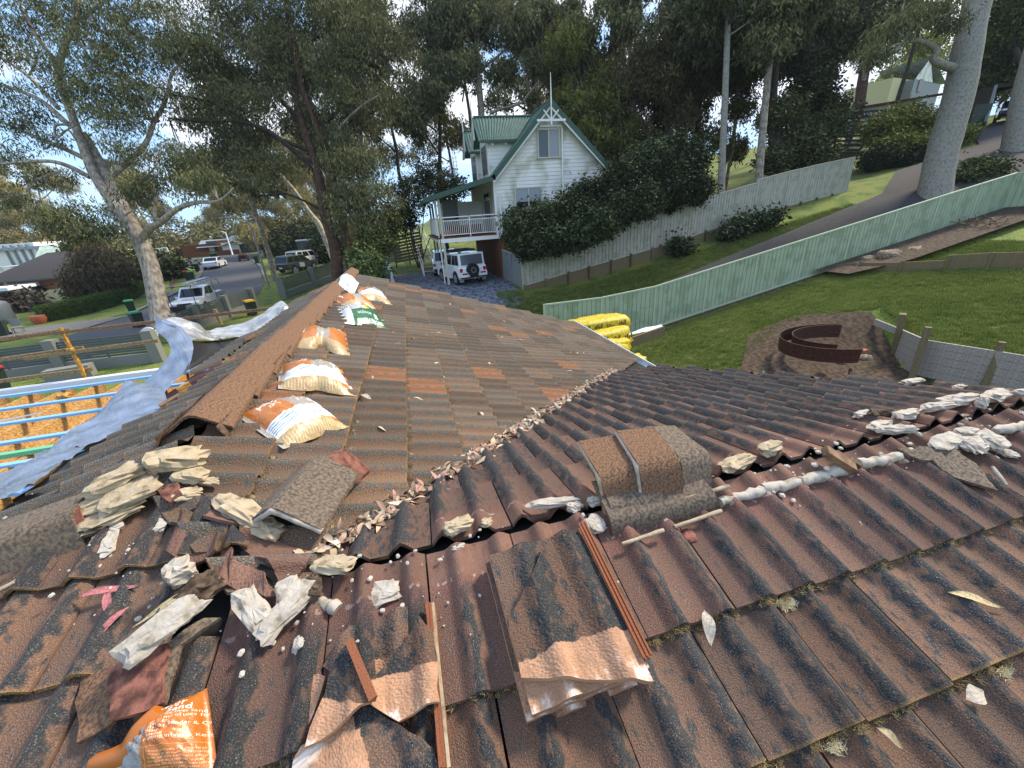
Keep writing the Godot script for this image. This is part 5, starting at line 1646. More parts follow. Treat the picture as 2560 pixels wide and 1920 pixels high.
	part("rail", bar_mesh(Vector3(-7.14, 3.03, -8.10), Vector3(-5.72, 3.04, -8.10), 0.035, 0.06), M["rail_wood"], s)
	part("stub_post", rod(Vector3(-3.53, 3.55, -8.10), Vector3(-3.54, 3.84, -8.10), 0.03), M["rail_wood"], s)

# ---------------------------------------------------------------- white house

func w3(x: float, y: float, z: float) -> Vector3:
	return Vector3(x, y + E, z)

# ribbed metal sheet over a quad a-b (top edge) to d-c (bottom edge)
func ribbed(a: Vector3, b: Vector3, c: Vector3, d: Vector3, pitch: float, depth: float, normal: Vector3) -> ArrayMesh:
	var st := mb()
	var n := int(a.distance_to(b) / pitch)
	var off := [0.0, 0.0, 0.25, 0.5, 0.75]
	var prev := []
	for i in n + 1:
		for q in [[0.0, 0.0], [0.35, 0.0], [0.5, 1.0], [0.85, 1.0]]:
			var t: float = (i + q[0]) / (n + 1)
			if i == n and q[0] == 0.85:
				t = 1.0
			var o: Vector3 = normal * depth * q[1]
			var p := [a.lerp(b, t) + o, d.lerp(c, t) + o]
			if prev.size():
				quad(st, prev[0], p[0], p[1], prev[1])
			prev = p
	return done(st)

func boards(st: SurfaceTool, poly: PackedVector2Array, z: float, pitch: float):
	var lo := 1e9
	var hi := -1e9
	for p in poly:
		lo = minf(lo, p.y)
		hi = maxf(hi, p.y)
	var y := lo
	while y < hi:
		var strip := PackedVector2Array([Vector2(-99, y), Vector2(99, y), Vector2(99, y + pitch), Vector2(-99, y + pitch)])
		for bit in Geometry2D.intersect_polygons(poly, strip):
			var l0 := 1e9
			var r0 := -1e9
			var l1 := 1e9
			var r1 := -1e9
			var ymax := y
			for p in bit:
				ymax = maxf(ymax, p.y)
			for p in bit:
				if p.y < y + 0.001:
					l0 = minf(l0, p.x); r0 = maxf(r0, p.x)
				if p.y > ymax - 0.001:
					l1 = minf(l1, p.x); r1 = maxf(r1, p.x)
			if l0 > r0 or l1 > r1:
				continue
			var zf := z + 0.024
			quad(st, w3(l0, y, zf), w3(l1, ymax, z), w3(r1, ymax, z), w3(r0, y, zf))
			quad(st, w3(l0, y, z - 0.01), w3(l0, y, zf), w3(r0, y, zf), w3(r0, y, z - 0.01))
		y += pitch

func window(parent: Node, x0: float, x1: float, y0: float, y1: float, z: float, glass: Array, blind := 0.0):
	var w := thing_part("window", parent)
	var st := mb()
	var f := 0.07
	box(st, w3((x0 + x1) / 2, y1, z), Vector3(x1 - x0 + f, f, 0.10))
	box(st, w3((x0 + x1) / 2, y0 - 0.02, z + 0.03), Vector3(x1 - x0 + f + 0.1, f, 0.14))
	box(st, w3(x0, (y0 + y1) / 2, z + 0.002), Vector3(f, y1 - y0, 0.10))
	box(st, w3(x1, (y0 + y1) / 2, z + 0.002), Vector3(f, y1 - y0, 0.10))
	box(st, w3((x0 + x1) / 2, (y0 + y1) / 2, z + 0.004), Vector3(f, y1 - y0, 0.10))
	part("frame", done(st), M["frame_beige"], w)
	for k in 2:
		var xa := lerpf(x0, x1, 0.5 * k)
		part("pane", box_mesh(w3(xa + (x1 - x0) / 4, (y0 + y1) / 2, z), Vector3((x1 - x0) / 2, y1 - y0, 0.02)), M[glass[k]], w)
		if blind > 0.0:
			part("blind", box_mesh(w3(xa + (x1 - x0) / 4, y1 - (y1 - y0) * blind / 2, z + 0.014), Vector3((x1 - x0) / 2 - 0.08, (y1 - y0) * blind, 0.006)), M["glass_blind"], w)

func build_white_house():
	var h := thing("white_cottage", "white weatherboard cottage with steep green gabled roof and verandah", "house")
	var zf := -22.7
	var zb := -31.0
	var st := mb()
	boards(st, PackedVector2Array([Vector2(4.98, -0.82), Vector2(11.3, -0.82), Vector2(11.3, 2.2), Vector2(8.12, 5.16), Vector2(4.98, 2.0)]), zf, 0.185)
	part("weatherboards", done(st), M["weatherboard"], h)
	part("wall_core", box_mesh(w3(8.14, 0.6, (zf + zb) / 2 - 0.05), Vector3(6.2, 2.8, zf - zb - 0.1)), M["white_paint"], h)
	var gst := mb()
	for z in [zf - 0.06, zb]:
		tri(gst, w3(4.98, 2.0, z), w3(8.12, 5.16, z), w3(11.3, 2.0, z))
	part("gable_core", done(gst), M["white_paint"], h)
	part("brick_base", box_mesh(w3(8.1, -2.15, (zf + zb) / 2), Vector3(6.1, 2.6, zf - zb - 0.12)), M["brick"], h)
	var bst := mb()
	for j in 30:
		for i in 34:
			var z := zf - 0.1 - i * 0.24 - (0.12 if j % 2 else 0.0)
			box(bst, w3(5.045, -3.36 + 0.043 + j * 0.086, z), Vector3(0.02, 0.074, 0.226))
	for j in 30:
		for i in 12:
			box(bst, w3(5.2 + i * 0.24 + (0.12 if j % 2 else 0.0), -3.36 + 0.043 + j * 0.086, zf - 0.055), Vector3(0.226, 0.074, 0.02))
	part("brick_courses", done(bst), M["brick"], h, Transform3D(), "stuff")
	part("corner_board", bar_mesh(w3(4.96, -0.82, zf + 0.03), w3(4.96, 2.0, zf + 0.03), 0.10, 0.09, Vector3.BACK), M["white_paint"], h)
	part("floor_trim", bar_mesh(w3(4.95, -0.86, zf + 0.02), w3(11.3, -0.86, zf + 0.02), 0.09, 0.12), M["white_paint"], h)
	part("downpipe", rod(w3(8.86, -0.8, zf + 0.09), w3(8.84, 4.2, zf + 0.09), 0.05), M["white_paint"], h)
	part("downpipe", rod(w3(5.22, -0.8, zf + 0.09), w3(5.22, 1.2, zf + 0.09), 0.05), M["white_paint"], h)
	part("pipe_trim", bar_mesh(w3(7.6, 4.24, zf + 0.07), w3(8.84, 4.24, zf + 0.07), 0.06, 0.09), M["white_paint"], h)
	window(h, 7.50, 8.68, 2.82, 4.10, zf + 0.03, ["glass_grey", "glass_blind"])
	window(h, 6.10, 7.58, 0.42, 1.42, zf + 0.03, ["glass_dark", "glass_dark"], 0.68)
	var n_l := Vector3(-0.70, 0.71, 0)
	var n_r := Vector3(0.70, 0.71, 0)
	part("roof_sheet", ribbed(w3(8.12, 5.27, zf + 0.42), w3(8.12, 5.27, zb - 0.3), w3(4.85, 1.95, zb - 0.3), w3(4.85, 1.95, zf + 0.42), 0.19, 0.03, n_l), M["green_roof"], h)
	part("roof_sheet", ribbed(w3(8.12, 5.27, zf + 0.42), w3(8.12, 5.27, zb - 0.3), w3(11.75, 1.92, zb - 0.3), w3(11.75, 1.92, zf + 0.42), 0.19, 0.03, n_r), M["green_roof"], h)
	part("ridge_roll", rod(w3(8.12, 5.31, zf + 0.44), w3(8.12, 5.31, zb - 0.3), 0.07), M["green_trim"], h)
	for s in [[w3(8.12, 5.22, zf + 0.45), w3(4.85, 1.92, zf + 0.45)], [w3(8.12, 5.22, zf + 0.45), w3(11.75, 1.88, zf + 0.45)]]:
		part("barge_board", bar_mesh(s[0], s[1], 0.05, 0.22, Vector3.BACK.cross((s[1] - s[0]).normalized())), M["green_trim"], h)
		part("barge_lining", bar_mesh(s[0] + Vector3(0, -0.19, -0.04), s[1] + Vector3(0, -0.16, -0.04), 0.05, 0.12, Vector3.BACK.cross((s[1] - s[0]).normalized())), M["white_paint"], h)
	part("gutter_end", box_mesh(w3(11.6, 1.86, zf + 0.3), Vector3(0.16, 0.12, 0.3)), M["white_paint"], h)
	var fin := thing_part("finial", h)
	part("spire", rod(w3(8.12, 4.2, zf + 0.5), w3(8.12, 6.4, zf + 0.5), 0.045, 8, 0.015), M["white_paint"], fin)
	part("collar_tie", bar_mesh(w3(7.35, 4.42, zf + 0.47), w3(8.9, 4.42, zf + 0.47), 0.05, 0.10), M["white_paint"], fin)
	part("strut", bar_mesh(w3(8.08, 4.46, zf + 0.46), w3(7.72, 4.86, zf + 0.46), 0.04, 0.06), M["white_paint"], fin)
	part("strut", bar_mesh(w3(8.16, 4.46, zf + 0.46), w3(8.52, 4.86, zf + 0.46), 0.04, 0.06), M["white_paint"], fin)
	for k in 2:
		var z0 := -23.95 - 3.6 * k
		var z1 := z0 - 2.3
		var zm := (z0 + z1) / 2
		var d := thing_part("dormer", h)
		var xf := 5.05
		part("roof_sheet", ribbed(w3(4.65, 5.18, zm), w3(7.95, 5.18, zm), w3(6.65, 3.85, z0 + 0.25), w3(4.65, 3.85, z0 + 0.25), 0.19, 0.03, Vector3(0, 0.7, 0.7)), M["green_roof"], d)
		part("roof_sheet", ribbed(w3(4.65, 5.18, zm), w3(7.95, 5.18, zm), w3(6.65, 3.85, z1 - 0.25), w3(4.65, 3.85, z1 - 0.25), 0.19, 0.03, Vector3(0, 0.7, -0.7)), M["green_roof"], d)
		part("ridge_roll", rod(w3(4.62, 5.21, zm), w3(7.95, 5.21, zm), 0.06), M["green_trim"], d)
		part("fascia", bar_mesh(w3(4.65, 3.80, z0 + 0.28), w3(6.6, 3.80, z0 + 0.28), 0.05, 0.14), M["green_trim"], d)
		part("barge_board", bar_mesh(w3(4.62, 5.15, zm), w3(4.62, 3.80, z0 + 0.28), 0.05, 0.16, Vector3.LEFT), M["green_trim"], d)
		part("barge_board", bar_mesh(w3(4.62, 5.15, zm), w3(4.62, 3.80, z1 - 0.28), 0.05, 0.16, Vector3.LEFT), M["white_paint"], d)
		var ws := mb()
		boards(ws, PackedVector2Array([Vector2(xf, 1.9), Vector2(6.7, 3.85), Vector2(xf, 3.85)]), z0, 0.185)
		part("weatherboards", done(ws), M["weatherboard"], d)
		part("front_wall", box_mesh(w3(xf + 0.06, 3.0, zm), Vector3(0.1, 2.2, 2.28)), M["white_paint"], d)
		part("gable_end", done_tri(w3(xf, 3.9, z0), w3(xf, 5.1, zm), w3(xf, 3.9, z1)), M["white_paint"], d)
		part("window_pane", box_mesh(w3(xf - 0.01, 3.05, zm), Vector3(0.03, 1.4, 1.5)), M["glass_grey"], d)
		part("window_frame", box_mesh(w3(xf - 0.004, 3.05, zm), Vector3(0.03, 1.52, 1.62)), M["frame_beige"], d)
		for e in 2:
			part("bracket", box_mesh(w3(5.3 + e * 0.75, 3.72, z0 + 0.12), Vector3(0.08, 0.16, 0.22)), M["white_paint"], d)
		part("finial_spire", rod(w3(4.58, 4.1, zm), w3(4.52, 6.6 - 0.2 * k, zm), 0.05, 8, 0.018), M["white_paint"], d)
	var v := thing_part("verandah", h)
	part("verandah_roof", ribbed(w3(4.95, 2.05, zf + 0.42), w3(4.95, 2.05, zb), w3(1.2, 1.16, zb), w3(1.2, 1.16, zf + 0.42), 0.19, 0.025, Vector3(-0.23, 0.97, 0)), M["green_roof"], v)
	part("verandah_barge", bar_mesh(w3(4.98, 1.98, zf + 0.45), w3(1.15, 1.08, zf + 0.45), 0.05, 0.24, Vector3.UP), M["green_trim"], v)
	part("verandah_gutter", bar_mesh(w3(1.16, 1.06, zf + 0.45), w3(1.16, 1.06, zb), 0.10, 0.12), M["green_trim"], v)
	part("deck", box_mesh(w3(3.3, -0.80, (zf + zb) / 2), Vector3(3.4, 0.06, zf - zb)), M["deck_wood"], v)
	part("deck_beam", bar_mesh(w3(1.8, -0.94, zf + 0.04), w3(5.1, -0.94, zf + 0.04), 0.06, 0.20), M["white_paint"], v)
	part("deck_beam", bar_mesh(w3(1.72, -0.94, zf), w3(1.72, -0.94, zb), 0.06, 0.18), M["white_paint"], v)
	for k in 4:
		var z := zf - k * 2.6
		part("post", bar_mesh(w3(1.93, -3.34, z), w3(1.93, 1.14, z), 0.12, 0.12, Vector3.BACK), M["frame_beige"] if k == 0 else M["gate_grey"], v)
	part("post_downpipe", rod(w3(1.76, -3.3, zf - 0.5), w3(1.76, 1.05, zf - 0.5), 0.04), M["white_paint"], v)
	part("end_wall", box_mesh(w3(3.6, 0.15, -27.0), Vector3(2.8, 1.9, 0.1)), M["white_paint"], v)
	part("end_door", box_mesh(w3(2.95, 0.25, -26.93), Vector3(0.95, 2.0, 0.05)), M["gate_grey"], v)
	part("sliding_door", box_mesh(w3(4.96, 0.3, -24.9), Vector3(0.05, 2.1, 1.7)), M["glass_dark"], v)
	part("door_frame", box_mesh(w3(4.965, 0.3, -24.9), Vector3(0.05, 2.24, 1.86)), M["frame_beige"], v)
	part("top_rail", bar_mesh(w3(1.98, 0.22, zf + 0.03), w3(4.95, 0.22, zf + 0.03), 0.05, 0.05), M["white_paint"], v)
	part("mid_rail", bar_mesh(w3(1.98, 0.05, zf + 0.03), w3(4.95, 0.05, zf + 0.03), 0.04, 0.04), M["white_paint"], v)
	part("low_rail", bar_mesh(w3(1.98, -0.66, zf + 0.03), w3(4.95, -0.66, zf + 0.03), 0.04, 0.04), M["white_paint"], v)
	for x in [3.45, 4.93]:
		part("rail_post", bar_mesh(w3(x, -0.8, zf + 0.03), w3(x, 0.24, zf + 0.03), 0.05, 0.05, Vector3.BACK), M["white_paint"], v)
	var bl := mb()
	for i in 27:
		box(bl, w3(2.07 + i * 0.106, -0.30, zf + 0.03), Vector3(0.022, 0.72, 0.022))
	part("balusters", done(bl), M["white_paint"], v, Transform3D(), "stuff")
	part("side_rail", bar_mesh(w3(1.75, 0.22, zf), w3(1.75, 0.22, zb + 1.0), 0.05, 0.05), M["white_paint"], v)
	part("side_rail", bar_mesh(w3(1.75, -0.66, zf), w3(1.75, -0.66, zb + 1.0), 0.04, 0.04), M["white_paint"], v)
	var sb := mb()
	for i in 24:
		box(sb, w3(1.75, -0.25, zf - 0.35 - i * 0.28), Vector3(0.022, 0.84, 0.12 if i % 3 == 0 else 0.022))
	part("balusters", done(sb), M["white_paint"], v, Transform3D(), "stuff")
	single("plant_pot", chunk(Vector3(0.30, 0.36, 0.30), 5, 0.9, 0.1), M["terracotta"], "orange pot standing behind the verandah railing", "pot", Transform3D(Basis(), w3(2.25, -0.58, -23.3)))
	single("verandah_bench", box_mesh(w3(3.4, -0.48, -24.3), Vector3(1.9, 0.5, 0.6)), M["deck_wood"], "brown timber bench behind the white verandah railing", "bench")
	var pl := mb()
	for i in 40:
		var a := w3(3.0, 0.12, -24.2)
		var d := Vector3(rng.randf_range(-1, 1), rng.randf_range(0.1, 1.2), rng.randf_range(-1, 1)) * 0.22
		tri(pl, a, a + d, a + d * 0.6 + Vector3(0.04, 0.02, 0.03))
	single("pot_plant", done(pl), M["plastic_black"], "dark leafy pot plant on the verandah bench", "plant")
	var s := thing("outdoor_stairs", "steep outdoor timber stairs with white side stringers beside the verandah", "stairs")
	var b0 := Vector3(0.78, 1.70, -27.6)
	var b1 := Vector3(1.85, 1.70, -27.7)
	var t0 := Vector3(1.39, 4.05, -51.1)
	var t1 := Vector3(2.99, 4.05, -49.8)
	t0 = Vector3(b0.x, t0.y, minf(t0.z, b0.z - 2.2))
	t1 = Vector3(b1.x, t0.y, t0.z)
	for e in [[b0, t0], [b1, t1]]:
		part("stringer", bar_mesh(e[0], e[1], 0.06, 0.24), M["white_paint"], s)
	for k in 14:
		var f := (k + 1) / 14.5
		part("stair_tread", box_mesh((b0.lerp(t0, f) + b1.lerp(t1, f)) * 0.5, Vector3(b0.distance_to(b1) - 0.05, 0.04, 0.26)), M["frame_beige"], s)
	for e in [[b0, t0], [b1, t1]]:
		part("hand_rail", bar_mesh(e[0] + Vector3(0, 0.95, 0), e[1] + Vector3(0, 1.0, 0), 0.05, 0.06), M["white_paint"], s)
		part("rail_post", bar_mesh(e[0], e[0] + Vector3(0, 1.0, 0), 0.06, 0.06, Vector3.BACK), M["white_paint"], s)
	var gb := mb()
	for i in 10:
		box(gb, t0.lerp(t1, i / 9.0) + Vector3(0, 0.5, 0), Vector3(0.025, 0.95, 0.025))
	part("balusters", done(gb), M["frame_beige"], s, Transform3D(), "stuff")
	part("top_rail", bar_mesh(t0 + Vector3(0, 1.0, 0), t1 + Vector3(0, 1.0, 0), 0.05, 0.05), M["white_paint"], s)
	single("white_pipe", rod(Vector3(-1.20, 1.70, -25.5), Vector3(-1.20, 1.70, -25.5) + Vector3(-0.12, 1.35, 0), 0.11, 14), M["white_paint"], "short white pipe standing in the driveway beyond the roof edge", "pipe")
	var an := thing("tv_antenna", "television antenna on a thin mast left of the white cottage", "antenna", Vector3(4.36, 7.55, -33.6))
	part("mast", rod(Vector3(0, -1.2, 0), Vector3(0, 2.0, 0), 0.025), M["steel"], an)
	for k in 7:
		part("antenna_rod", bar_mesh(Vector3(-0.45, 0.25 + 0.26 * k, 0), Vector3(0.3, 0.30 + 0.26 * k, 0), 0.03, 0.03), M["steel"], an)
	part("boom", bar_mesh(Vector3(-0.3, 0.2, 0.05), Vector3(-0.3, 2.0, 0.05), 0.03, 0.03, Vector3.BACK), M["steel"], an)
	part("boom", bar_mesh(Vector3(0.2, 0.2, 0.05), Vector3(0.2, 2.0, 0.05), 0.03, 0.03, Vector3.BACK), M["steel"], an)
	var sc := thing("timber_screen", "weathered horizontal timber slat screen behind the stairs", "screen")
	for k in 9:
		part("slat", bar_mesh(Vector3(-1.23, 4.11, -35.6) + Vector3(0, -0.02 - 0.24 * k, 0), Vector3(1.14, 4.39, -35.2) + Vector3(0, -0.02 - 0.24 * k, 0), 0.03, 0.16), M["sleeper"], sc)
	for k in 3:
		var p: Vector3 = (Vector3(-1.17, 4.10, -35.8)).lerp(Vector3(1.14, 4.39, -35.4), k / 2.0)
		part("screen_post", bar_mesh(p + Vector3(0, 0.5, 0), p + Vector3(0, -2.4, 0), 0.1, 0.1, Vector3.BACK), M["old_wood"], sc)
	part("screen_roof", bar_mesh(Vector3(-1.61, 4.91, -35.5), Vector3(1.26, 5.22, -35.0), 1.4, 0.08), M["old_wood"], sc)
	var rs := thing("garden_shed", "small dark red shed with green gable roof behind the cottage", "shed")
	var c := Vector3(19.31, 8.51, -37.3)
	part("shed_wall", box_mesh(c + Vector3(0.3, -0.2, -1.2), Vector3(2.6, 2.6, 2.4)), M["brick_red"], rs)
	part("shed_roof", ribbed(c + Vector3(0.2, 1.9, 0.3), c + Vector3(0.2, 1.9, -2.8), c + Vector3(-1.4, 0.7, -2.8), c + Vector3(-1.4, 0.7, 0.3), 0.2, 0.02, Vector3(-0.6, 0.8, 0)), M["green_roof"], rs)
	part("shed_roof", ribbed(c + Vector3(0.2, 1.9, 0.3), c + Vector3(0.2, 1.9, -2.8), c + Vector3(2.6, 0.9, -2.8), c + Vector3(2.6, 0.9, 0.3), 0.2, 0.02, Vector3(0.6, 0.8, 0)), M["pale_roof"], rs)
	part("shed_window", box_mesh(c + Vector3(0.1, -0.1, 0.02), Vector3(1.0, 0.9, 0.06)), M["glass_blind"], rs)
	part("shed_gable", done_tri(c + Vector3(-1.1, 1.0, 0.01), c + Vector3(0.2, 1.85, 0.01), c + Vector3(1.7, 1.0, 0.01)), M["brick_red"], rs)
	car("compact_four_wheel_drive", "small white four wheel drive with rear spare wheel under the verandah", "car", Vector3(2.80, 0, -23.65), PI + 0.27, "car_white", 3.5, 1.62, 1.68, "jimny")
	car("parked_car", "white car parked ahead of the small four wheel drive in the carport", "car", Vector3(2.35, 0, -28.6), PI - 0.05, "car_white", 4.2, 1.75, 1.6, "wagon")

func done_tri(a: Vector3, b: Vector3, c: Vector3) -> ArrayMesh:
	var st := mb()
	tri(st, a, b, c)
	return done(st)

# ---------------------------------------------------------------- vehicles

# front points along local +z; kind: jimny, wagon, suv, sedan, ute
func car(called: String, label: String, category: String, at: Vector3, turn: float, paint: String, L: float, W: float, H: float, kind: String) -> Node3D:
	at.y = ground(at.x, at.z)
	var o := thing(called, label, category, at, turn)
	var belt := 0.60 * H if kind != "sedan" else 0.64 * H
	var low := 0.20 * H
	var zr := -L / 2
	var zf := L / 2
	var za := zr + 0.05
	var zb := zf - 0.27 * L
	var zc := zr + 0.12
	var zd := zf - 0.42 * L
	if kind == "sedan":
		za = zr + 0.16 * L; zb = zf - 0.28 * L; zc = zr + 0.30 * L; zd = zf - 0.44 * L
	elif kind == "ute":
		za = zr + 0.36 * L; zb = zf - 0.26 * L; zc = zr + 0.39 * L; zd = zf - 0.40 * L
	elif kind == "suv":
		zc = zr + 0.35
	var w := W / 2
	var bst := mb()
	var prof := [[zr, low + 0.12], [zr, belt - 0.1], [zr + 0.08, belt], [zb, belt], [zf - 0.18, belt - 0.10], [zf, belt - 0.24], [zf, low + 0.08], [zf - 0.1, low], [zr + 0.1, low]]
	if kind == "ute":
		prof = [[za - 0.05, low], [za - 0.05, belt], [zb, belt], [zf - 0.2, belt - 0.06], [zf, belt - 0.22], [zf, low + 0.08], [zf - 0.1, low]]
	var n := prof.size()
	bst.set_smooth_group(-1)
	for i in n:
		var a: Array = prof[i]
		var b: Array = prof[(i + 1) % n]
		quad(bst, Vector3(-w + 0.05, a[1], a[0]), Vector3(w - 0.05, a[1], a[0]), Vector3(w - 0.05, b[1], b[0]), Vector3(-w + 0.05, b[1], b[0]))
	for s in [-1.0, 1.0]:
		var pp := PackedVector2Array()
		for a in prof:
			pp.append(Vector2(a[0], a[1]))
		var t := Geometry2D.triangulate_polygon(pp)
		for k in range(0, t.size(), 3):
			var v := []
			for j in 3:
				var q := pp[t[k + j]]
				v.append(Vector3(s * (w - (0.0 if q.y < belt - 0.05 and q.y > low + 0.05 else 0.05)), q.y, q.x))
			tri(bst, v[0], v[1], v[2])
		for i in n:
			var a: Vector2 = pp[i]
			var b: Vector2 = pp[(i + 1) % n]
			quad(bst, Vector3(s * (w - 0.05), a.y, a.x), Vector3(s * (w - 0.05), b.y, b.x), Vector3(s * w * 0.995, b.y, b.x), Vector3(s * w * 0.995, a.y, a.x))
	part("body", done(bst), M[paint], o)
	var ti := 0.14 if kind != "jimny" else 0.07
	var cst := mb()
	var lo := [Vector3(-w + 0.06, belt, za), Vector3(w - 0.06, belt, za), Vector3(w - 0.06, belt, zb), Vector3(-w + 0.06, belt, zb)]
	var hi := [Vector3(-w + ti, H, zc), Vector3(w - ti, H, zc), Vector3(w - ti, H - 0.03, zd), Vector3(-w + ti, H - 0.03, zd)]
	quad(cst, hi[0], hi[1], hi[2], hi[3])
	for i in 4:
		quad(cst, lo[i], lo[(i + 1) % 4], hi[(i + 1) % 4], hi[i])
	part("cabin", done(cst), M[paint], o)
	for i in 4:
		var a: Vector3 = lo[i]
		var b: Vector3 = lo[(i + 1) % 4]
		var c: Vector3 = hi[(i + 1) % 4]
		var d: Vector3 = hi[i]
		var nn := (b - a).cross(d - a).normalized()
		if nn.dot((a + c) * 0.5 - Vector3(0, belt, 0)) < 0.0:
			nn = -nn
		var pieces := [[0.07, 0.93]] if i in [0, 2] else [[0.05, 0.33], [0.37, 0.66], [0.70, 0.94]]
		if kind == "ute" and i in [1, 3]:
			pieces = [[0.08, 0.48], [0.53, 0.92]]
		if kind == "jimny" and i in [1, 3]:
			pieces = [[0.05, 0.45], [0.50, 0.88]]
		for e in pieces:
			var q := []
			for r in [[e[0], 0.10], [e[1], 0.10], [e[1], 0.88], [e[0], 0.88]]:
				q.append(a.lerp(b, r[0]).lerp(d.lerp(c, r[0]), r[1]) + nn * 0.012)
			var gst := mb()
			quad(gst, q[0], q[1], q[2], q[3])
			part(["rear_window", "side_window", "windscreen", "side_window"][i], done(gst), M["glass_grey" if kind == "jimny" and i == 0 else "glass_dark"], o)
	var r := 0.19 * H + 0.03
	for z in [zr + 0.19 * L, zf - 0.18 * L]:
		for s in [-1.0, 1.0]:
			var wh := thing_part("wheel", o)
			wh.position = Vector3(s * (w - 0.09), r, z)
			part("tyre", rod(Vector3(-0.11, 0, 0), Vector3(0.11, 0, 0), r, 18), M["rubber"], wh)
			part("rim", rod(Vector3(-0.118, 0, 0), Vector3(0.118, 0, 0), r * 0.62, 12), M["alloy"], wh)
			part("wheel_arch", rod(Vector3(-0.10, 0.03, 0), Vector3(0.095, 0.03, 0), r * 1.14, 18), M["plastic_black"], wh)
	for s in [-1.0, 1.0]:
		part("headlight", box_mesh(Vector3(s * (w - 0.26), belt - 0.25, zf - 0.02), Vector3(0.36, 0.13, 0.08)), M["lamp_clear"], o)
		if kind != "ute":
			part("tail_light", box_mesh(Vector3(s * (w - 0.11), belt - (0.16 if kind != "jimny" else 0.26), zr - 0.005), Vector3(0.15, 0.16 if kind != "jimny" else 0.36, 0.05)), M["lamp_red"], o)
		part("mirror", box_mesh(Vector3(s * (w + 0.08), belt + 0.10, zb - 0.30), Vector3(0.16, 0.15, 0.12)), M["plastic_black" if kind == "jimny" else paint], o)
	part("front_bumper", box_mesh(Vector3(0, low + 0.13, zf + 0.02), Vector3(W - 0.15, 0.20, 0.09)), M["plastic_black"], o)
	part("grille", box_mesh(Vector3(0, belt - 0.27, zf + 0.012), Vector3(W * 0.48, 0.17, 0.03)), M["plastic_black"], o)
	if kind != "ute":
		part("rear_bumper", box_mesh(Vector3(0, low + 0.14, zr - 0.04), Vector3(W - 0.1, 0.18, 0.12)), M["plastic_black" if kind != "sedan" else paint], o)
	part("number_plate", box_mesh(Vector3(0, low + 0.24 if kind != "sedan" else belt - 0.34, (zr if kind != "ute" else zf + 0.08) - 0.11 + (0.10 if kind == "sedan" else 0.0)), Vector3(0.38, 0.11, 0.02)), M["plate"], o)
	if kind == "jimny":
		var sp := thing_part("spare_wheel", o)
		sp.position = Vector3(0.06, belt - 0.20, zr - 0.12)
		part("tyre", rod(Vector3(0, 0, -0.1), Vector3(0, 0, 0.1), 0.35, 22), M["rubber"], sp)
		part("rim", rod(Vector3(0, 0, -0.112), Vector3(0, 0, 0.09), 0.22, 16), M["plastic_black"], sp)
		for k in 8:
			part("spoke", box_mesh(Vector3(cos(k * TAU / 8), sin(k * TAU / 8), 0) * 0.13 + Vector3(0, 0, -0.118), Vector3(0.05, 0.05, 0.012), 0.0), M["alloy"], sp)
		for s in [-1.0, 1.0]:
			part("bumper_corner", box_mesh(Vector3(s * (w - 0.28), low + 0.26, zr - 0.06), Vector3(0.52, 0.26, 0.14)), M[paint], o)
			part("bumper_lamp", box_mesh(Vector3(s * (w - 0.26), low + 0.30, zr - 0.135), Vector3(0.30, 0.08, 0.02)), M["lamp_red"], o)
			part("mud_flap", box_mesh(Vector3(s * (w - 0.13), 0.34, zr + 0.10), Vector3(0.24, 0.30, 0.02)), M["galv"], o)
			part("roof_bar", box_mesh(Vector3(0, H + 0.07, -0.6 if s > 0 else 0.25), Vector3(W - 0.2, 0.05, 0.08)), M["plastic_black"], o)
		part("roof_tray", box_mesh(Vector3(0, H + 0.12, -0.25), Vector3(W - 0.35, 0.06, 1.3)), M["plastic_black"], o)
		part("tow_ball", chunk(Vector3(0.1, 0.08, 0.1), 2, 1.0, 0.0, true), M["steel"], o, Transform3D(Basis(), Vector3(0, low + 0.05, zr - 0.18)))
	if kind == "ute":
		part("tray", box_mesh(Vector3(0, belt - 0.16, (zr + za) / 2 - 0.05), Vector3(W, 0.34, za - zr)), M["steel"], o)
		part("tray_chassis", box_mesh(Vector3(0, low + 0.2, (zr + za) / 2), Vector3(W * 0.6, 0.25, za - zr)), M["plastic_black"], o)
		for s in [-1.0, 1.0]:
			var x = s * (w - 0.06)
			part("rack_hoop", tube_mesh(smooth_path([Vector3(x, belt, zr + 0.25), Vector3(x, H + 0.05, zr + 0.5), Vector3(x * 0.9, H + 0.28, zr + 0.9)], 5), [0.035, 0.035, 0.035, 0.035, 0.035, 0.035, 0.035, 0.035, 0.035, 0.035, 0.035], 8), M["steel"], o)
			part("rack_hoop", tube_mesh([Vector3(x, belt, za - 0.2), Vector3(x, H + 0.28, za - 0.1)], [0.035, 0.035], 8), M["steel"], o)
			part("rack_rail", bar_mesh(Vector3(x * 0.9, H + 0.30, zr + 0.2), Vector3(x * 0.9, H + 0.26, zf + 0.25), 0.05, 0.05), M["steel"], o)
			part("rack_leg", bar_mesh(Vector3(x * 0.9, H + 0.26, zf + 0.05), Vector3(x * 0.85, belt - 0.3, zf + 0.05), 0.04, 0.04, Vector3.BACK), M["plastic_black"], o)
		part("ladder", box_mesh(Vector3(0.1, H + 0.36, -0.3), Vector3(0.42, 0.06, L * 0.8)), M["steel"], o)
		part("rack_bar", box_mesh(Vector3(0, H + 0.28, zf + 0.05), Vector3(W - 0.1, 0.05, 0.06)), M["plastic_black"], o)
		part("rack_bar", box_mesh(Vector3(0, H + 0.28, zc), Vector3(W - 0.1, 0.05, 0.06)), M["steel"], o)
		part("bull_bar", box_mesh(Vector3(0, low + 0.26, zf + 0.07), Vector3(W - 0.1, 0.30, 0.06)), M["plastic_black"], o)
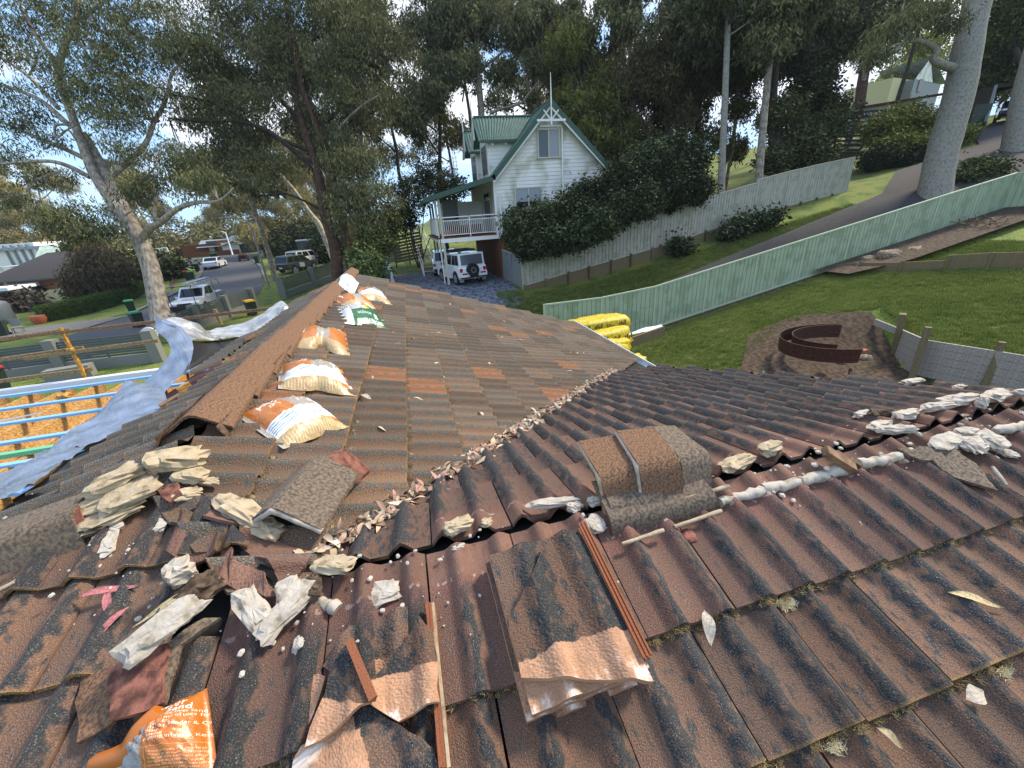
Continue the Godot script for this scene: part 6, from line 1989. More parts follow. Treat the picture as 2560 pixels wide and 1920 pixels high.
	if kind == "suv":
		for s in [-1.0, 1.0]:
			part("roof_rail", bar_mesh(Vector3(s * (w - 0.24), H + 0.04, zc + 0.2), Vector3(s * (w - 0.24), H + 0.03, zd), 0.04, 0.05), M["steel"], o)
			part("sill", box_mesh(Vector3(s * (w - 0.01), low + 0.08, 0), Vector3(0.05, 0.16, L * 0.5)), M["plastic_black"], o)
	return o

# ---------------------------------------------------------------- fences

# one ribbed steel panel from ground point a to b
func fence_panel(a: Vector3, b: Vector3, h: float, pitch: float) -> ArrayMesh:
	var st := mb()
	var d := b - a
	var flat := Vector3(d.x, 0, d.z)
	var n := flat.normalized().cross(Vector3.UP)
	var count := int(flat.length() / pitch)
	var prev := []
	for i in count:
		for q in [[0.0, 0.0], [0.78, 0.0], [0.84, -0.9], [0.92, -0.9], [0.98, 0.0]]:
			var p = a + d * ((i + q[0]) / count) + n * (0.030 * q[1])
			var cur := [p, p + Vector3(0, h, 0)]
			if prev.size():
				quad(st, prev[0], cur[0], cur[1], prev[1])
			prev = cur
	quad(st, prev[0], b, b + Vector3(0, h, 0), prev[1])
	return done(st)

func fence(called: String, label: String, pts: Array, h: float, pitch: float, m: String, mt: String, steps := [], gap := 0.06):
	var o := thing(called, label, "fence")
	for i in pts.size():
		var p: Vector3 = pts[i]
		var hp := h
		for s in steps:
			if i >= s[0]:
				hp = h + s[1]
		part("fence_post", box_mesh(p + Vector3(0, hp / 2 - 0.1, 0), Vector3(0.065, hp + 0.26, 0.065)), M[mt], o)
		if i == pts.size() - 1:
			break
		var q: Vector3 = pts[i + 1]
		part("fence_panel", fence_panel(p + Vector3(0, gap, 0), q + Vector3(0, gap, 0), hp - gap, pitch), M[m], o)
		part("top_rail", bar_mesh(p + Vector3(0, hp, 0), q + Vector3(0, hp, 0), 0.06, 0.06), M[mt], o)
		part("bottom_rail", bar_mesh(p + Vector3(0, gap, 0), q + Vector3(0, gap, 0), 0.06, 0.06), M[mt], o)

func build_fences():
	var g := []
	var x := 4.75
	while x < 28.0:
		g.append(on_ground(x, -14.3))
		x += 2.42
	g.append(on_ground(28.6, -14.25))
	g.append(on_ground(29.4, -11.0))
	g.append(on_ground(30.2, -7.6))
	fence("green_steel_fence", "long pale green ribbed steel fence climbing the slope behind the lawn", g, 1.80, 0.20, "fence_green", "fence_green_trim")
	var line := [[5.62, -3.42, -20.30], [8.1, -2.98, -20.3], [10.6, -2.58, -20.3], [13.1, -2.16, -20.3], [15.5, -1.74, -20.4], [17.9, -1.30, -20.7], [20.4, -0.92, -21.1], [22.9, -0.56, -21.4], [25.4, -0.24, -21.6], [28.0, 0.05, -21.7]]
	var b := []
	for p in line:
		b.append(Vector3(p[0], p[1] + E, p[2]))
	fence("beige_steel_fence", "beige ribbed steel fence on a timber sleeper wall before the cottage", b, 1.80, 0.20, "fence_beige", "fence_beige_trim", [[6, 0.16]], 0.02)
	var w := thing("sleeper_retaining_wall", "low timber sleeper wall under the beige fence", "retaining wall")
	for i in b.size() - 1:
		var p: Vector3 = b[i] + Vector3(0, -0.02, 0.06)
		var q: Vector3 = b[i + 1] + Vector3(0, -0.02, 0.06)
		for k in 3:
			part("sleeper", bar_mesh(p + Vector3(0, -0.11 - 0.205 * k, 0), q + Vector3(0, -0.11 - 0.205 * k, 0), 0.06, 0.195), M["sleeper"], w)
		for f in [0.02, 0.5]:
			var c := p.lerp(q, f) + Vector3(0, -0.25, 0.07)
			part("wall_post", box_mesh(c, Vector3(0.09, 0.72, 0.09)), M["old_wood"] if i % 3 else M["sleeper"], w)
	var gt := thing("grey_side_gate", "plain grey two leaf steel gate between brick wall and beige fence", "gate")
	var ga := Vector3(5.14, 1.66, -22.62)
	var gb := Vector3(5.60, 1.40, -20.36)
	for k in 2:
		var p := ga.lerp(gb, 0.5 * k + 0.01)
		var q := ga.lerp(gb, 0.5 * k + 0.49)
		part("gate_leaf", bar_mesh(p + Vector3(0, 0.85, 0), q + Vector3(0, 0.85, 0), 0.02, 1.62), M["gate_grey"], gt)
		part("gate_frame", bar_mesh(p + Vector3(0, 1.70, 0), q + Vector3(0, 1.70, 0), 0.05, 0.05), M["fence_beige_trim"], gt)
		part("gate_frame", bar_mesh(p + Vector3(0, 0.03, 0), q + Vector3(0, 0.03, 0), 0.05, 0.05), M["gate_grey"], gt)
	for k in 3:
		var p := ga.lerp(gb, 0.5 * k)
		part("gate_post", box_mesh(p + Vector3(0, 0.85, 0), Vector3(0.06, 1.8, 0.06)), M["gate_grey"] if k < 2 else M["fence_beige_trim"], gt)
	single("bin_enclosure", box_mesh(Vector3(7.4, 2.3, -22.2), Vector3(1.2, 1.5, 0.7)), M["galv"], "dark grey tank standing behind the grey gate", "tank")

# ---------------------------------------------------------------- back garden

func build_garden():
	var w := thing("unfinished_retaining_wall", "grey timber retaining wall with tall posts still uncut beside the lawn", "retaining wall")
	var lip := [Vector3(14.65, 1.07, -9.35), Vector3(14.45, 0.0, -8.45), Vector3(13.35, 0.0, -7.15), Vector3(13.62, 0.0, -5.98), Vector3(13.95, 0.0, -4.85), Vector3(14.7, 0.0, -2.6)]
	var tops := [1.10, 1.00, 1.16, 1.18, 1.18, 1.18]
	for i in lip.size() - 1:
		var n := 1 if i == 0 else 5
		for k in n:
			var p := Vector3(lip[i].x, tops[i] - 0.11 - 0.205 * k, lip[i].z)
			var q := Vector3(lip[i + 1].x, tops[i + 1] - 0.11 - 0.205 * k, lip[i + 1].z)
			part("sleeper", bar_mesh(p, q, 0.06, 0.198), M["sleeper_grey"], w)
	for e in [[Vector3(14.35, -0.00, -8.36), Vector3(14.27, 1.50, -8.42), 0.17], [Vector3(13.06, 0.06, -7.02), Vector3(13.18, 1.54, -7.12), 0.15], [Vector3(13.64, 0.28, -5.86), Vector3(13.74, 1.38, -5.92), 0.13]]:
		var d: Vector3 = e[1] - e[0]
		part("uncut_post", bar_mesh(e[0] - d * 0.15, e[1], e[2] * 1.35, e[2] * 0.9, Vector3(0.5, 0, 0.8)), M["sleeper"], w)
	var r := thing("rusty_steel_ring", "rusty curled steel band open ring lying on bare soil", "steel ring")
	var c := Vector3(12.19, 0.64, -8.59)
	for k in 2:
		var rows := [[], []]
		for i in 25:
			var a := lerpf(0.75, 4.3 if k == 0 else 3.9, i / 24.0)
			var rad := (1.55 if k == 0 else 1.22) - 0.10 * sin(a * 1.5)
			var p := c + Vector3(cos(a) * rad * 1.05 + 0.15 * k, 0, -sin(a) * rad * 0.8 - 0.1 * k)
			rows[0].append(p + Vector3(0, 0.02, 0))
			rows[1].append(p + Vector3(0, 0.42, 0) + Vector3(cos(a), 0, -sin(a)) * 0.03)
		part("steel_band", sheet(rows), M["rust"], r)
		var edge := []
		var er := []
		for i in 25:
			edge.append(rows[1][i])
			er.append(0.018)
		part("band_edge", tube_mesh(edge, er, 5), M["rust"], r)
	single("broken_brick", box_mesh(Vector3(12.35, 0.73, -7.92), Vector3(0.22, 0.11, 0.11), 0.3), M["brick_orange"], "single pale brick lying in the mulch inside the ring", "brick")
	single("garden_stake", rod(Vector3(10.97, 0.43, -7.20), Vector3(11.34, 0.50, -7.46), 0.04), M["rust"], "short rusty stake by the ring near the roof edge", "stake")
	for p in [[Vector3(11.53, 0.58, -8.20), "pale stone in the mulch on the left inside the ring"], [Vector3(11.53, 0.56, -7.87), "small pale stone right of the larger one in the mulch"], [Vector3(12.08, 0.66, -7.67), "small stone below the pale brick"]]:
		single("garden_stone", chunk(Vector3(0.34, 0.16, 0.24), int(p[0].x * 10), 0.8, 0.25), M["rock"], p[1], "stone", Transform3D(Basis(), p[0]))
	var b := thing("raised_garden_bed", "raised timber sleeper bed under the green fence at the far right", "garden bed")
	var front := [Vector3(18.76, 1.79, -13.23), Vector3(19.21, 1.87, -11.99), Vector3(19.83, 1.98, -10.93), Vector3(20.38, 2.08, -10.02), Vector3(20.71, 2.14, -9.09), Vector3(21.02, 2.19, -8.26)]
	for i in front.size() - 1:
		var hgt := 0.42 if i < 2 else 0.52
		for k in 2:
			part("sleeper", bar_mesh(front[i] + Vector3(0, 0.10 + 0.20 * k, 0), front[i + 1] + Vector3(0, 0.10 + 0.20 * k, 0), 0.07, 0.19), M["sleeper"], b)
		if i >= 2:
			part("sleeper", bar_mesh(front[i] + Vector3(0, 0.49, 0), front[i + 1] + Vector3(0, 0.49, 0), 0.07, 0.17), M["sleeper"], b)
		part("bed_post", box_mesh(front[i] + Vector3(0, hgt * 0.55, 0.08), Vector3(0.10, hgt * 1.15, 0.09)), M["sleeper"], b)
	part("sleeper", bar_mesh(front[0] + Vector3(0, 0.30, -0.05), on_ground(front[0].x - 0.3, -14.1, 0.2), 0.07, 0.2), M["sleeper"], b)
	var rocks := [[Vector3(20.28, 2.31, -13.18), Vector3(0.95, 0.55, 0.6), "brown rock at the left end of the raised bed"], [Vector3(21.55, 2.28, -13.10), Vector3(1.05, 0.65, 0.7), "large pale rounded rock in the raised bed"], [Vector3(22.54, 2.43, -14.06), Vector3(0.9, 0.5, 0.6), "buff rock behind the large pale one"], [Vector3(23.14, 2.23, -13.39), Vector3(0.8, 0.5, 0.6), "angular tan rock right of the large pale one"], [Vector3(21.91, 2.13, -12.73), Vector3(0.7, 0.4, 0.5), "low tan rock against the front sleeper"], [Vector3(19.83, 2.21, -13.68), Vector3(0.9, 0.3, 0.4), "flat weathered timber offcut at the bed corner"], [Vector3(24.34, 2.32, -13.37), Vector3(0.5, 0.4, 0.4), "small grey rock near the log end"], [Vector3(23.60, 2.41, -14.25), Vector3(0.8, 0.45, 0.5), "mossy rock against the fence in the bed"]]
	for i in rocks.size():
		single("garden_rock", chunk(rocks[i][1], 40 + i, 0.75, 0.25, true), M["rock"], rocks[i][2], "rock", Transform3D(Basis(Vector3.UP, i * 0.7), rocks[i][0]))
	var logs := [[Vector3(24.92, 2.41, -12.83), Vector3(27.39, 2.85, -11.80), 0.26, "thick bare log lying along the raised bed"], [Vector3(24.41, 2.33, -12.25), Vector3(26.54, 2.51, -11.40), 0.18, "thinner log in front of the thick one"], [Vector3(23.96, 2.44, -13.07), Vector3(25.01, 2.44, -12.61), 0.10, "short branch beside the logs"]]
	for l in logs:
		single("garden_log", tube_mesh([l[0], l[0].lerp(l[1], 0.5) + Vector3(0, 0.05, 0), l[1]], [l[2], l[2] * 0.95, l[2] * 1.05], 12), M["log"], l[3], "log")
	var sticks := mb()
	var sc := Vector3(26.36, 2.98, -13.20)
	for i in 130:
		var p := sc + Vector3(rng.randf_range(-1.8, 2.2), rng.randf_range(-0.1, 0.45), rng.randf_range(-0.7, 0.7))
		var d := Vector3(rng.randf_range(-1, 1), rng.randf_range(-0.4, 0.5), rng.randf_range(-1, 1)).normalized() * rng.randf_range(0.2, 0.7)
		bar(sticks, p, p + d, 0.03, 0.03)
	single("brush_heap", done(sticks), M["log"], "heap of dry sticks and bark behind the logs", "brush heap", Transform3D(), "", "stuff")
	single("black_plastic_sheet", cloth([[Vector3(26.70, 3.17, -13.21), Vector3(27.44, 3.41, -13.15), Vector3(28.33, 3.27, -12.89)], [Vector3(26.23, 3.06, -12.82), Vector3(26.85, 3.16, -12.73), Vector3(27.79, 2.99, -12.44)]], 5, 5, 0.12, 4), M["fence_dark_wood"], "crumpled dark plastic sheet on the brush heap", "plastic sheet")
	var bales := [[Vector3(5.73, 1.45, -11.64), Vector3(2.1, 0.6, 0.75), "yellow insulation pack on top, with dark print, before the green fence", 0.10], [Vector3(5.65, 1.22, -11.11), Vector3(1.75, 0.55, 0.8), "crumpled yellow insulation pack below the printed one", 0.04], [Vector3(5.58, 1.02, -10.59), Vector3(1.25, 0.5, 0.8), "lowest yellow insulation pack showing above the gutter", 0.0], [Vector3(6.13, 0.70, -9.88), Vector3(0.5, 0.4, 0.5), "small yellow insulation roll end past the gutter", 0.0]]
	for i in bales.size():
		var o := thing("insulation_pack", bales[i][2], "insulation pack", bales[i][0], 0.12, "yellow insulation packs by the fence")
		part("wrap", chunk(bales[i][1] * 1.05, 90 + i, 0.45, 0.2, true), M["yellow_wrap"], o)
		if i < 2:
			var st := mb()
			for k in 4:
				for e in 4:
					var p := Vector3(-0.8 + k * 0.45 + e * 0.075, 0.02 + 0.05 * (e % 2) + (0.06 if i == 0 else 0.0), bales[i][1].z * 0.545 + 0.012)
					box(st, p, Vector3(0.045, 0.15 - 0.03 * (e % 3), 0.012), 0.0)
			part("print", done(st), M["print_grey"], o)
	single("white_plastic_sheet", cloth([[Vector3(6.96, 0.97, -11.82), Vector3(7.61, 1.05, -11.93), Vector3(8.39, 1.09, -12.00)], [Vector3(6.78, 1.05, -11.45), Vector3(7.48, 1.05, -11.52), Vector3(8.24, 1.06, -11.57)]], 5, 5, 0.04, 8), M["gutter_white"], "white plastic sheet lying along the fence foot", "plastic sheet")
	single("edging_sleeper", bar_mesh(Vector3(6.45, 0.91, -11.02), Vector3(8.13, 1.02, -11.46), 0.08, 0.34), M["sleeper"], "timber sleeper edging beside the yellow insulation packs", "sleeper")
	single("garden_tap_stake", rod(Vector3(9.70, 0.21, -8.66), Vector3(9.99, 0.26, -9.00), 0.03), M["lid_green"], "thin green stake at the lawn edge near the roof", "stake")
	var tuft := mb()
	for i in 7:
		var a := TAU * i / 7.0
		var o := Vector3(cos(a), 0, sin(a)) * 0.035
		var tip := o * 2.6 + Vector3(0, 0.055 + 0.02 * (i % 3), 0)
		var s := Vector3(-sin(a), 0, cos(a)) * 0.008
		tri(tuft, o - s, o + s, tip)
	var xfs := []
	var cols := []
	while xfs.size() < 42000:
		var x := rng.randf_range(6.0, 24.0)
		var z := rng.randf_range(-13.9, -4.5)
		if in_pit(x, z):
			continue
		var n := noise_b.get_noise_2d(x * 0.5, z * 0.5) * 0.5 + 0.5
		var sc2 := rng.randf_range(0.7, 1.5)
		xfs.append(Transform3D(Basis(Vector3.UP, rng.randf() * TAU).scaled(Vector3(sc2, sc2, sc2)), on_ground(x, z, 0.0)))
		cols.append(Color(0.13, 0.18, 0.035).lerp(Color(0.34, 0.36, 0.10), clampf(n * 0.6 + rng.randf_range(-0.25, 0.35), 0, 1)))
	while xfs.size() < 60000:
		var x := rng.randf_range(4.0, 26.0)
		var z := rng.randf_range(-20.0, -14.6)
		if z > -18.3 - 0.02 * x and z < -15.6 and x < 14.0 or z > -19.0 and x > 14.0 and z < -15.2:
			if z > -17.0:
				continue
		var sc2 := rng.randf_range(0.9, 2.0)
		xfs.append(Transform3D(Basis(Vector3.UP, rng.randf() * TAU).scaled(Vector3(sc2, sc2, sc2)), on_ground(x, z, 0.0)))
		cols.append(Color(0.11, 0.16, 0.035).lerp(Color(0.26, 0.29, 0.09), rng.randf()))
	var gm := many("lawn_grass", tuft_done(tuft), M["blade"], xfs, cols, self)
	tag(gm, "short mown green grass of the back lawn", "grass", "", "stuff")

func tuft_done(st: SurfaceTool) -> ArrayMesh:
	return done(st)

# ---------------------------------------------------------------- street on the left

func wheelie_bin(label: String, at: Vector3, turn: float, lid: String) -> Node3D:
	var o := thing("wheelie_bin", label, "bin", at, turn, "wheelie bins")
	var st := mb()
	var lo := [Vector3(-0.21, 0.06, -0.24), Vector3(0.21, 0.06, -0.24), Vector3(0.21, 0.06, 0.24), Vector3(-0.21, 0.06, 0.24)]
	var hi := [Vector3(-0.29, 0.98, -0.35), Vector3(0.29, 0.98, -0.35), Vector3(0.29, 0.98, 0.35), Vector3(-0.29, 0.98, 0.35)]
	for i in 4:
		quad(st, lo[i], lo[(i + 1) % 4], hi[(i + 1) % 4], hi[i])
	quad(st, lo[0], lo[1], lo[2], lo[3])
	part("bin_body", done(st), M["bin_green"], o)
	var l := mb()
	box(l, Vector3(0, 1.02, 0.02), Vector3(0.60, 0.07, 0.76))
	box(l, Vector3(0, 1.07, 0.0), Vector3(0.50, 0.04, 0.60))
	part("lid", done(l), M[lid], o)
	for s in [-1, 1]:
		part("wheel", rod(Vector3(s * 0.22, 0.1, -0.30), Vector3(s * 0.27, 0.1, -0.30), 0.10, 12), M["rubber"], o)
	part("handle", rod(Vector3(-0.22, 0.96, -0.40), Vector3(0.22, 0.96, -0.40), 0.02), M["plastic_black"], o)
	return o

func gp(x: float, z: float) -> Vector3:
	return on_ground(x, z)

func build_street_scene():
	var f := thing("slatted_front_fence", "front fence of grey pillars with dark horizontal slats along the street", "fence")
	var pil := [gp(-19.6, -20.9), gp(-16.0, -21.2), gp(-12.1, -20.9), gp(-13.2, -25.0), gp(-13.4, -28.0), gp(-12.9, -31.2), gp(-12.2, -34.2)]
	for i in pil.size():
		part("pillar", box_mesh(pil[i] + Vector3(0, 0.75, 0), Vector3(0.42, 1.5, 0.42)), M["pillar"], f)
		if i == pil.size() - 1 or i == 2:
			continue
		var a: Vector3 = pil[i]
		var b: Vector3 = pil[i + 1]
		part("low_wall", bar_mesh(a + Vector3(0, 0.22, 0), b + Vector3(0, 0.22, 0), 0.22, 0.44), M["pillar"], f)
		for k in 8:
			part("slat", bar_mesh(a + Vector3(0, 0.52 + 0.115 * k, 0), b + Vector3(0, 0.52 + 0.115 * k, 0), 0.03, 0.09), M["fence_slat"], f)
		part("mid_post", box_mesh((a + b) * 0.5 + Vector3(0, 0.9, -0.03), Vector3(0.06, 0.95, 0.06)), M["fence_slat"], f)
	var f2 := thing("slatted_side_fence", "second run of pillars and dark slats right of the driveway opening", "fence")
	var p2 := [gp(-10.9, -37.4), gp(-9.0, -40.6), gp(-5.5, -42.0), gp(-1.0, -42.6)]
	for i in p2.size():
		part("pillar", box_mesh(p2[i] + Vector3(0, 0.85, 0), Vector3(0.5, 1.8, 0.5)), M["pillar"], f2)
		if i < p2.size() - 1:
			part("low_wall", bar_mesh(p2[i] + Vector3(0, 0.25, 0), p2[i + 1] + Vector3(0, 0.25, 0), 0.25, 0.5), M["pillar"], f2)
			for k in 9:
				part("slat", bar_mesh(p2[i] + Vector3(0, 0.6 + 0.115 * k, 0), p2[i + 1] + Vector3(0, 0.6 + 0.115 * k, 0), 0.03, 0.095), M["fence_slat"], f2)
	single("cable_reel", rod(Vector3(-12.21, 1.17, -21.2) + Vector3(0, 0, 0.06), Vector3(-12.21, 1.17, -21.2), 0.32, 24), M["white_paint"], "round white dish on the fence pillar beside the tarpaulin", "dish")
	single("letter_box", rod(Vector3(-16.21, 0.25, -21.6), Vector3(-15.83, 0.25, -21.6), 0.16, 14), M["galv"], "round topped grey letter box by the fence pillar", "letter box")
	single("concrete_block", box_mesh(Vector3(-14.91, 0.15, -19.9), Vector3(1.5, 0.5, 0.5), 0.2), M["pillar"], "pale concrete block behind the gutter on the left", "block")
	wheelie_bin("green lidded bin on the verge before the clipped hedge", Vector3(-22.47, -0.11, -38.2), 0.5, "lid_green")
	wheelie_bin("dark bin with red sided lid beside the street on the left verge", Vector3(-25.38, 0.76, -54.6), 0.3, "lid_red")
	wheelie_bin("green lidded bin next to the red lidded one on the verge", Vector3(-24.63, 0.73, -53.9), 0.3, "lid_green")
	wheelie_bin("lone green lidded bin near the parked white sedan", Vector3(-27.4, 1.15, -62.1), 0.2, "lid_green")
	wheelie_bin("left bin of the pair at the turning circle", Vector3(-32.9, 1.76, -81.4), 0.0, "lid_green")
	wheelie_bin("right bin of the pair at the turning circle", Vector3(-32.3, 1.74, -80.8), 0.0, "lid_green")
	wheelie_bin("yellow lidded bin behind the front fence pillars", Vector3(-11.22, -0.10, -30.7), 0.6, "lid_yellow")
	wheelie_bin("black bin on the right of the street by the pole", Vector3(-20.8, 1.33, -64.3), 0.0, "bin_green")
	wheelie_bin("bin with red lid cut by the left frame edge", Vector3(-16.75, -0.10, -19.1), 0.9, "lid_red")
	wheelie_bin("dark green bin at the far left beside covered furniture", Vector3(-27.40, -0.10, -33.4), 0.4, "bin_green")
	wheelie_bin("bin lying behind the fence with only its green lid showing", Vector3(-18.15, -0.10, -30.9), 0.8, "lid_green")
	car("utility_truck", "white dual cab utility truck with ladder racks parked on the verge", "utility truck", Vector3(-16.6, 0, -36.2), 0.05, "car_white", 5.3, 1.9, 1.85, "ute")
	car("sedan_car", "white sedan seen from behind at the street edge", "car", Vector3(-26.4, 0, -65.0), PI + 0.12, "car_white", 4.7, 1.82, 1.45, "sedan")
	car("large_suv", "dark green sports utility vehicle on the driveway right of the street", "car", Vector3(-13.1, 0, -53.2), 2.65, "car_green", 5.0, 1.95, 1.8, "suv")
	car("second_suv", "white topped vehicle parked behind the dark green one", "car", Vector3(-12.9, 0, -57.4), 2.6, "car_white", 5.0, 1.95, 1.85, "suv")
	car("hatchback", "bright blue car behind the bare shrub on the left", "car", Vector3(-32.4, 0, -56.5), 0.35, "car_blue", 4.3, 1.8, 1.5, "wagon")
	car("silver_car", "silver car hidden behind the cream fence", "car", Vector3(-36.2, 0, -49.0), 1.45, "car_silver", 4.6, 1.8, 1.75, "suv")
	car("white_van", "white vehicle among shrubs at the left of the street", "car", Vector3(-36.0, 0, -66.0), 0.5, "car_white", 4.6, 1.85, 2.0, "wagon")
	var qb := thing("quad_bike", "small dark red machine left on the verge past the turning circle", "quad bike", Vector3(-25.0, 1.53, -71.8), 0.3)
	part("machine_body", chunk(Vector3(1.2, 0.7, 1.6), 3, 0.6, 0.2), M["brick_red"], qb, Transform3D(Basis(), Vector3(0, 0.7, 0)))
	for s in [-1, 1]:
		for e in [-1, 1]:
			part("wheel", rod(Vector3(s * 0.45, 0.3, e * 0.6), Vector3(s * 0.68, 0.3, e * 0.6), 0.3, 12), M["rubber"], qb)
	var cv := thing("camper_trailer", "dark camper trailer with white roof hatches behind the parked vehicles", "trailer", gp(-11.2, -63.0), 0.15)
	part("trailer_body", box_mesh(Vector3(0, 1.5, 0), Vector3(7.0, 2.2, 2.3)), M["car_green"], cv)
	part("trailer_roof", box_mesh(Vector3(0.1, 2.68, 0), Vector3(7.3, 0.14, 2.4)), M["white_paint"], cv)
	part("roof_hatch", box_mesh(Vector3(-0.6, 2.86, 0), Vector3(0.9, 0.24, 0.8)), M["white_paint"], cv)
	part("roof_hatch", box_mesh(Vector3(1.6, 2.9, 0), Vector3(1.6, 0.3, 0.9)), M["white_paint"], cv)
	part("trailer_door", box_mesh(Vector3(-1.0, 1.3, 1.16), Vector3(0.75, 1.8, 0.04)), M["plastic_black"], cv)
	part("trailer_window", box_mesh(Vector3(1.2, 1.7, 1.16), Vector3(1.3, 0.6, 0.04)), M["glass_dark"], cv)
	part("side_panel", box_mesh(Vector3(1.4, 1.15, 1.155), Vector3(3.4, 1.1, 0.02)), M["galv"], cv)
	for s in [-0.6, 0.6]:
		part("wheel", rod(Vector3(s, 0.38, 0.9), Vector3(s, 0.38, 1.2), 0.38, 14), M["rubber"], cv)
	var lp := thing("street_light_pole", "leaning grey street light pole at the road edge with long curved arm", "street light", Vector3(-13.91, 0.31, -44.0), 0.0)
	var base: Vector3 = lp.position
	var hi := Vector3(-13.79, 5.78, -43.9) - base
	var mid := Vector3(-14.42, 6.56, -43.9) - base
	var tip := Vector3(-15.85, 6.68, -43.9) - base
	part("pole", rod(Vector3.ZERO, hi, 0.11, 8, 0.07), M["galv"], lp)
	part("arm", tube_mesh(smooth_path([hi, mid, tip], 5), [0.07, 0.066, 0.062, 0.058, 0.054, 0.05, 0.048, 0.046, 0.044, 0.042, 0.04], 7), M["galv"], lp)
	part("lamp_head", chunk(Vector3(0.8, 0.16, 0.3), 2, 0.7, 0.05, true), M["galv"], lp, Transform3D(Basis(), tip))
	var lp2 := thing("far_street_light", "white street light pole before the grey roofed house", "street light", Vector3(-32.5, 1.97, -88.7), 0.0)
	var b2: Vector3 = lp2.position
	part("pole", rod(Vector3.ZERO, Vector3(-33.3, 5.94, -91.0) - b2, 0.14, 8, 0.10), M["white_paint"], lp2)
	part("lamp_head", bar_mesh(Vector3(-33.3, 5.94, -91.0) - b2, Vector3(-34.0, 6.33, -91.0) - b2, 0.25, 0.16), M["white_paint"], lp2)
	var ml := thing("letter_box_stand", "small white letter box board on the verge by the dark green vehicle", "letter box", Vector3(-11.88, 0.70, -50.4), 0.2)
	part("board", box_mesh(Vector3(0, 1.0, 0), Vector3(0.5, 0.45, 0.1)), M["white_paint"], ml)
	part("stake", rod(Vector3.ZERO, Vector3(0, 1.0, 0), 0.04), M["rail_wood"], ml)
	part("letter_box", box_mesh(Vector3(-0.8, 0.35, 0.1), Vector3(0.5, 0.4, 0.4)), M["gate_grey"], ml)
	var h := thing("brick_bungalow", "orange brick bungalow with dark tiled roof behind a cream fence on the left", "house")
	var z := -50.0
	var el := Vector3(-39.90, 2.46, -50.0)
	var er := Vector3(-31.18, 2.68, -50.0)
	var bl := Vector3(el.x, ground(-40, -50) - 0.3, z)
	var br := Vector3(er.x, ground(-30, -50) - 0.3, z)
	el.y = (el.y + er.y) * 0.5 + 0.1
	er.y = el.y
	part("wall", box_mesh(Vector3((bl.x + br.x) / 2, (bl.y + el.y) / 2, z - 4.0), Vector3(br.x - bl.x, el.y - bl.y, 8.0)), M["brick_orange"], h)
	part("roof", sheet([[el + Vector3(-0.6, -0.1, 0.6), er + Vector3(0.6, -0.1, 0.6)], [el + Vector3(3.0, 2.2, -4.0), er + Vector3(-4.0, 2.2, -4.0)], [el + Vector3(-0.6, -0.1, -8.6), er + Vector3(0.6, -0.1, -8.6)]]), M["roof_charcoal"], h)
	part("roof", done_tri(er + Vector3(0.6, -0.1, 0.6), er + Vector3(-4.0, 2.2, -4.0), er + Vector3(0.6, -0.1, -8.6)), M["roof_charcoal"], h)
	part("gutter", bar_mesh(el + Vector3(-0.6, -0.12, 0.66), er + Vector3(0.6, -0.12, 0.66), 0.12, 0.16), M["green_trim"], h)
	var wa := Vector3(-38.41, 1.36, -49.9)
	var wb := Vector3(-36.01, 2.25, -49.9)
	var win := thing_part("window", h)
	part("pane", box_mesh(Vector3((wa.x + wb.x) / 2, (wa.y + wb.y) / 2, z + 0.03), Vector3(wb.x - wa.x, wb.y - wa.y, 0.06)), M["glass_dark"], win)
	for k in 3:
		part("frame", box_mesh(Vector3(lerpf(wa.x, wb.x, k / 2.0), (wa.y + wb.y) / 2, z + 0.06), Vector3(0.12, wb.y - wa.y, 0.1)), M["frame_beige"], win)
	for k in 2:
		part("frame", box_mesh(Vector3((wa.x + wb.x) / 2, [wa.y, wb.y][k], z + 0.062), Vector3(wb.x - wa.x + 0.12, 0.12, 0.1)), M["frame_beige"], win)
	var pc := thing("brick_porch", "small brown brick porch with low pale roof at the far left edge", "porch")
	part("porch_wall", box_mesh(Vector3(-37.11, 0.59, -46.5), Vector3(3.2, 2.2, 1.5)), M["brick"], pc)
	part("porch_roof", box_mesh(Vector3(-36.64, 2.17, -46.5), Vector3(3.6, 0.25, 3.0)), M["gutter_white"], pc)
	var cf := thing("cream_panel_fence", "cream steel fence panels before the brick bungalow", "fence")
	var ca := Vector3(-37.48, 0.24, -48.0)
	var cb := Vector3(-33.74, 0.20, -46.6)
	var cc := Vector3(-31.87, 0.28, -47.5)
	var cd := Vector3(-30.23, 0.32, -47.9)
	for e in [[ca, cb], [cb, cc], [cc, cd]]:
		part("fence_panel", fence_panel(e[0], e[1], 1.45, 0.3), M["fence_cream"], cf)
		part("fence_post", box_mesh(e[0] + Vector3(0, 0.74, 0.04), Vector3(0.12, 1.5, 0.1)), M["bark_brown"], cf)
	var h2 := thing("pale_green_house", "house with pale green metal roof behind the brick bungalow", "house")
	var ra := Vector3(-45.5, 5.63, -66.0)
	var rb := Vector3(-39.6, 5.67, -66.0)
	part("roof", sheet([[ra, rb], [Vector3(-44.1, 3.98, -62.0), Vector3(-35.6, 3.83, -62.0)]]), M["pale_roof"], h2)
	part("roof", sheet([[ra, rb], [ra + Vector3(-1, -2.4, -6), rb + Vector3(3, -2.4, -6)]]), M["pale_roof"], h2)
	part("wall", box_mesh((ra + rb) * 0.5 + Vector3(0.5, -3.6, -0.5), Vector3(14.0, 3.2, 7.0)), M["weatherboard"], h2)
	var h3 := thing("white_walled_house", "white walled house at the left frame edge behind the bungalow", "house")
	part("wall", box_mesh(Vector3(-52.7, 4.71, -70.0), Vector3(12.0, 3.0, 6.0)), M["white_paint"], h3)
	part("roof", box_mesh(Vector3(-52.2, 5.58, -70.0), Vector3(13.0, 0.3, 7.0)), M["grey_roof"], h3)
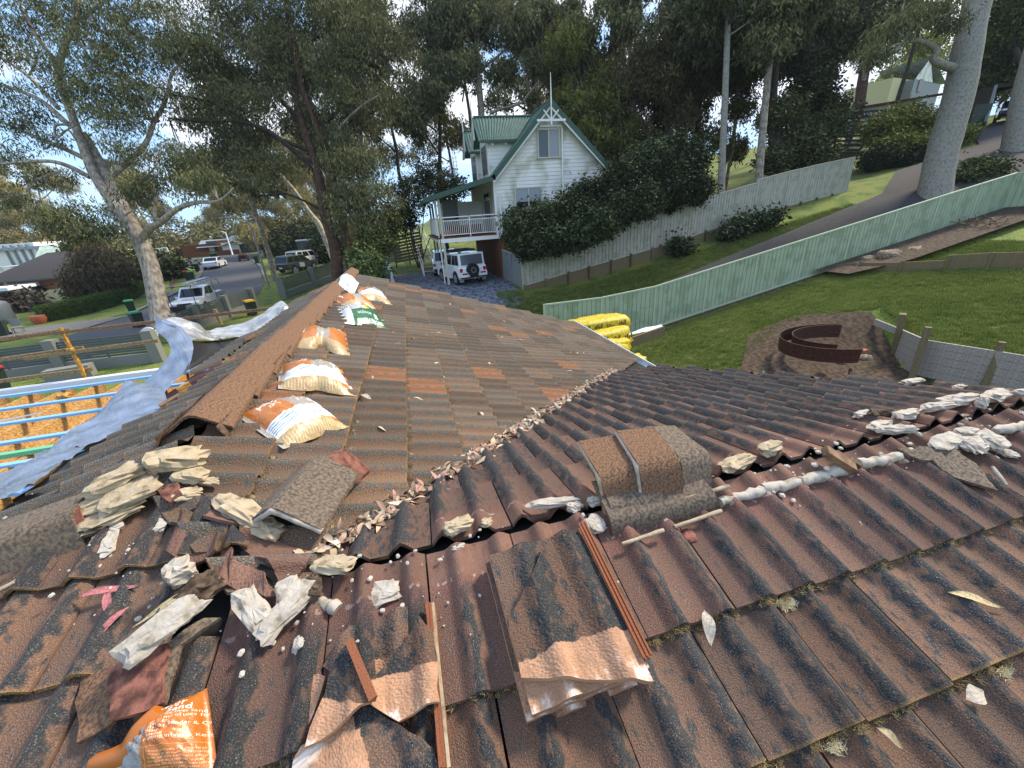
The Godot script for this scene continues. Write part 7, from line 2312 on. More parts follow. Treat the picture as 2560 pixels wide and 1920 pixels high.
	for k in 4:
		part("veranda_post", box_mesh((Vector3(-49.7, 4.74, -66.8)) + Vector3(k * 0.8, 0, 0), Vector3(0.2, 2.6, 0.2)), M["gate_grey"], h3)
	var sh := thing("cream_carport", "low cream roofed carport among trees left of the street", "carport")
	part("roof", sheet([[Vector3(-43.1, 4.56, -78.0), Vector3(-39.2, 3.91, -78.0)], [Vector3(-41.2, 3.97, -74.0), Vector3(-37.1, 3.07, -74.0)]]), M["fence_cream"], sh)
	part("carport_wall", box_mesh(Vector3(-41.5, 3.25, -78.0), Vector3(8.0, 2.2, 0.2)), M["weatherboard"], sh)
	var h4 := thing("grey_roofed_house", "low house with blue grey metal roof at the end of the street", "house")
	var zz := -92.0
	part("wall", box_mesh(Vector3(-37.5, 2.96, -94.0), Vector3(9.0, 2.6, 4.0)), M["deck_wood"], h4)
	part("wall", box_mesh(Vector3(-33.7, 3.00, -94.0), Vector3(8.0, 3.4, 3.5)), M["fence_slat"], h4)
	part("roof", sheet([[Vector3(-40.8, 4.90, -98.0), Vector3(-35.9, 4.92, -98.0)], [Vector3(-39.1, 3.65, -91.0), Vector3(-35.0, 3.65, -91.0)]]), M["grey_roof"], h4)
	part("roof", sheet([[Vector3(-35.0, 5.44, -98.0), Vector3(-32.6, 5.32, -98.0)], [Vector3(-35.0, 3.65, -91.0), Vector3(-32.2, 4.49, -90.0)]]), M["grey_roof"], h4)
	part("roof", sheet([[Vector3(-35.0, 5.44, -98.0), Vector3(-32.6, 5.32, -98.0)], [Vector3(-32.2, 4.44, -90.0), Vector3(-30.1, 3.86, -92.0)], [Vector3(-31.2, 3.77, -90.0), Vector3(-29.9, 3.76, -92.0)]]), M["grey_roof"], h4)
	part("wall", box_mesh(Vector3(-34.8, 3.11, -91.9), Vector3(1.8, 3.2, 0.3)), M["brick_orange"], h4)
	part("white_door", box_mesh(Vector3(-33.5, 3.01, -91.8), Vector3(3.0, 2.4, 0.3)), M["white_paint"], h4)
	part("porch_rail", box_mesh(Vector3(-36.0, 2.49, -90.8), Vector3(8.0, 0.8, 0.2)), M["deck_wood"], h4)
	for k in 3:
		part("window", box_mesh((Vector3(-36.9, 3.25, -91.9)) + Vector3(k * 2.0, 0, 0), Vector3(0.9, 0.8, 0.1)), M["frame_beige"], h4)
	var yf := thing("rail_yard_fence", "dark post and rail fence before parked trailers at the street end", "fence")
	for k in 9:
		var p: Vector3 = (Vector3(-44.5, 2.10, -95.7)).lerp(Vector3(-38.1, 2.05, -92.3), k / 8.0)
		part("rail_post", box_mesh(p + Vector3(0, 0.8, 0), Vector3(0.25, 1.7, 0.25)), M["fence_dark_wood"], yf)
		if k < 8:
			var q: Vector3 = (Vector3(-44.5, 2.10, -95.7)).lerp(Vector3(-38.1, 2.05, -92.3), (k + 1) / 8.0)
			for r in 2:
				part("rail", bar_mesh(p + Vector3(0, 0.8 + 0.6 * r, 0), q + Vector3(0, 0.8 + 0.6 * r, 0), 0.1, 0.18), M["fence_dark_wood"], yf)
	single("covered_boat", chunk(Vector3(6.0, 1.8, 2.2), 4, 0.6, 0.15, true), M["white_paint"], "pale covered boat behind the dark rail fence", "boat", Transform3D(Basis(), Vector3(-59.1, 2.70, -128.4)))
	single("white_caravan", chunk(Vector3(5.0, 2.0, 2.2), 5, 0.4, 0.08, true), M["white_paint"], "white caravan behind the dark rail fence, left of the grey house", "caravan", Transform3D(Basis(), Vector3(-57.0, 2.79, -128.0)))
	single("white_yard_wall", box_mesh(Vector3(-57.9, 1.92, -126.7), Vector3(26.0, 1.6, 0.3)), M["white_paint"], "long white wall behind the dark rail fence", "wall")
	var hg := thing("clipped_hedge", "long low clipped green hedge bordering the lawn across the street", "hedge")
	var core := mb()
	var hp := [Vector3(-28.73, -0.11, -38.6), Vector3(-27.31, -0.05, -40.6), Vector3(-26.48, 0.15, -44.0), Vector3(-27.08, 0.40, -48.7)]
	for i in 3:
		bar(core, hp[i] + Vector3(0, 0.5, 0), hp[i + 1] + Vector3(0, 0.5, 0), 1.0, 1.0)
	part("hedge_core", done(core), M["green_trim"], hg)
	var xfs := []
	var cols := []
	for i in 5200:
		var s := rng.randi_range(0, 2)
		var p: Vector3 = hp[s].lerp(hp[s + 1], rng.randf())
		var side = (hp[s + 1] - hp[s]).normalized().cross(Vector3.UP)
		var q = p + side * rng.randf_range(-0.56, 0.56) + Vector3(0, rng.randf_range(0.05, 1.06), 0)
		if rng.randf() < 0.5:
			q = p + side * rng.randf_range(-0.56, 0.56) + Vector3(0, rng.randf_range(0.98, 1.1), 0)
		elif rng.randf() < 0.6:
			q = p + side * (0.56 if rng.randf() < 0.5 else -0.56) * rng.randf_range(0.95, 1.08) + Vector3(0, rng.randf_range(0.05, 1.05), 0)
		xfs.append(Transform3D(Basis.from_euler(Vector3(rng.randf() * 3, rng.randf() * 6, rng.randf() * 3)).scaled(Vector3.ONE * rng.randf_range(0.25, 0.45)), q))
		cols.append(Color(0.045, 0.085, 0.018).lerp(Color(0.12, 0.17, 0.04), rng.randf()))
	many("foliage", shrub_spray(1), M["leaf_shrub"], xfs, cols, hg)
	single("terracotta_pot", tube_mesh([Vector3(-28.43, -0.10, -37.8), Vector3(-28.43, 0.25, -37.8), Vector3(-28.43, 0.52, -37.8)], [0.3, 0.48, 0.42], 16), M["terracotta"], "round terracotta pot at the end of the hedge", "pot")
	var ch := thing("plastic_chair", "pale plastic chair on the driveway at the far left", "chair", Vector3(-26.99, -0.11, -34.0), 0.5)
	part("seat", box_mesh(Vector3(0, 0.45, 0), Vector3(0.5, 0.04, 0.5)), M["galv"], ch)
	part("backrest", box_mesh(Vector3(0, 0.75, -0.25), Vector3(0.5, 0.5, 0.04)), M["galv"], ch)
	for sx in [-1, 1]:
		for sz in [-1, 1]:
			part("leg", rod(Vector3(sx * 0.25, 0, sz * 0.25), Vector3(sx * 0.22, 0.45, sz * 0.22), 0.03), M["galv"], ch)
	single("covered_furniture", chunk(Vector3(1.6, 1.9, 1.2), 6, 0.5, 0.15, true), M["galv"], "grey covered furniture at the left frame edge", "cover", Transform3D(Basis(), Vector3(-32.46, 0.79, -40.0)))
	var rh := thing("long_window_house", "low house with long row of windows and red fascia up the hill", "house")
	var A := Vector3(48.50, 12.36, -39.1)
	var B := Vector3(54.13, 12.83, -35.8)
	part("roof", sheet([[A + Vector3(0, 1.5, -5), B + Vector3(1.2, 1.2, -5)], [A + Vector3(-0.5, 0.75, 0.6), B + Vector3(1.2, 0.75, 0.6)]]), M["roof_charcoal"], rh)
	part("fascia", bar_mesh(A + Vector3(-0.5, 0.72, 0.62), B + Vector3(1.2, 0.72, 0.62), 0.08, 0.22), M["brick_red"], rh)
	part("wall", bar_mesh(A + Vector3(0, -0.4, -2.0), B + Vector3(0.6, -0.4, -2.0), 3.6, 2.1), M["white_paint"], rh)
	for k in 6:
		var p := A.lerp(B, (k + 0.06) / 6.0)
		var q := A.lerp(B, (k + 0.94) / 6.0)
		var wn := thing_part("window", rh)
		part("pane", bar_mesh(p + Vector3(0, -0.15, 0), q + Vector3(0, -0.15, 0), 0.05, 0.85), M["glass_grey"], wn)
		part("frame", bar_mesh(p + Vector3(0, 0.3, 0.03), q + Vector3(0, 0.3, 0.03), 0.06, 0.08), M["white_paint"], wn)
		part("frame", box_mesh(p + Vector3(0, -0.15, 0.03), Vector3(0.10, 0.95, 0.1)), M["white_paint"], wn)
	var df := thing("dark_slat_fence", "dark brown horizontal slat fence below the hillside windows", "fence")
	var da := Vector3(40.70, 8.80, -33.7)
	var db := Vector3(41.96, 8.54, -32.2)
	var du := Vector3(45.89, 11.38, -34.8)
	for k in 9:
		var t := k / 8.0
		part("slat", bar_mesh(da.lerp(da + Vector3(0.6, 3.0, -0.6), t), db.lerp(db + Vector3(2.6, 3.2, -0.6), t), 0.04, 0.20), M["fence_dark_wood"], df)
	for k in 3:
		var t := k / 2.0
		part("fence_post", bar_mesh(da.lerp(db, t), (da + Vector3(0.6, 3.1, -0.6)).lerp(db + Vector3(2.6, 3.3, -0.6), t), 0.14, 0.14, Vector3.BACK), M["fence_dark_wood"], df)
	part("base_wall", bar_mesh(da + Vector3(0, -0.7, 0.1), db + Vector3(0.3, -0.7, 0.1), 0.3, 1.1), M["bark_dark"], df)
	single("cream_shed", box_mesh(Vector3(74.02, 17.82, -55.8), Vector3(8.0, 3.6, 6.0), 0.2), M["fence_cream"], "cream shed wall above the windowed house", "shed")
	var gh := thing("grey_gable_house", "pale grey gabled house on the hill behind the windows", "house", Vector3(78.26, 17.70, -52.5), 0.25)
	part("wall", box_mesh(Vector3(0, -0.5, -3), Vector3(9.0, 4.0, 6.0)), M["gate_grey"], gh)
	part("gable", done_tri(Vector3(-4.6, 1.5, 0.05), Vector3(-1.6, 4.2, 0.05), Vector3(1.4, 1.5, 0.05)), M["weatherboard"], gh)
	part("roof", sheet([[Vector3(-1.6, 4.3, 0.3), Vector3(-1.6, 4.3, -6)], [Vector3(5.5, 1.6, 0.3), Vector3(5.5, 1.6, -6)]]), M["grey_roof"], gh)
	part("window", box_mesh(Vector3(-2.4, 0.9, 0.04), Vector3(1.3, 1.5, 0.1)), M["glass_dark"], gh)
	var cp := thing("dark_carport", "dark carport with a blue car at the top of the hill driveway", "carport")
	var ca0 := Vector3(49.13, 9.70, -27.7)
	var cb0 := Vector3(50.19, 9.67, -25.2)
	var ct := Vector3(50.48, 12.50, -28.6)
	var ct2 := Vector3(50.78, 12.35, -26.3)
	part("carport_post", bar_mesh(ca0, ct, 0.16, 0.16, Vector3.BACK), M["gate_grey"], cp)
	part("carport_post", bar_mesh(cb0, ct2, 0.16, 0.16, Vector3.BACK), M["gate_grey"], cp)
	part("carport_roof", sheet([[ct, ct2], [ct + Vector3(2.5, 0.1, -5), ct2 + Vector3(2.5, 0.1, -5)]], 0.22), M["roof_charcoal"], cp)
	part("back_wall", sheet([[ct + Vector3(2.5, 0, -5), ct2 + Vector3(2.5, 0, -5)], [ca0 + Vector3(2.5, -0.5, -5), cb0 + Vector3(2.5, -0.5, -5)]]), M["fence_dark_wood"], cp)
	part("side_wall", sheet([[ct, ct + Vector3(2.5, 0, -5)], [ca0 + Vector3(0, -0.3, 0), ca0 + Vector3(2.5, -0.5, -5)]]), M["fence_dark_wood"], cp)
	var nb := car("blue_hillside_car", "dark blue car inside the hilltop carport", "car", Vector3(51.82, 10.09, -27.8), -1.0, "car_navy", 4.4, 1.8, 1.5, "wagon")
	nb.position = Vector3(52.75, 9.89, -28.1)
	single("mesh_screen", bar_mesh(Vector3(48.17, 10.27, -28.2), Vector3(49.63, 10.30, -27.9), 0.05, 1.6), M["bin_green"], "dark green mesh screen left of the carport", "screen")

# ---------------------------------------------------------------- trees

# a spray of narrow drooping gum leaves, about one metre across
func gum_spray(seed_: int, n := 22, len := 0.26, wid := 0.030) -> ArrayMesh:
	var r := RandomNumberGenerator.new()
	r.seed = seed_
	var st := mb()
	for i in n:
		var c := Vector3(r.randfn(0, 0.24), r.randfn(0, 0.20), r.randfn(0, 0.24))
		var d := Vector3(r.randf_range(-0.8, 0.8), -r.randf_range(0.35, 1.0), r.randf_range(-0.8, 0.8)).normalized()
		var side := d.cross(Vector3(r.randf_range(-1, 1), r.randf_range(-0.3, 0.3), r.randf_range(-1, 1))).normalized()
		var l := len * r.randf_range(0.7, 1.3)
		var w := wid * r.randf_range(0.8, 1.2)
		var mid := c + d * l * 0.45 + d.cross(side) * 0.02
		tri(st, c, mid - side * w, c + d * l)
		tri(st, c, c + d * l, mid + side * w)
	return done(st)

func shrub_spray(seed_: int, n := 22, len := 0.26, wid := 0.07) -> ArrayMesh:
	var r := RandomNumberGenerator.new()
	r.seed = seed_
	var st := mb()
	for i in n:
		var c := Vector3(r.randfn(0, 0.25), r.randfn(0, 0.22), r.randfn(0, 0.25))
		var d := Vector3(r.randf_range(-1, 1), r.randf_range(-0.7, 0.7), r.randf_range(-1, 1)).normalized()
		var side := d.cross(Vector3(r.randf_range(-1, 1), 0.7, r.randf_range(-1, 1))).normalized()
		var l := len * r.randf_range(0.7, 1.3)
		var w := wid * r.randf_range(0.8, 1.2)
		tri(st, c, c + d * l * 0.5 - side * w, c + d * l)
		tri(st, c, c + d * l, c + d * l * 0.5 + side * w)
	return done(st)

func limb(st: SurfaceTool, pts: Array, r0: float, r1: float, sub := 4, sides := 8, wob := 0.04):
	var p := smooth_path(pts, sub)
	var rad := []
	var len := 0.0
	for i in range(1, p.size()):
		len += p[i].distance_to(p[i - 1])
	for i in p.size():
		var t := float(i) / (p.size() - 1)
		rad.append(lerpf(r0, r1, t) * (1.0 + 0.08 * noise_a.get_noise_1d(i * 2.3 + r0 * 99.0)))
		if i > 0:
			p[i] += Vector3(noise_a.get_noise_2d(p[i].y * 0.8, p[i].x), 0, noise_a.get_noise_2d(p[i].x * 0.8, p[i].y + 9.0)) * wob * len * 0.3
	tube(st, p, rad, sides)

# leaf sprays through a list of clusters [centre, radius, count]; twigs run from the nearest limb point
func crown(parent: Node, clusters: Array, meshes: Array, m: Material, dark: Color, light: Color, size: Vector2, flat := 0.75, twig_m: Material = null, anchors := [], dens := 1.0):
	var by := []
	for k in meshes.size():
		by.append([[], []])
	var tw := mb()
	var twigs := false
	for c in clusters:
		var ctr: Vector3 = c[0]
		var rad: float = c[1]
		var tone := rng.randf_range(-0.22, 0.22)
		for i in int(c[2] * dens):
			var d := Vector3(rng.randfn(0, 1), rng.randfn(0, 1), rng.randfn(0, 1)).normalized() * pow(rng.randf(), 0.42) * rad
			d.y *= flat
			var p := ctr + d
			var s := rng.randf_range(size.x, size.y)
			var k := rng.randi_range(0, meshes.size() - 1)
			by[k][0].append(Transform3D(Basis.from_euler(Vector3(rng.randf_range(-0.35, 0.35), rng.randf() * TAU, rng.randf_range(-0.35, 0.35))).scaled(Vector3.ONE * s), p))
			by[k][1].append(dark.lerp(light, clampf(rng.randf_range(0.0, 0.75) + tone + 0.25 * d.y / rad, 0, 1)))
		if anchors.size():
			var best: Vector3 = anchors[0]
			for a in anchors:
				if a.distance_squared_to(ctr) < best.distance_squared_to(ctr):
					best = a
			if best.distance_to(ctr) < rad * 6.0:
				for e in 3:
					var q := ctr + Vector3(rng.randf_range(-1, 1), rng.randf_range(-0.4, 0.6), rng.randf_range(-1, 1)) * rad * 0.6
					var mid := best.lerp(q, 0.5) + Vector3(rng.randf_range(-0.2, 0.2), rng.randf_range(-0.1, 0.3), rng.randf_range(-0.2, 0.2)) * rad * 0.5
					tube(tw, [best, mid, q], [0.018 + rad * 0.010, 0.013 + rad * 0.006, 0.008], 4, false)
				twigs = true
	for k in meshes.size():
		if by[k][0].size():
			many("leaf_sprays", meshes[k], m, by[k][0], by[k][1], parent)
	if twigs and twig_m:
		part("twigs", done(tw), twig_m, parent, Transform3D(), "stuff")

func tree_at(called: String, label: String, category: String, base: Vector3, group := "") -> Node3D:
	var o := thing(called, label, category, Vector3.ZERO, 0.0, group)
	return o

var gum_a: Array
var gum_b: Array
var shrub_m: Array

# a whole gum tree from a few numbers, for the wood behind the houses
func gum(label: String, base: Vector3, h: float, lean: Vector2, trunk_r: float, bark: String, crown_r: float, crown_from: float, dark: Color, light: Color, n: int, group: String, seed_: int):
	rng.seed = seed_
	var o := tree_at("gum_tree", label, "tree", base, group)
	var st := mb()
	var top := base + Vector3(lean.x, h, lean.y)
	var path := [base + Vector3(0, -0.4, 0), base.lerp(top, 0.3) + Vector3(rng.randf_range(-0.4, 0.4), 0, rng.randf_range(-0.3, 0.3)), base.lerp(top, 0.65) + Vector3(rng.randf_range(-0.5, 0.5), 0, rng.randf_range(-0.4, 0.4)), top]
	limb(st, path, trunk_r, trunk_r * 0.25, 4, 8)
	var cl := []
	var an := []
	var nb := 7 if crown_from > 0.3 else 11
	for i in nb:
		var f := lerpf(crown_from, 0.97, (i + rng.randf() * 0.7) / nb)
		var a := base.lerp(top, f)
		var az := rng.randf() * TAU
		var reach := crown_r * rng.randf_range(0.55, 1.0) * (1.0 - 0.35 * absf(f - 0.65))
		var e := a + Vector3(cos(az) * reach, reach * rng.randf_range(0.25, 0.8), sin(az) * reach)
		var mid := a.lerp(e, 0.5) + Vector3(0, reach * 0.08, 0)
		limb(st, [a, mid, e], trunk_r * 0.34, trunk_r * 0.07, 3, 6)
		an.append(mid)
		an.append(e)
		cl.append([e, crown_r * rng.randf_range(0.34, 0.5), 1.0])
		cl.append([mid + Vector3(rng.randf_range(-1, 1), rng.randf_range(0, 0.8), rng.randf_range(-1, 1)) * crown_r * 0.3, crown_r * 0.3, 0.6])
	cl.append([top, crown_r * 0.42, 1.0])
	cl.append([top + Vector3(crown_r * 0.4, -crown_r * 0.3, 0), crown_r * 0.36, 0.8])
	for c in cl:
		c[2] = n * c[2] / 13.0
	part("trunk", done(st), M[bark], o)
	crown(o, cl, gum_b, M["leaf_olive"], dark, light, Vector2(0.9, 1.6), 0.75, M[bark], an)

func build_trees():
	gum_a = [gum_spray(1), gum_spray(2), gum_spray(3)]
	gum_b = [gum_spray(4, 24, 0.30, 0.045), gum_spray(5, 24, 0.30, 0.05)]
	shrub_m = [shrub_spray(7), shrub_spray(8)]
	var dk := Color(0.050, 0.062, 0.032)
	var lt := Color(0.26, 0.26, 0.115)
	var o := tree_at("gum_tree", "large pale barked gum leaning left by the street with spreading limbs", "tree", Vector3.ZERO)
	var st := mb()
	var base := Vector3(-13.51, 0.72, -24.6)
	limb(st, [base, Vector3(-13.61, 3.53, -25.9), Vector3(-13.95, 5.16, -26.7), Vector3(-14.47, 6.51, -27.4), Vector3(-15.23, 8.41, -28.6), Vector3(-15.98, 9.95, -29.7), Vector3(-16.33, 10.77, -30.2)], 0.46, 0.20, 4, 12, 0.0)
	limb(st, [Vector3(-14.50, 6.38, -27.3), Vector3(-15.09, 7.51, -27.7), Vector3(-15.54, 8.54, -28.2), Vector3(-15.90, 9.75, -28.9), Vector3(-16.30, 11.17, -29.8), Vector3(-16.57, 12.21, -30.4), Vector3(-16.77, 13.66, -31.0), Vector3(-16.30, 15.07, -31.6), Vector3(-15.38, 16.53, -32.0), Vector3(-15.07, 18.03, -32.6)], 0.25, 0.13, 4, 10, 0.0)
	var an := []
	var brs := [
		[[Vector3(-13.95, 5.16, -26.7), Vector3(-13.15, 5.70, -26.3), Vector3(-12.03, 6.03, -25.5), Vector3(-10.95, 6.51, -25.0), Vector3(-9.89, 6.74, -24.7), Vector3(-8.64, 6.72, -24.1), Vector3(-7.78, 7.22, -23.9)], 0.20, 0.04],
		[[Vector3(-12.33, 5.97, -25.8), Vector3(-12.32, 6.38, -25.7), Vector3(-12.02, 7.39, -25.9), Vector3(-12.25, 8.03, -26.1), Vector3(-11.48, 8.76, -26.1), Vector3(-11.13, 9.66, -26.3)], 0.085, 0.03],
		[[Vector3(-15.23, 8.41, -28.6), Vector3(-14.25, 9.14, -28.9), Vector3(-13.21, 10.14, -29.4), Vector3(-12.66, 11.29, -30.0), Vector3(-11.97, 12.35, -30.5), Vector3(-11.40, 13.73, -31.0), Vector3(-10.89, 14.23, -31.1), Vector3(-9.82, 15.58, -31.4)], 0.16, 0.05],
		[[Vector3(-15.85, 8.49, -28.3), Vector3(-16.61, 9.02, -28.5), Vector3(-17.34, 9.31, -28.5), Vector3(-18.35, 9.30, -28.4), Vector3(-19.60, 9.24, -28.4)], 0.12, 0.06],
		[[Vector3(-17.07, 8.87, -28.5), Vector3(-18.27, 8.28, -27.9), Vector3(-18.34, 7.75, -27.5), Vector3(-19.57, 7.66, -27.4)], 0.07, 0.035],
		[[Vector3(-16.03, 9.47, -28.8), Vector3(-17.12, 10.04, -29.5), Vector3(-18.37, 10.59, -30.3), Vector3(-19.63, 11.24, -31.1), Vector3(-20.99, 11.90, -31.9)], 0.13, 0.07],
		[[Vector3(-16.66, 11.20, -29.9), Vector3(-18.12, 12.57, -31.2), Vector3(-19.47, 13.28, -32.2), Vector3(-21.05, 13.96, -33.3)], 0.13, 0.07],
		[[Vector3(-17.08, 12.07, -30.4), Vector3(-18.19, 13.24, -31.7), Vector3(-19.10, 14.11, -32.7), Vector3(-19.97, 14.77, -33.4), Vector3(-20.79, 15.45, -33.9)], 0.12, 0.06],
		[[Vector3(-19.10, 14.11, -32.7), Vector3(-18.35, 14.68, -32.5), Vector3(-17.88, 15.26, -32.4)], 0.05, 0.03],
		[[Vector3(-16.77, 13.92, -31.2), Vector3(-17.39, 15.23, -32.1), Vector3(-18.42, 16.69, -33.4), Vector3(-19.12, 18.35, -34.8)], 0.10, 0.05],
		[[Vector3(-16.78, 13.83, -31.1), Vector3(-16.87, 14.60, -31.3), Vector3(-17.28, 15.51, -31.5), Vector3(-17.54, 16.76, -32.0)], 0.09, 0.05],
		[[Vector3(-15.09, 16.38, -31.9), Vector3(-14.34, 16.84, -31.9), Vector3(-13.41, 17.58, -32.0)], 0.10, 0.06],
		[[Vector3(-14.76, 16.49, -31.8), Vector3(-13.78, 15.38, -30.5), Vector3(-13.63, 14.46, -29.6), Vector3(-13.76, 13.58, -29.0)], 0.05, 0.02],
		[[Vector3(-16.41, 11.13, -29.6), Vector3(-16.79, 11.00, -29.1), Vector3(-16.72, 10.40, -28.7), Vector3(-16.07, 10.70, -28.6), Vector3(-15.89, 10.24, -28.6)], 0.06, 0.05],
		[[Vector3(-14.43, 6.46, -27.1), Vector3(-13.49, 6.63, -26.4), Vector3(-12.38, 6.22, -25.4), Vector3(-11.85, 6.10, -25.0)], 0.05, 0.03],
		[[Vector3(-14.84, 5.90, -27.0), Vector3(-15.31, 5.61, -26.3), Vector3(-16.02, 5.63, -26.0), Vector3(-16.40, 5.86, -25.9)], 0.05, 0.025],
	]
	for b in brs:
		limb(st, b[0], b[1], b[2], 4, 8, 0.0)
		for k in range(1, b[0].size()):
			an.append(b[0][k])
	part("trunk", done(st), M["bark_pale"], o)
	var cl := [
		[Vector3(-18.44, 16.91, -32.9), 1.9, 150], [Vector3(-16.35, 17.11, -32.5), 1.3, 90], [Vector3(-20.02, 15.58, -33.7), 1.4, 100], [Vector3(-16.95, 14.20, -30.2), 1.1, 60], [Vector3(-14.63, 14.12, -29.6), 1.9, 190], [Vector3(-13.49, 15.26, -29.9), 1.7, 170], [Vector3(-12.55, 14.81, -30.6), 1.6, 170],
		[Vector3(-13.72, 13.19, -30.1), 2.0, 220], [Vector3(-14.74, 12.37, -29.2), 1.5, 140], [Vector3(-12.54, 12.26, -29.5), 1.8, 180], [Vector3(-11.37, 14.71, -31.4), 1.7, 160], [Vector3(-17.25, 13.44, -31.1), 1.0, 50], [Vector3(-20.04, 13.11, -32.1), 1.3, 80], [Vector3(-18.63, 11.67, -30.6), 1.1, 60],
		[Vector3(-19.57, 10.04, -29.5), 1.1, 70], [Vector3(-17.06, 10.44, -29.1), 0.8, 36], [Vector3(-14.57, 11.26, -28.9), 1.4, 120], [Vector3(-13.41, 11.39, -29.3), 1.1, 80], [Vector3(-13.96, 9.73, -28.1), 0.9, 60], [Vector3(-12.39, 9.37, -27.0), 0.7, 36], [Vector3(-18.36, 8.73, -28.1), 0.9, 46], [Vector3(-16.39, 8.35, -27.5), 0.6, 22],
		[Vector3(-12.42, 8.04, -26.1), 0.9, 60], [Vector3(-13.12, 7.38, -26.0), 0.9, 60], [Vector3(-10.98, 7.92, -25.5), 1.0, 60], [Vector3(-9.81, 7.35, -24.8), 1.1, 70], [Vector3(-15.49, 6.26, -25.0), 1.5, 200], [Vector3(-16.23, 6.62, -25.4), 0.8, 70], [Vector3(-14.52, 5.89, -24.7), 0.7, 60], [Vector3(-10.15, 8.89, -25.8), 1.0, 70], [Vector3(-9.04, 7.75, -24.7), 0.9, 60],
		[Vector3(-13.80, 16.84, -31.8), 2.0, 200], [Vector3(-11.92, 16.96, -32.5), 2.2, 220], [Vector3(-10.17, 16.22, -31.8), 2.0, 200], [Vector3(-18.30, 15.99, -31.3), 1.5, 90], [Vector3(-19.60, 11.74, -30.8), 1.0, 50], [Vector3(-18.93, 7.53, -27.2), 0.8, 40], [Vector3(-15.74, 15.96, -31.8), 0.9, 60]]
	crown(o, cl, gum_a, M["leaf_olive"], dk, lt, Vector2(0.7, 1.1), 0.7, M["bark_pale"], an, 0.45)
	o = tree_at("gum_tree", "tall dense brown barked gum with several stems at the corner of the roof", "tree", Vector3.ZERO)
	st = mb()
	an = []
	brs = [
		[[Vector3(-3.99, 0.07, -26.6), Vector3(-3.59, 3.58, -28.1), Vector3(-3.95, 5.82, -29.2), Vector3(-4.10, 8.66, -30.4), Vector3(-4.19, 11.19, -31.6), Vector3(-4.86, 13.45, -32.7), Vector3(-5.05, 17.30, -34.4), Vector3(-4.97, 19.61, -35.4)], 0.42, 0.16, "bark_brown"],
		[[Vector3(-4.77, 0.71, -26.6), Vector3(-4.48, 3.86, -28.0), Vector3(-4.77, 6.17, -29.0), Vector3(-4.79, 8.68, -30.4), Vector3(-5.26, 11.16, -31.8), Vector3(-5.45, 12.85, -32.8), Vector3(-5.60, 14.76, -33.9)], 0.40, 0.14, "bark_brown"],
		[[Vector3(-3.59, 3.58, -28.1), Vector3(-3.94, 6.11, -28.8), Vector3(-3.90, 8.56, -29.7), Vector3(-4.56, 12.08, -31.5), Vector3(-4.80, 13.81, -32.4), Vector3(-3.82, 16.12, -33.4), Vector3(-3.02, 19.17, -34.8)], 0.22, 0.10, "bark_brown"],
		[[Vector3(-4.81, 8.58, -30.3), Vector3(-6.22, 10.03, -30.4), Vector3(-7.31, 10.95, -30.5), Vector3(-8.74, 11.31, -30.4), Vector3(-10.34, 11.30, -30.2), Vector3(-11.93, 11.46, -30.1)], 0.16, 0.05, "bark_dark"],
		[[Vector3(-4.97, 9.73, -31.1), Vector3(-7.28, 10.79, -31.5), Vector3(-8.77, 11.85, -31.8), Vector3(-10.31, 12.68, -31.9), Vector3(-12.25, 13.04, -32.0)], 0.14, 0.05, "bark_dark"],
		[[Vector3(-5.08, 10.94, -31.7), Vector3(-6.52, 13.06, -32.9), Vector3(-7.96, 14.10, -33.1), Vector3(-9.50, 14.71, -33.2)], 0.15, 0.06, "bark_dark"],
		[[Vector3(-4.91, 13.15, -32.6), Vector3(-6.70, 14.87, -34.3), Vector3(-8.38, 16.96, -36.2), Vector3(-9.17, 18.80, -37.2)], 0.13, 0.06, "bark_dark"],
		[[Vector3(-4.21, 11.09, -31.5), Vector3(-2.81, 11.96, -31.0), Vector3(-1.59, 13.19, -30.7), Vector3(-0.34, 14.56, -31.1)], 0.13, 0.06, "bark_dark"],
		[[Vector3(-4.03, 9.06, -30.6), Vector3(-3.06, 10.58, -29.9), Vector3(-1.50, 11.72, -29.6), Vector3(-0.17, 12.32, -29.4)], 0.10, 0.04, "bark_grey"],
		[[Vector3(-4.95, 6.28, -29.1), Vector3(-6.70, 7.25, -29.3), Vector3(-8.36, 7.23, -29.1), Vector3(-9.05, 7.80, -28.9)], 0.08, 0.03, "bark_dark"],
	]
	var tr := {}
	for b in brs:
		if not tr.has(b[3]):
			tr[b[3]] = mb()
		limb(tr[b[3]], b[0], b[1], b[2], 4, 9, 0.0)
		for k in range(2, b[0].size()):
			an.append(b[0][k])
	for k in tr:
		part("trunk" if k == "bark_brown" else "limb", done(tr[k]), M[k], o)
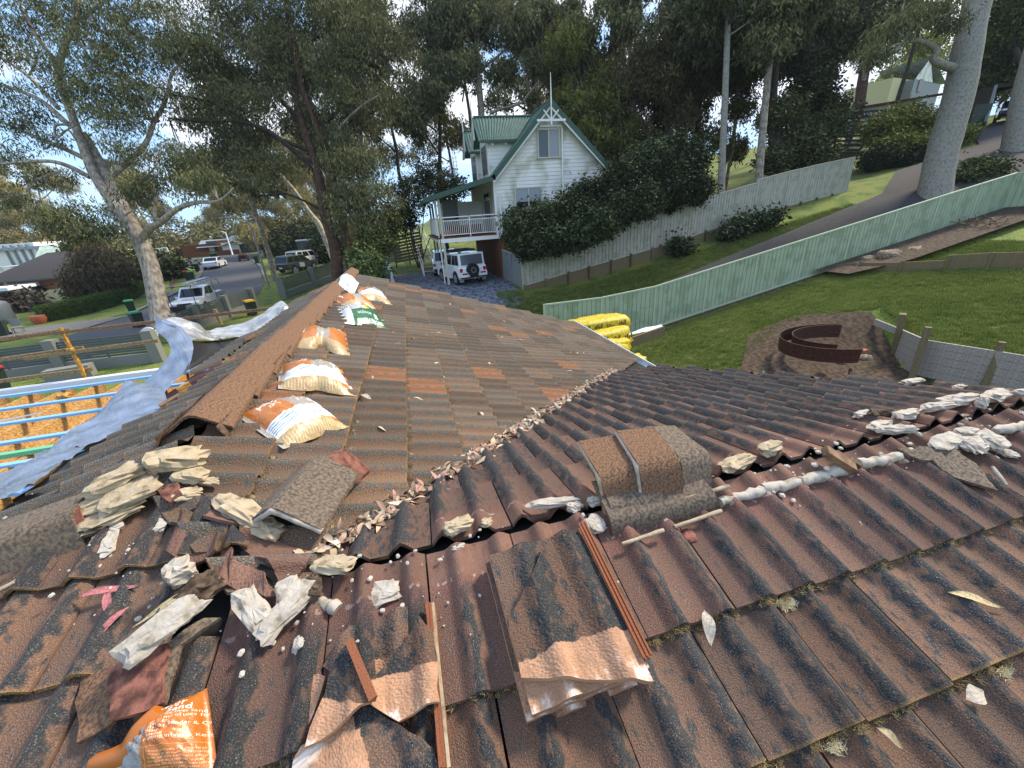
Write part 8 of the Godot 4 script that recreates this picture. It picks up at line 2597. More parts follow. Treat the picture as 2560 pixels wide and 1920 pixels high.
	cl = [[Vector3(-9.37, 18.10, -35.8), 3.0, 330], [Vector3(-6.22, 17.88, -35.0), 3.2, 380], [Vector3(-3.16, 17.17, -34.0), 3.0, 360], [Vector3(-1.00, 15.50, -32.7), 2.6, 300], [Vector3(-10.42, 15.26, -33.7), 2.2, 220], [Vector3(-8.07, 15.29, -33.7), 2.4, 280], [Vector3(-5.80, 15.02, -34.2), 2.6, 300], [Vector3(-9.62, 12.63, -31.8), 1.7, 130],
		[Vector3(-7.83, 12.56, -31.9), 1.9, 170], [Vector3(-5.82, 12.58, -33.7), 2.0, 170], [Vector3(-2.21, 12.41, -31.1), 2.1, 200], [Vector3(-8.96, 10.69, -30.8), 1.5, 110], [Vector3(-8.63, 9.72, -30.3), 1.2, 80], [Vector3(-11.71, 9.38, -30.2), 1.4, 150], [Vector3(-7.04, 9.19, -30.8), 1.3, 90], [Vector3(-9.70, 8.03, -29.2), 1.0, 50], [Vector3(-2.74, 8.91, -29.1), 1.6, 120],
		[Vector3(-2.97, 6.99, -28.3), 1.5, 120], [Vector3(-8.47, 7.72, -29.3), 0.9, 46], [Vector3(-2.95, 5.53, -27.1), 1.4, 120], [Vector3(-10.93, 12.20, -31.3), 1.4, 90], [Vector3(-3.10, 14.44, -32.7), 2.0, 190], [Vector3(-2.20, 16.80, -33.6), 2.6, 300], [Vector3(-0.05, 17.43, -34.5), 2.4, 240], [Vector3(-1.79, 14.25, -32.4), 2.4, 270], [Vector3(0.41, 14.98, -33.3), 2.0, 190],
		[Vector3(-1.96, 12.04, -31.4), 2.2, 200], [Vector3(-0.13, 12.50, -32.3), 1.9, 130], [Vector3(-1.96, 8.37, -28.7), 1.6, 150], [Vector3(-1.32, 6.55, -27.2), 1.4, 150], [Vector3(-2.98, 6.76, -27.7), 1.3, 130], [Vector3(-3.08, 10.00, -30.2), 1.5, 110], [Vector3(-1.96, 5.18, -26.7), 0.9, 70], [Vector3(1.81, 16.69, -34.9), 1.6, 110], [Vector3(-8.05, 19.63, -36.1), 3.0, 250], [Vector3(-3.32, 19.30, -34.9), 3.0, 250]]
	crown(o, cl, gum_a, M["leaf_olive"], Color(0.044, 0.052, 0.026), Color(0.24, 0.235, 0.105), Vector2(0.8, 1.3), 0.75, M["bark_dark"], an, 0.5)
	o = tree_at("gum_tree", "thin white barked stem leaning left behind the brown gum", "tree", Vector3.ZERO)
	st = mb()
	limb(st, [Vector3(-5.12, 1.22, -30.7), Vector3(-5.26, 2.81, -31.5), Vector3(-5.85, 5.23, -32.7), Vector3(-6.49, 6.35, -33.3), Vector3(-7.55, 8.35, -33.9), Vector3(-9.34, 10.38, -34.6), Vector3(-10.86, 11.58, -35.5)], 0.27, 0.08, 4, 9, 0.0)
	part("trunk", done(st), M["bark_white"], o)
	crown(o, [[Vector3(-10.84, 11.03, -35.2), 1.2, 70], [Vector3(-9.20, 11.24, -35.0), 1.1, 60]], gum_a, M["leaf_olive"], dk, lt, Vector2(0.9, 1.3), 0.7, M["bark_grey"], [Vector3(-10.86, 11.58, -35.5)])
	var behind := [
		[-14, -47, 19, 4.6, "bark_grey"], [-8, -50, 21, 4.6, "bark_dark"], [-3, -42, 20, 4.2, "bark_grey"], [1, -55, 24, 5.0, "bark_dark"], [4, -44, 22, 4.4, "bark_dark"], [9, -50, 25, 5.0, "bark_grey"], [13, -42, 19, 4.0, "bark_dark"],
		[17, -52, 24, 5.0, "bark_grey"], [20, -38, 18, 3.8, "bark_dark"], [25, -46, 22, 4.6, "bark_grey"], [28, -36, 21, 4.2, "bark_dark"], [33, -44, 23, 4.6, "bark_dark"], [38, -36, 20, 4.0, "bark_grey"], [44, -46, 23, 4.8, "bark_brown"], [50, -40, 19, 4.2, "bark_grey"],
		[-6, -66, 25, 5.6, "bark_grey"], [8, -70, 28, 6.0, "bark_dark"], [22, -66, 26, 5.6, "bark_grey"], [36, -62, 27, 5.8, "bark_dark"], [52, -60, 26, 5.6, "bark_grey"], [64, -46, 22, 5.0, "bark_dark"], [62, -34, 17, 4.2, "bark_brown"]]
	var names := ["straggly", "upright", "thin crowned", "wide crowned", "dense"]
	var spots := ["left of the cottage", "behind the verandah roof", "behind the first dormer", "behind the cottage ridge", "over the garden shed", "behind the dark shrubs", "between the two pale trunks", "above the beige fence end", "over the windowed hillside house", "at the top of the hill driveway"]
	for i in behind.size():
		var e: Array = behind[i]
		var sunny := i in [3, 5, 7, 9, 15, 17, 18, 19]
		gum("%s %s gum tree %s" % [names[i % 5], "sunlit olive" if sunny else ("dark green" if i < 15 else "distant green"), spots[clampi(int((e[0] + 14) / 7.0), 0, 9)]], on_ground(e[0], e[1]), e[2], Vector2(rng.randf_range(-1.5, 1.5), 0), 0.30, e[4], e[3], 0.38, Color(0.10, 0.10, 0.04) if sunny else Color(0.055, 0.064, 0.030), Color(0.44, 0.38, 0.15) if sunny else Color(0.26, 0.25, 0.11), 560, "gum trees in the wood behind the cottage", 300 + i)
	rng.seed = 77
	o = tree_at("gum_tree", "tall forked grey gum rising straight behind the cottage dormers", "tree", Vector3.ZERO)
	st = mb()
	limb(st, [Vector3(8.13, 10.74, -40.8), Vector3(8.60, 14.34, -42.3), Vector3(8.75, 16.51, -43.2), Vector3(9.02, 19.40, -44.4), Vector3(9.08, 22.01, -45.6), Vector3(9.53, 25.46, -47.0)], 0.34, 0.16, 4, 9, 0.0)
	limb(st, [Vector3(8.80, 16.80, -43.4), Vector3(9.16, 19.89, -44.1), Vector3(9.66, 22.46, -44.5), Vector3(10.29, 24.82, -45.4)], 0.16, 0.09, 4, 8, 0.0)
	limb(st, [Vector3(8.62, 16.23, -43.1), Vector3(7.13, 17.70, -43.0), Vector3(5.30, 18.82, -42.8), Vector3(3.56, 20.45, -43.9)], 0.11, 0.04, 4, 7, 0.0)
	limb(st, [Vector3(9.02, 17.65, -43.7), Vector3(11.34, 19.09, -43.8), Vector3(13.42, 20.54, -43.9), Vector3(15.19, 21.87, -44.1)], 0.12, 0.05, 4, 7, 0.0)
	limb(st, [Vector3(8.60, 13.25, -38.5), Vector3(9.34, 13.46, -38.4), Vector3(11.23, 13.86, -38.2), Vector3(12.06, 14.60, -38.3), Vector3(13.06, 15.47, -38.5)], 0.14, 0.05, 4, 7, 0.0)
	part("trunk", done(st), M["bark_grey"], o)
	crown(o, [[Vector3(5.53, 20.18, -43.3), 2.2, 130], [Vector3(7.24, 21.70, -43.6), 2.4, 150], [Vector3(10.52, 21.47, -45.0), 2.4, 150], [Vector3(10.52, 23.21, -45.8), 2.4, 150], [Vector3(13.42, 20.54, -43.9), 2.2, 140], [Vector3(7.69, 18.36, -43.2), 1.8, 90], [Vector3(3.63, 20.86, -44.1), 1.6, 90], [Vector3(11.06, 17.51, -43.2), 1.6, 90], [Vector3(5.30, 17.17, -42.1), 2.0, 120], [Vector3(3.83, 15.35, -41.6), 2.0, 120]], gum_b, M["leaf_olive"], dk, lt, Vector2(0.9, 1.4), 0.7, M["bark_grey"], [Vector3(7.13, 17.70, -43.0), Vector3(8.80, 16.80, -43.4), Vector3(11.34, 19.09, -43.8), Vector3(13.42, 20.54, -43.9)])
	o = tree_at("gum_tree", "bright olive crowned tree against the sky right of the gable", "tree", Vector3.ZERO)
	st = mb()
	limb(st, [Vector3(18.72, 11.40, -47.7), Vector3(19.26, 16.69, -49.9), Vector3(19.31, 20.24, -51.4), Vector3(20.11, 23.74, -52.8)], 0.3, 0.1, 4, 8, 0.0)
	part("trunk", done(st), M["bark_pale"], o)
	crown(o, [[Vector3(17.18, 23.05, -53.1), 2.4, 150], [Vector3(20.23, 24.44, -53.0), 2.6, 170], [Vector3(21.80, 22.73, -51.9), 2.4, 160], [Vector3(18.73, 21.17, -51.9), 2.4, 150], [Vector3(21.96, 20.41, -50.9), 2.2, 140], [Vector3(19.81, 18.79, -50.6), 2.0, 110]], gum_b, M["leaf_olive"], Color(0.07, 0.075, 0.025), Color(0.26, 0.24, 0.09), Vector2(1.0, 1.6), 0.7, M["bark_pale"], [Vector3(19.31, 20.24, -51.4)])
	var scrub := [[1560, 560, 33, 3.2, "yellow green bamboo like tree right of the cottage gable"], [1640, 480, 34, 2.6, "tall feathery yellow green tree above the garden shed"], [1700, 760, 31, 2.6, "low yellow green scrub behind the garden shed"], [1850, 640, 30, 2.6, "olive brown scrub left of the first pale trunk"]]
	var sp := [Vector3(16.48, 14.16, -37.1), Vector3(18.31, 15.44, -38.4), Vector3(16.88, 11.01, -33.4), Vector3(18.47, 12.12, -32.4), Vector3(23.97, 12.51, -32.4), Vector3(28.19, 13.03, -32.8), Vector3(24.06, 15.13, -34.7)]
	var sl := ["yellow green bamboo like tree right of the cottage gable", "tall feathery yellow green tree above the garden shed", "low yellow green scrub behind the garden shed", "olive brown scrub left of the first pale trunk", "orange tinged scrub behind the first pale trunk", "pale green feathery tree between the two pale trunks", "dark olive tree top left of the first pale trunk"]
	for i in sp.size():
		o = tree_at("scrub_tree", sl[i], "tree", Vector3.ZERO, "scrub trees between cottage and pale trunks")
		st = mb()
		var c: Vector3 = sp[i]
		var g := on_ground(c.x, c.z, -0.3)
		limb(st, [g, g.lerp(c, 0.5) + Vector3(0.3, 0, 0), c], 0.16, 0.05, 3, 7)
		limb(st, [g, g.lerp(c, 0.6) + Vector3(-0.8, 0, 0.3), c + Vector3(-1.2, 1.2, 0)], 0.12, 0.04, 3, 7)
		part("trunk", done(st), M["bark_grey"], o)
		var cs := []
		for k in 9:
			cs.append([c + Vector3(rng.randf_range(-2.4, 2.4), rng.randf_range(-4.2, 3.2), rng.randf_range(-1.6, 1.6)), rng.randf_range(1.2, 1.9), 70])
		var bright := i in [0, 1, 2, 5]
		crown(o, cs, gum_b, M["leaf_olive"], Color(0.06, 0.07, 0.018) if bright else Color(0.045, 0.045, 0.02), Color(0.24, 0.235, 0.055) if bright else Color(0.16, 0.13, 0.055), Vector2(0.8, 1.3), 0.9, M["bark_grey"], [c])
	var tall := [
		["straight pale spotted trunk, left of the two behind the beige fence", [Vector3(19.03, 4.20, -22.1), Vector3(19.56, 6.87, -23.2), Vector3(20.19, 9.74, -24.3), Vector3(21.02, 13.55, -25.8), Vector3(21.38, 15.46, -26.5), Vector3(21.82, 17.56, -27.3)], 0.21, 0.15, "bark_spotted"],
		["grey bent trunk, right of the two behind the beige fence", [Vector3(22.08, 4.31, -22.6), Vector3(22.96, 7.78, -23.9), Vector3(23.67, 10.35, -24.9), Vector3(24.28, 12.53, -25.7), Vector3(24.96, 14.70, -26.5), Vector3(25.63, 17.68, -27.6)], 0.24, 0.16, "bark_grey"],
		["dark trunk close behind the grey bent one", [Vector3(25.35, 6.87, -25.2), Vector3(26.19, 11.17, -26.9), Vector3(26.94, 14.39, -28.1), Vector3(27.69, 17.06, -29.1), Vector3(28.08, 18.67, -29.8)], 0.26, 0.18, "bark_dark"],
		["twin brown trunks above the hillside windows", [Vector3(48.96, 11.32, -38.5), Vector3(50.88, 17.29, -40.7), Vector3(52.67, 21.40, -42.1), Vector3(54.04, 25.20, -43.5)], 0.55, 0.3, "bark_brown"],
	]
	for t in tall:
		o = tree_at("gum_tree", t[0], "tree", Vector3.ZERO)
		st = mb()
		limb(st, t[1], t[2], t[3], 4, 10, 0.0)
		var top: Vector3 = t[1][t[1].size() - 1]
		var mid: Vector3 = t[1][t[1].size() - 3]
		var bl := []
		for k in 4:
			var a: Vector3 = mid.lerp(top, 0.2 + 0.25 * k)
			var e := a + Vector3(rng.randf_range(-2.6, 2.6), rng.randf_range(0.4, 1.6), rng.randf_range(-1.5, 1.5))
			limb(st, [a, a.lerp(e, 0.5) + Vector3(0, -0.1, 0), e], t[3] * 0.4, 0.03, 3, 6)
			bl.append(e)
		part("trunk", done(st), M[t[4]], o)
		var cs := []
		for e in bl:
			cs.append([e, 1.6, 90])
		for k in 5:
			cs.append([top + Vector3(rng.randf_range(-3, 3), rng.randf_range(-2.6, 1.0), rng.randf_range(-2, 2)), 1.9, 110])
		crown(o, cs, gum_b, M["leaf_olive"], dk, lt, Vector2(0.8, 1.3), 0.75, M["bark_dark"], bl)
	o = tree_at("gum_tree", "dark leafy gum branch mass hanging across the top right", "tree", Vector3.ZERO)
	st = mb()
	limb(st, [Vector3(30.60, 7.95, -26.7), Vector3(30.91, 12.61, -28.7), Vector3(31.02, 16.11, -30.2), Vector3(31.34, 19.37, -31.5)], 0.24, 0.14, 4, 8, 0.0)
	limb(st, [Vector3(30.95, 12.84, -28.8), Vector3(31.41, 14.50, -28.3), Vector3(33.50, 15.59, -28.3), Vector3(34.48, 15.83, -27.0)], 0.10, 0.04, 4, 7, 0.0)
	part("trunk", done(st), M["bark_dark"], o)
	crown(o, [[Vector3(22.11, 17.34, -30.5), 2.4, 170], [Vector3(21.01, 16.35, -31.5), 2.4, 160], [Vector3(25.48, 16.89, -29.6), 2.4, 170], [Vector3(29.40, 16.67, -29.7), 2.4, 180], [Vector3(31.84, 15.12, -29.6), 2.0, 150], [Vector3(32.23, 16.47, -29.0), 2.2, 170], [Vector3(34.46, 15.64, -28.1), 2.0, 140], [Vector3(34.46, 17.00, -28.7), 2.0, 140], [Vector3(29.00, 14.33, -28.8), 1.8, 120], [Vector3(27.17, 15.21, -30.7), 1.8, 110], [Vector3(35.67, 16.07, -26.9), 1.4, 80]], gum_b, M["leaf_olive"], Color(0.04, 0.048, 0.024), Color(0.20, 0.195, 0.09), Vector2(0.8, 1.3), 0.7, M["bark_dark"], [Vector3(31.41, 14.50, -28.3), Vector3(33.50, 15.59, -28.3), Vector3(30.95, 12.84, -28.8)])
	o = tree_at("broadleaf_tree", "dense dark broadleaf tree drooping over the end of the beige fence", "tree", Vector3.ZERO)
	st = mb()
	limb(st, [on_ground(27.5, -25.6, -0.3), Vector3(29.11, 10.14, -26.9), Vector3(30.04, 13.46, -28.1)], 0.2, 0.08, 4, 8, 0.0)
	limb(st, [Vector3(27.79, 9.41, -26.2), Vector3(28.71, 10.51, -26.2), Vector3(28.55, 11.45, -26.5)], 0.05, 0.02, 4, 6, 0.0)
	part("trunk", done(st), M["bark_dark"], o)
	crown(o, [[Vector3(26.59, 10.06, -26.3), 1.5, 190], [Vector3(29.73, 11.68, -27.4), 1.7, 220], [Vector3(30.99, 13.24, -28.4), 1.5, 170], [Vector3(27.66, 8.24, -25.3), 1.6, 220], [Vector3(30.40, 9.37, -26.3), 1.5, 200], [Vector3(26.22, 7.90, -25.4), 1.2, 140], [Vector3(31.78, 10.77, -27.1), 1.1, 110], [Vector3(29.75, 14.48, -29.2), 1.3, 120], [Vector3(25.07, 7.25, -24.9), 0.9, 80], [Vector3(28.20, 7.30, -24.5), 1.0, 110]], shrub_m, M["leaf_shrub"], Color(0.026, 0.036, 0.014), Color(0.13, 0.14, 0.055), Vector2(0.7, 1.1), 0.85, M["bark_dark"], [Vector3(29.11, 10.14, -26.9)])
	o = tree_at("gum_tree", "great smooth pale gum trunk leaning right before the hillside", "tree", Vector3.ZERO)
	st = mb()
	limb(st, [Vector3(29.05, 3.63, -17.3), Vector3(29.43, 4.76, -17.8), Vector3(30.19, 6.75, -18.5), Vector3(31.50, 9.68, -19.4), Vector3(32.47, 12.10, -20.3), Vector3(33.42, 14.34, -21.1), Vector3(33.96, 15.81, -21.6)], 0.78, 0.58, 4, 16, 0.0)
	limb(st, [Vector3(31.54, 11.01, -20.0), Vector3(30.23, 11.13, -19.8), Vector3(29.55, 11.40, -19.9), Vector3(29.57, 11.79, -19.9), Vector3(28.83, 12.14, -20.0), Vector3(27.69, 12.21, -20.1), Vector3(26.14, 11.49, -19.8), Vector3(25.15, 11.15, -19.6)], 0.22, 0.06, 4, 9, 0.0)
	limb(st, [Vector3(28.09, 12.23, -20.1), Vector3(27.66, 13.11, -20.7), Vector3(28.02, 14.18, -21.1)], 0.07, 0.04, 4, 7, 0.0)
	part("trunk", done(st), M["bark_spotted"], o)
	crown(o, [[Vector3(27.14, 12.72, -20.7), 1.0, 50], [Vector3(28.14, 13.33, -20.7), 1.0, 46], [Vector3(25.45, 11.53, -20.0), 0.7, 30], [Vector3(29.90, 13.71, -20.5), 0.9, 46], [Vector3(29.61, 12.90, -19.6), 0.6, 26]], gum_a, M["leaf_olive"], dk, lt, Vector2(0.9, 1.3), 0.6, M["bark_grey"], [Vector3(27.69, 12.21, -20.1), Vector3(27.91, 13.51, -20.8), Vector3(29.48, 11.79, -19.9)])
	o = tree_at("gum_tree", "pale trunk at the right frame edge before the gravel drive", "tree", Vector3.ZERO)
	st = mb()
	limb(st, [Vector3(37.77, 4.53, -19.1), Vector3(38.67, 6.69, -19.8), Vector3(39.82, 9.63, -20.9), Vector3(41.56, 13.55, -22.2), Vector3(42.53, 16.10, -23.1)], 0.72, 0.5, 4, 14, 0.0)
	part("trunk", done(st), M["bark_spotted"], o)
	o = tree_at("broadleaf_tree", "leafy green tree crown in the top right corner", "tree", Vector3.ZERO)
	st = mb()
	limb(st, [on_ground(44, -20, -0.3), Vector3(50.96, 14.80, -28.4), Vector3(50.99, 17.38, -29.6)], 0.3, 0.1, 4, 8, 0.0)
	part("trunk", done(st), M["bark_dark"], o)
	crown(o, [[Vector3(50.95, 17.90, -29.8), 2.0, 170], [Vector3(51.83, 16.68, -29.1), 2.0, 170], [Vector3(51.62, 16.24, -30.0), 1.8, 130], [Vector3(53.15, 15.33, -29.3), 1.6, 120], [Vector3(52.34, 18.84, -29.9), 2.0, 150], [Vector3(52.33, 14.99, -30.4), 1.6, 110], [Vector3(53.62, 14.08, -29.7), 1.8, 130], [Vector3(52.72, 13.81, -30.9), 1.6, 120], [Vector3(53.78, 13.03, -30.4), 1.6, 130]], shrub_m, M["leaf_olive"], Color(0.045, 0.065, 0.018), Color(0.17, 0.20, 0.055), Vector2(0.8, 1.3), 0.8, M["bark_dark"], [Vector3(50.96, 14.80, -28.4)])
	o = tree_at("broadleaf_tree", "sunlit yellow green tree behind the great pale trunk", "tree", Vector3.ZERO)
	st = mb()
	limb(st, [on_ground(62, -52, -0.3), Vector3(81.98, 18.66, -56.5), Vector3(82.88, 23.85, -58.6)], 0.35, 0.1, 4, 8, 0.0)
	part("trunk", done(st), M["bark_grey"], o)
	crown(o, [[Vector3(80.81, 20.99, -57.8), 3.6, 190], [Vector3(78.25, 19.92, -58.0), 2.8, 130], [Vector3(84.84, 22.96, -57.8), 3.4, 170], [Vector3(82.92, 25.60, -59.4), 3.2, 140], [Vector3(86.44, 26.10, -58.8), 2.6, 110]], shrub_m, M["leaf_olive"], Color(0.14, 0.16, 0.03), Color(0.42, 0.42, 0.09), Vector2(1.0, 1.8), 0.8, M["bark_grey"], [Vector3(82.67, 22.61, -58.1)])
	var sh := [
		["dark rounded shrub overhanging the fence next to the cottage corner", [[Vector3(5.70, 4.32, -20.2), 1.0, 260], [Vector3(6.93, 4.79, -20.3), 1.0, 260], [Vector3(5.91, 3.69, -19.5), 0.8, 200], [Vector3(7.16, 3.84, -19.3), 0.8, 190], [Vector3(5.66, 4.88, -20.9), 0.6, 110]], 6.6],
		["dark leafy shrub in the middle of the row over the beige fence", [[Vector3(8.43, 5.00, -20.2), 1.2, 300], [Vector3(9.47, 5.58, -20.4), 1.1, 270], [Vector3(8.30, 4.06, -19.2), 0.9, 220], [Vector3(9.41, 4.46, -19.3), 1.0, 240]], 9.2],
		["tallest dark shrub of the row, before the garden shed", [[Vector3(11.51, 6.29, -20.7), 1.3, 330], [Vector3(13.19, 7.05, -21.1), 1.3, 330], [Vector3(10.56, 4.93, -19.6), 1.0, 250], [Vector3(11.96, 5.25, -19.7), 1.1, 280]], 12.0],
		["dark shrub at the right end of the row over the beige fence", [[Vector3(14.37, 6.41, -20.8), 1.3, 320], [Vector3(15.39, 6.96, -21.0), 1.2, 300], [Vector3(15.41, 5.73, -20.1), 0.9, 210], [Vector3(13.94, 5.56, -20.1), 1.0, 240], [Vector3(15.14, 7.87, -21.7), 1.0, 220]], 15.0],
	]
	for s in sh:
		o = tree_at("garden_shrub", s[0], "shrub", Vector3.ZERO, "dark shrubs over the beige fence")
		st = mb()
		var c: Vector3 = s[1][0][0]
		limb(st, [on_ground(s[2], -21.4, -0.2), c], 0.10, 0.05, 2, 6)
		part("stem", done(st), M["bark_dark"], o)
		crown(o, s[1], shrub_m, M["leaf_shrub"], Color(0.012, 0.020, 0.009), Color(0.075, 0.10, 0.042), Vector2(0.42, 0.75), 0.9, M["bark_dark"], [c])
	var low := [
		["yellow green drooping shrub before the hillside windows", [[Vector3(36.86, 9.38, -27.0), 1.5, 210], [Vector3(38.58, 9.75, -26.8), 1.6, 240], [Vector3(39.47, 9.08, -25.7), 1.5, 220], [Vector3(36.12, 7.80, -25.4), 1.4, 200], [Vector3(37.73, 7.80, -25.0), 1.4, 200], [Vector3(41.91, 8.30, -25.4), 1.1, 130], [Vector3(43.42, 8.55, -25.7), 0.9, 90]], Color(0.075, 0.095, 0.016), Color(0.28, 0.29, 0.07)],
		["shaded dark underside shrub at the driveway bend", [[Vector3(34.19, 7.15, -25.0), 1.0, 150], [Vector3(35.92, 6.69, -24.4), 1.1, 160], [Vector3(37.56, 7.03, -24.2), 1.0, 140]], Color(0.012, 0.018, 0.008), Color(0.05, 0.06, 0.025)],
		["bushy green shrub at the foot of the edge trunk", [[Vector3(33.28, 5.69, -18.4), 0.8, 120], [Vector3(34.24, 5.62, -18.2), 0.7, 100], [Vector3(32.07, 5.36, -18.1), 0.5, 60]], Color(0.03, 0.045, 0.014), Color(0.12, 0.15, 0.05)],
		["ivy like shrub growing on the sleeper wall, middle of the fence", [[Vector3(18.31, 3.67, -19.7), 0.55, 90], [Vector3(19.52, 3.86, -19.7), 0.5, 80], [Vector3(20.42, 3.97, -19.7), 0.4, 60], [Vector3(17.60, 3.28, -19.7), 0.35, 44]], Color(0.015, 0.028, 0.010), Color(0.07, 0.095, 0.04)],
		["small weed clump at the foot of the sleeper wall", [[Vector3(14.62, 2.71, -19.7), 0.35, 60], [Vector3(14.26, 3.10, -19.7), 0.2, 20]], Color(0.02, 0.035, 0.012), Color(0.09, 0.12, 0.05)],
		["grey green bush beside the driveway under the brown gum", [[Vector3(-2.28, 2.72, -22.9), 0.7, 130], [Vector3(-2.00, 2.59, -22.8), 0.6, 100], [Vector3(-2.45, 2.83, -23.5), 0.6, 100], [Vector3(-2.18, 3.16, -23.8), 0.7, 110]], Color(0.03, 0.05, 0.014), Color(0.13, 0.17, 0.06)],
		["feathery green bush left of the outdoor stairs", [[Vector3(-1.88, 4.11, -26.8), 1.1, 150], [Vector3(-2.56, 3.42, -26.1), 0.9, 120], [Vector3(-1.03, 5.11, -28.2), 1.0, 120]], Color(0.035, 0.05, 0.012), Color(0.16, 0.19, 0.055)],
		["dark fern like bush behind the timber screen", [[Vector3(0.59, 6.83, -34.1), 1.9, 200], [Vector3(2.43, 8.26, -35.5), 1.9, 200], [Vector3(3.72, 7.21, -33.6), 1.5, 150], [Vector3(-0.17, 5.43, -33.7), 1.2, 120]], Color(0.016, 0.024, 0.010), Color(0.075, 0.085, 0.035)],
		["dark green bush right of the street behind the camper trailer", [[Vector3(-16.7, 4.20, -77.1), 3.2, 170], [Vector3(-18.3, 2.93, -74.6), 2.6, 140], [Vector3(-21.1, 3.47, -77.8), 3.0, 150], [Vector3(-10.83, 1.63, -59.0), 2.0, 130], [Vector3(-10.4, 2.90, -61.7), 2.6, 150], [Vector3(-13.8, 4.48, -74.3), 3.0, 150]], Color(0.02, 0.03, 0.012), Color(0.10, 0.11, 0.045)],
		["tawny bush right of the street behind the vehicles", [[Vector3(-21.6, 5.05, -83.0), 2.8, 150], [Vector3(-24.0, 4.37, -85.5), 2.6, 130], [Vector3(-31.2, 2.10, -95.1), 2.6, 120], [Vector3(-33.5, 2.75, -100.3), 2.6, 110]], Color(0.09, 0.075, 0.03), Color(0.30, 0.23, 0.10)],
		["bare reddish multi stemmed bush above the clipped hedge", [[Vector3(-28.81, 3.06, -45.9), 1.2, 110], [Vector3(-27.70, 3.55, -45.8), 1.2, 110], [Vector3(-27.16, 2.52, -44.7), 1.2, 100], [Vector3(-29.07, 2.18, -45.0), 1.0, 90], [Vector3(-26.49, 3.14, -45.4), 1.0, 70], [Vector3(-29.46, 1.88, -44.9), 0.6, 50], [Vector3(-28.65, 4.31, -46.9), 1.0, 70]], Color(0.07, 0.052, 0.03), Color(0.20, 0.15, 0.08)],
		["green cypress like bush behind the bare reddish one", [[Vector3(-31.65, 3.37, -55.6), 1.4, 120], [Vector3(-31.29, 2.75, -56.3), 1.4, 120], [Vector3(-30.59, 2.95, -59.6), 1.6, 130], [Vector3(-29.51, 1.69, -57.7), 1.2, 90], [Vector3(-27.88, 2.11, -57.5), 1.4, 90], [Vector3(-37.54, 4.64, -59.7), 1.4, 110], [Vector3(-37.2, 5.55, -60.0), 1.0, 70]], Color(0.035, 0.045, 0.014), Color(0.16, 0.16, 0.055)],
		["purplish round bush by the brick porch", [[Vector3(-35.17, 0.35, -46.1), 0.8, 100], [Vector3(-34.59, 0.23, -45.9), 0.6, 70], [Vector3(-35.90, 0.07, -46.2), 0.7, 60]], Color(0.04, 0.035, 0.028), Color(0.13, 0.10, 0.08)],
		["olive bush growing behind the clipped hedge", [[Vector3(-30.08, 0.79, -46.3), 0.9, 110], [Vector3(-29.35, 0.99, -46.2), 0.8, 100], [Vector3(-28.28, 1.08, -46.0), 0.8, 90]], Color(0.04, 0.055, 0.015), Color(0.17, 0.20, 0.06)],
	]
	for s in low:
		o = tree_at("bush", s[0], "bush", Vector3.ZERO)
		st = mb()
		var c: Vector3 = s[1][0][0]
		for e in s[1]:
			limb(st, [on_ground(c.x, c.z, -0.1), (on_ground(c.x, c.z, 0.3)).lerp(e[0], 0.6), e[0]], 0.05, 0.015, 2, 5)
		part("stem", done(st), M["bark_brown"], o)
		if s[0].begins_with("bare"):
			for e in s[1]:
				e[2] *= 2.2
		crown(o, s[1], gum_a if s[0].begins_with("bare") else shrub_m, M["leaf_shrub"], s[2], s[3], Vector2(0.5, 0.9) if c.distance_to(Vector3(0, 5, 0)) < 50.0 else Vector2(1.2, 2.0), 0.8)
	o = tree_at("sapling", "thin young street tree with bare stems on the left verge", "tree", Vector3.ZERO)
	st = mb()
	var sg := Vector3(-24.62, 0.46, -49.1)
	var tips := [Vector3(-32.4, 1.27, -64.9), Vector3(-31.4, 1.67, -64.8), Vector3(-31.9, 2.19, -65.1), Vector3(-30.7, 1.87, -64.7)]
	var cs2 := []
	for t in tips:
		limb(st, [sg, sg.lerp(t, 0.5) + Vector3(0.1, 0, 0), t], 0.07, 0.02, 3, 5)
		cs2.append([t, 0.9, 26])
	part("trunk", done(st), M["bark_brown"], o)
	crown(o, cs2, shrub_m, M["leaf_shrub"], Color(0.06, 0.05, 0.02), Color(0.16, 0.14, 0.06), Vector2(0.5, 0.9), 0.8)
	var far := [[-128, -118, 17, 6.0], [-112, -98, 15, 5.6], [-104, -125, 19, 6.4], [-92, -104, 15, 5.6], [-84, -128, 20, 6.6], [-76, -108, 16, 5.8], [-66, -130, 20, 6.6], [-58, -116, 17, 6.0], [-50, -132, 20, 6.6], [-42, -122, 19, 6.2], [-34, -134, 21, 6.8], [-26, -118, 19, 6.2], [-20, -100, 18, 6.0], [-14, -86, 18, 5.6], [-70, -88, 13, 4.8], [-88, -80, 13, 5.0], [-24, -78, 15, 4.8]]
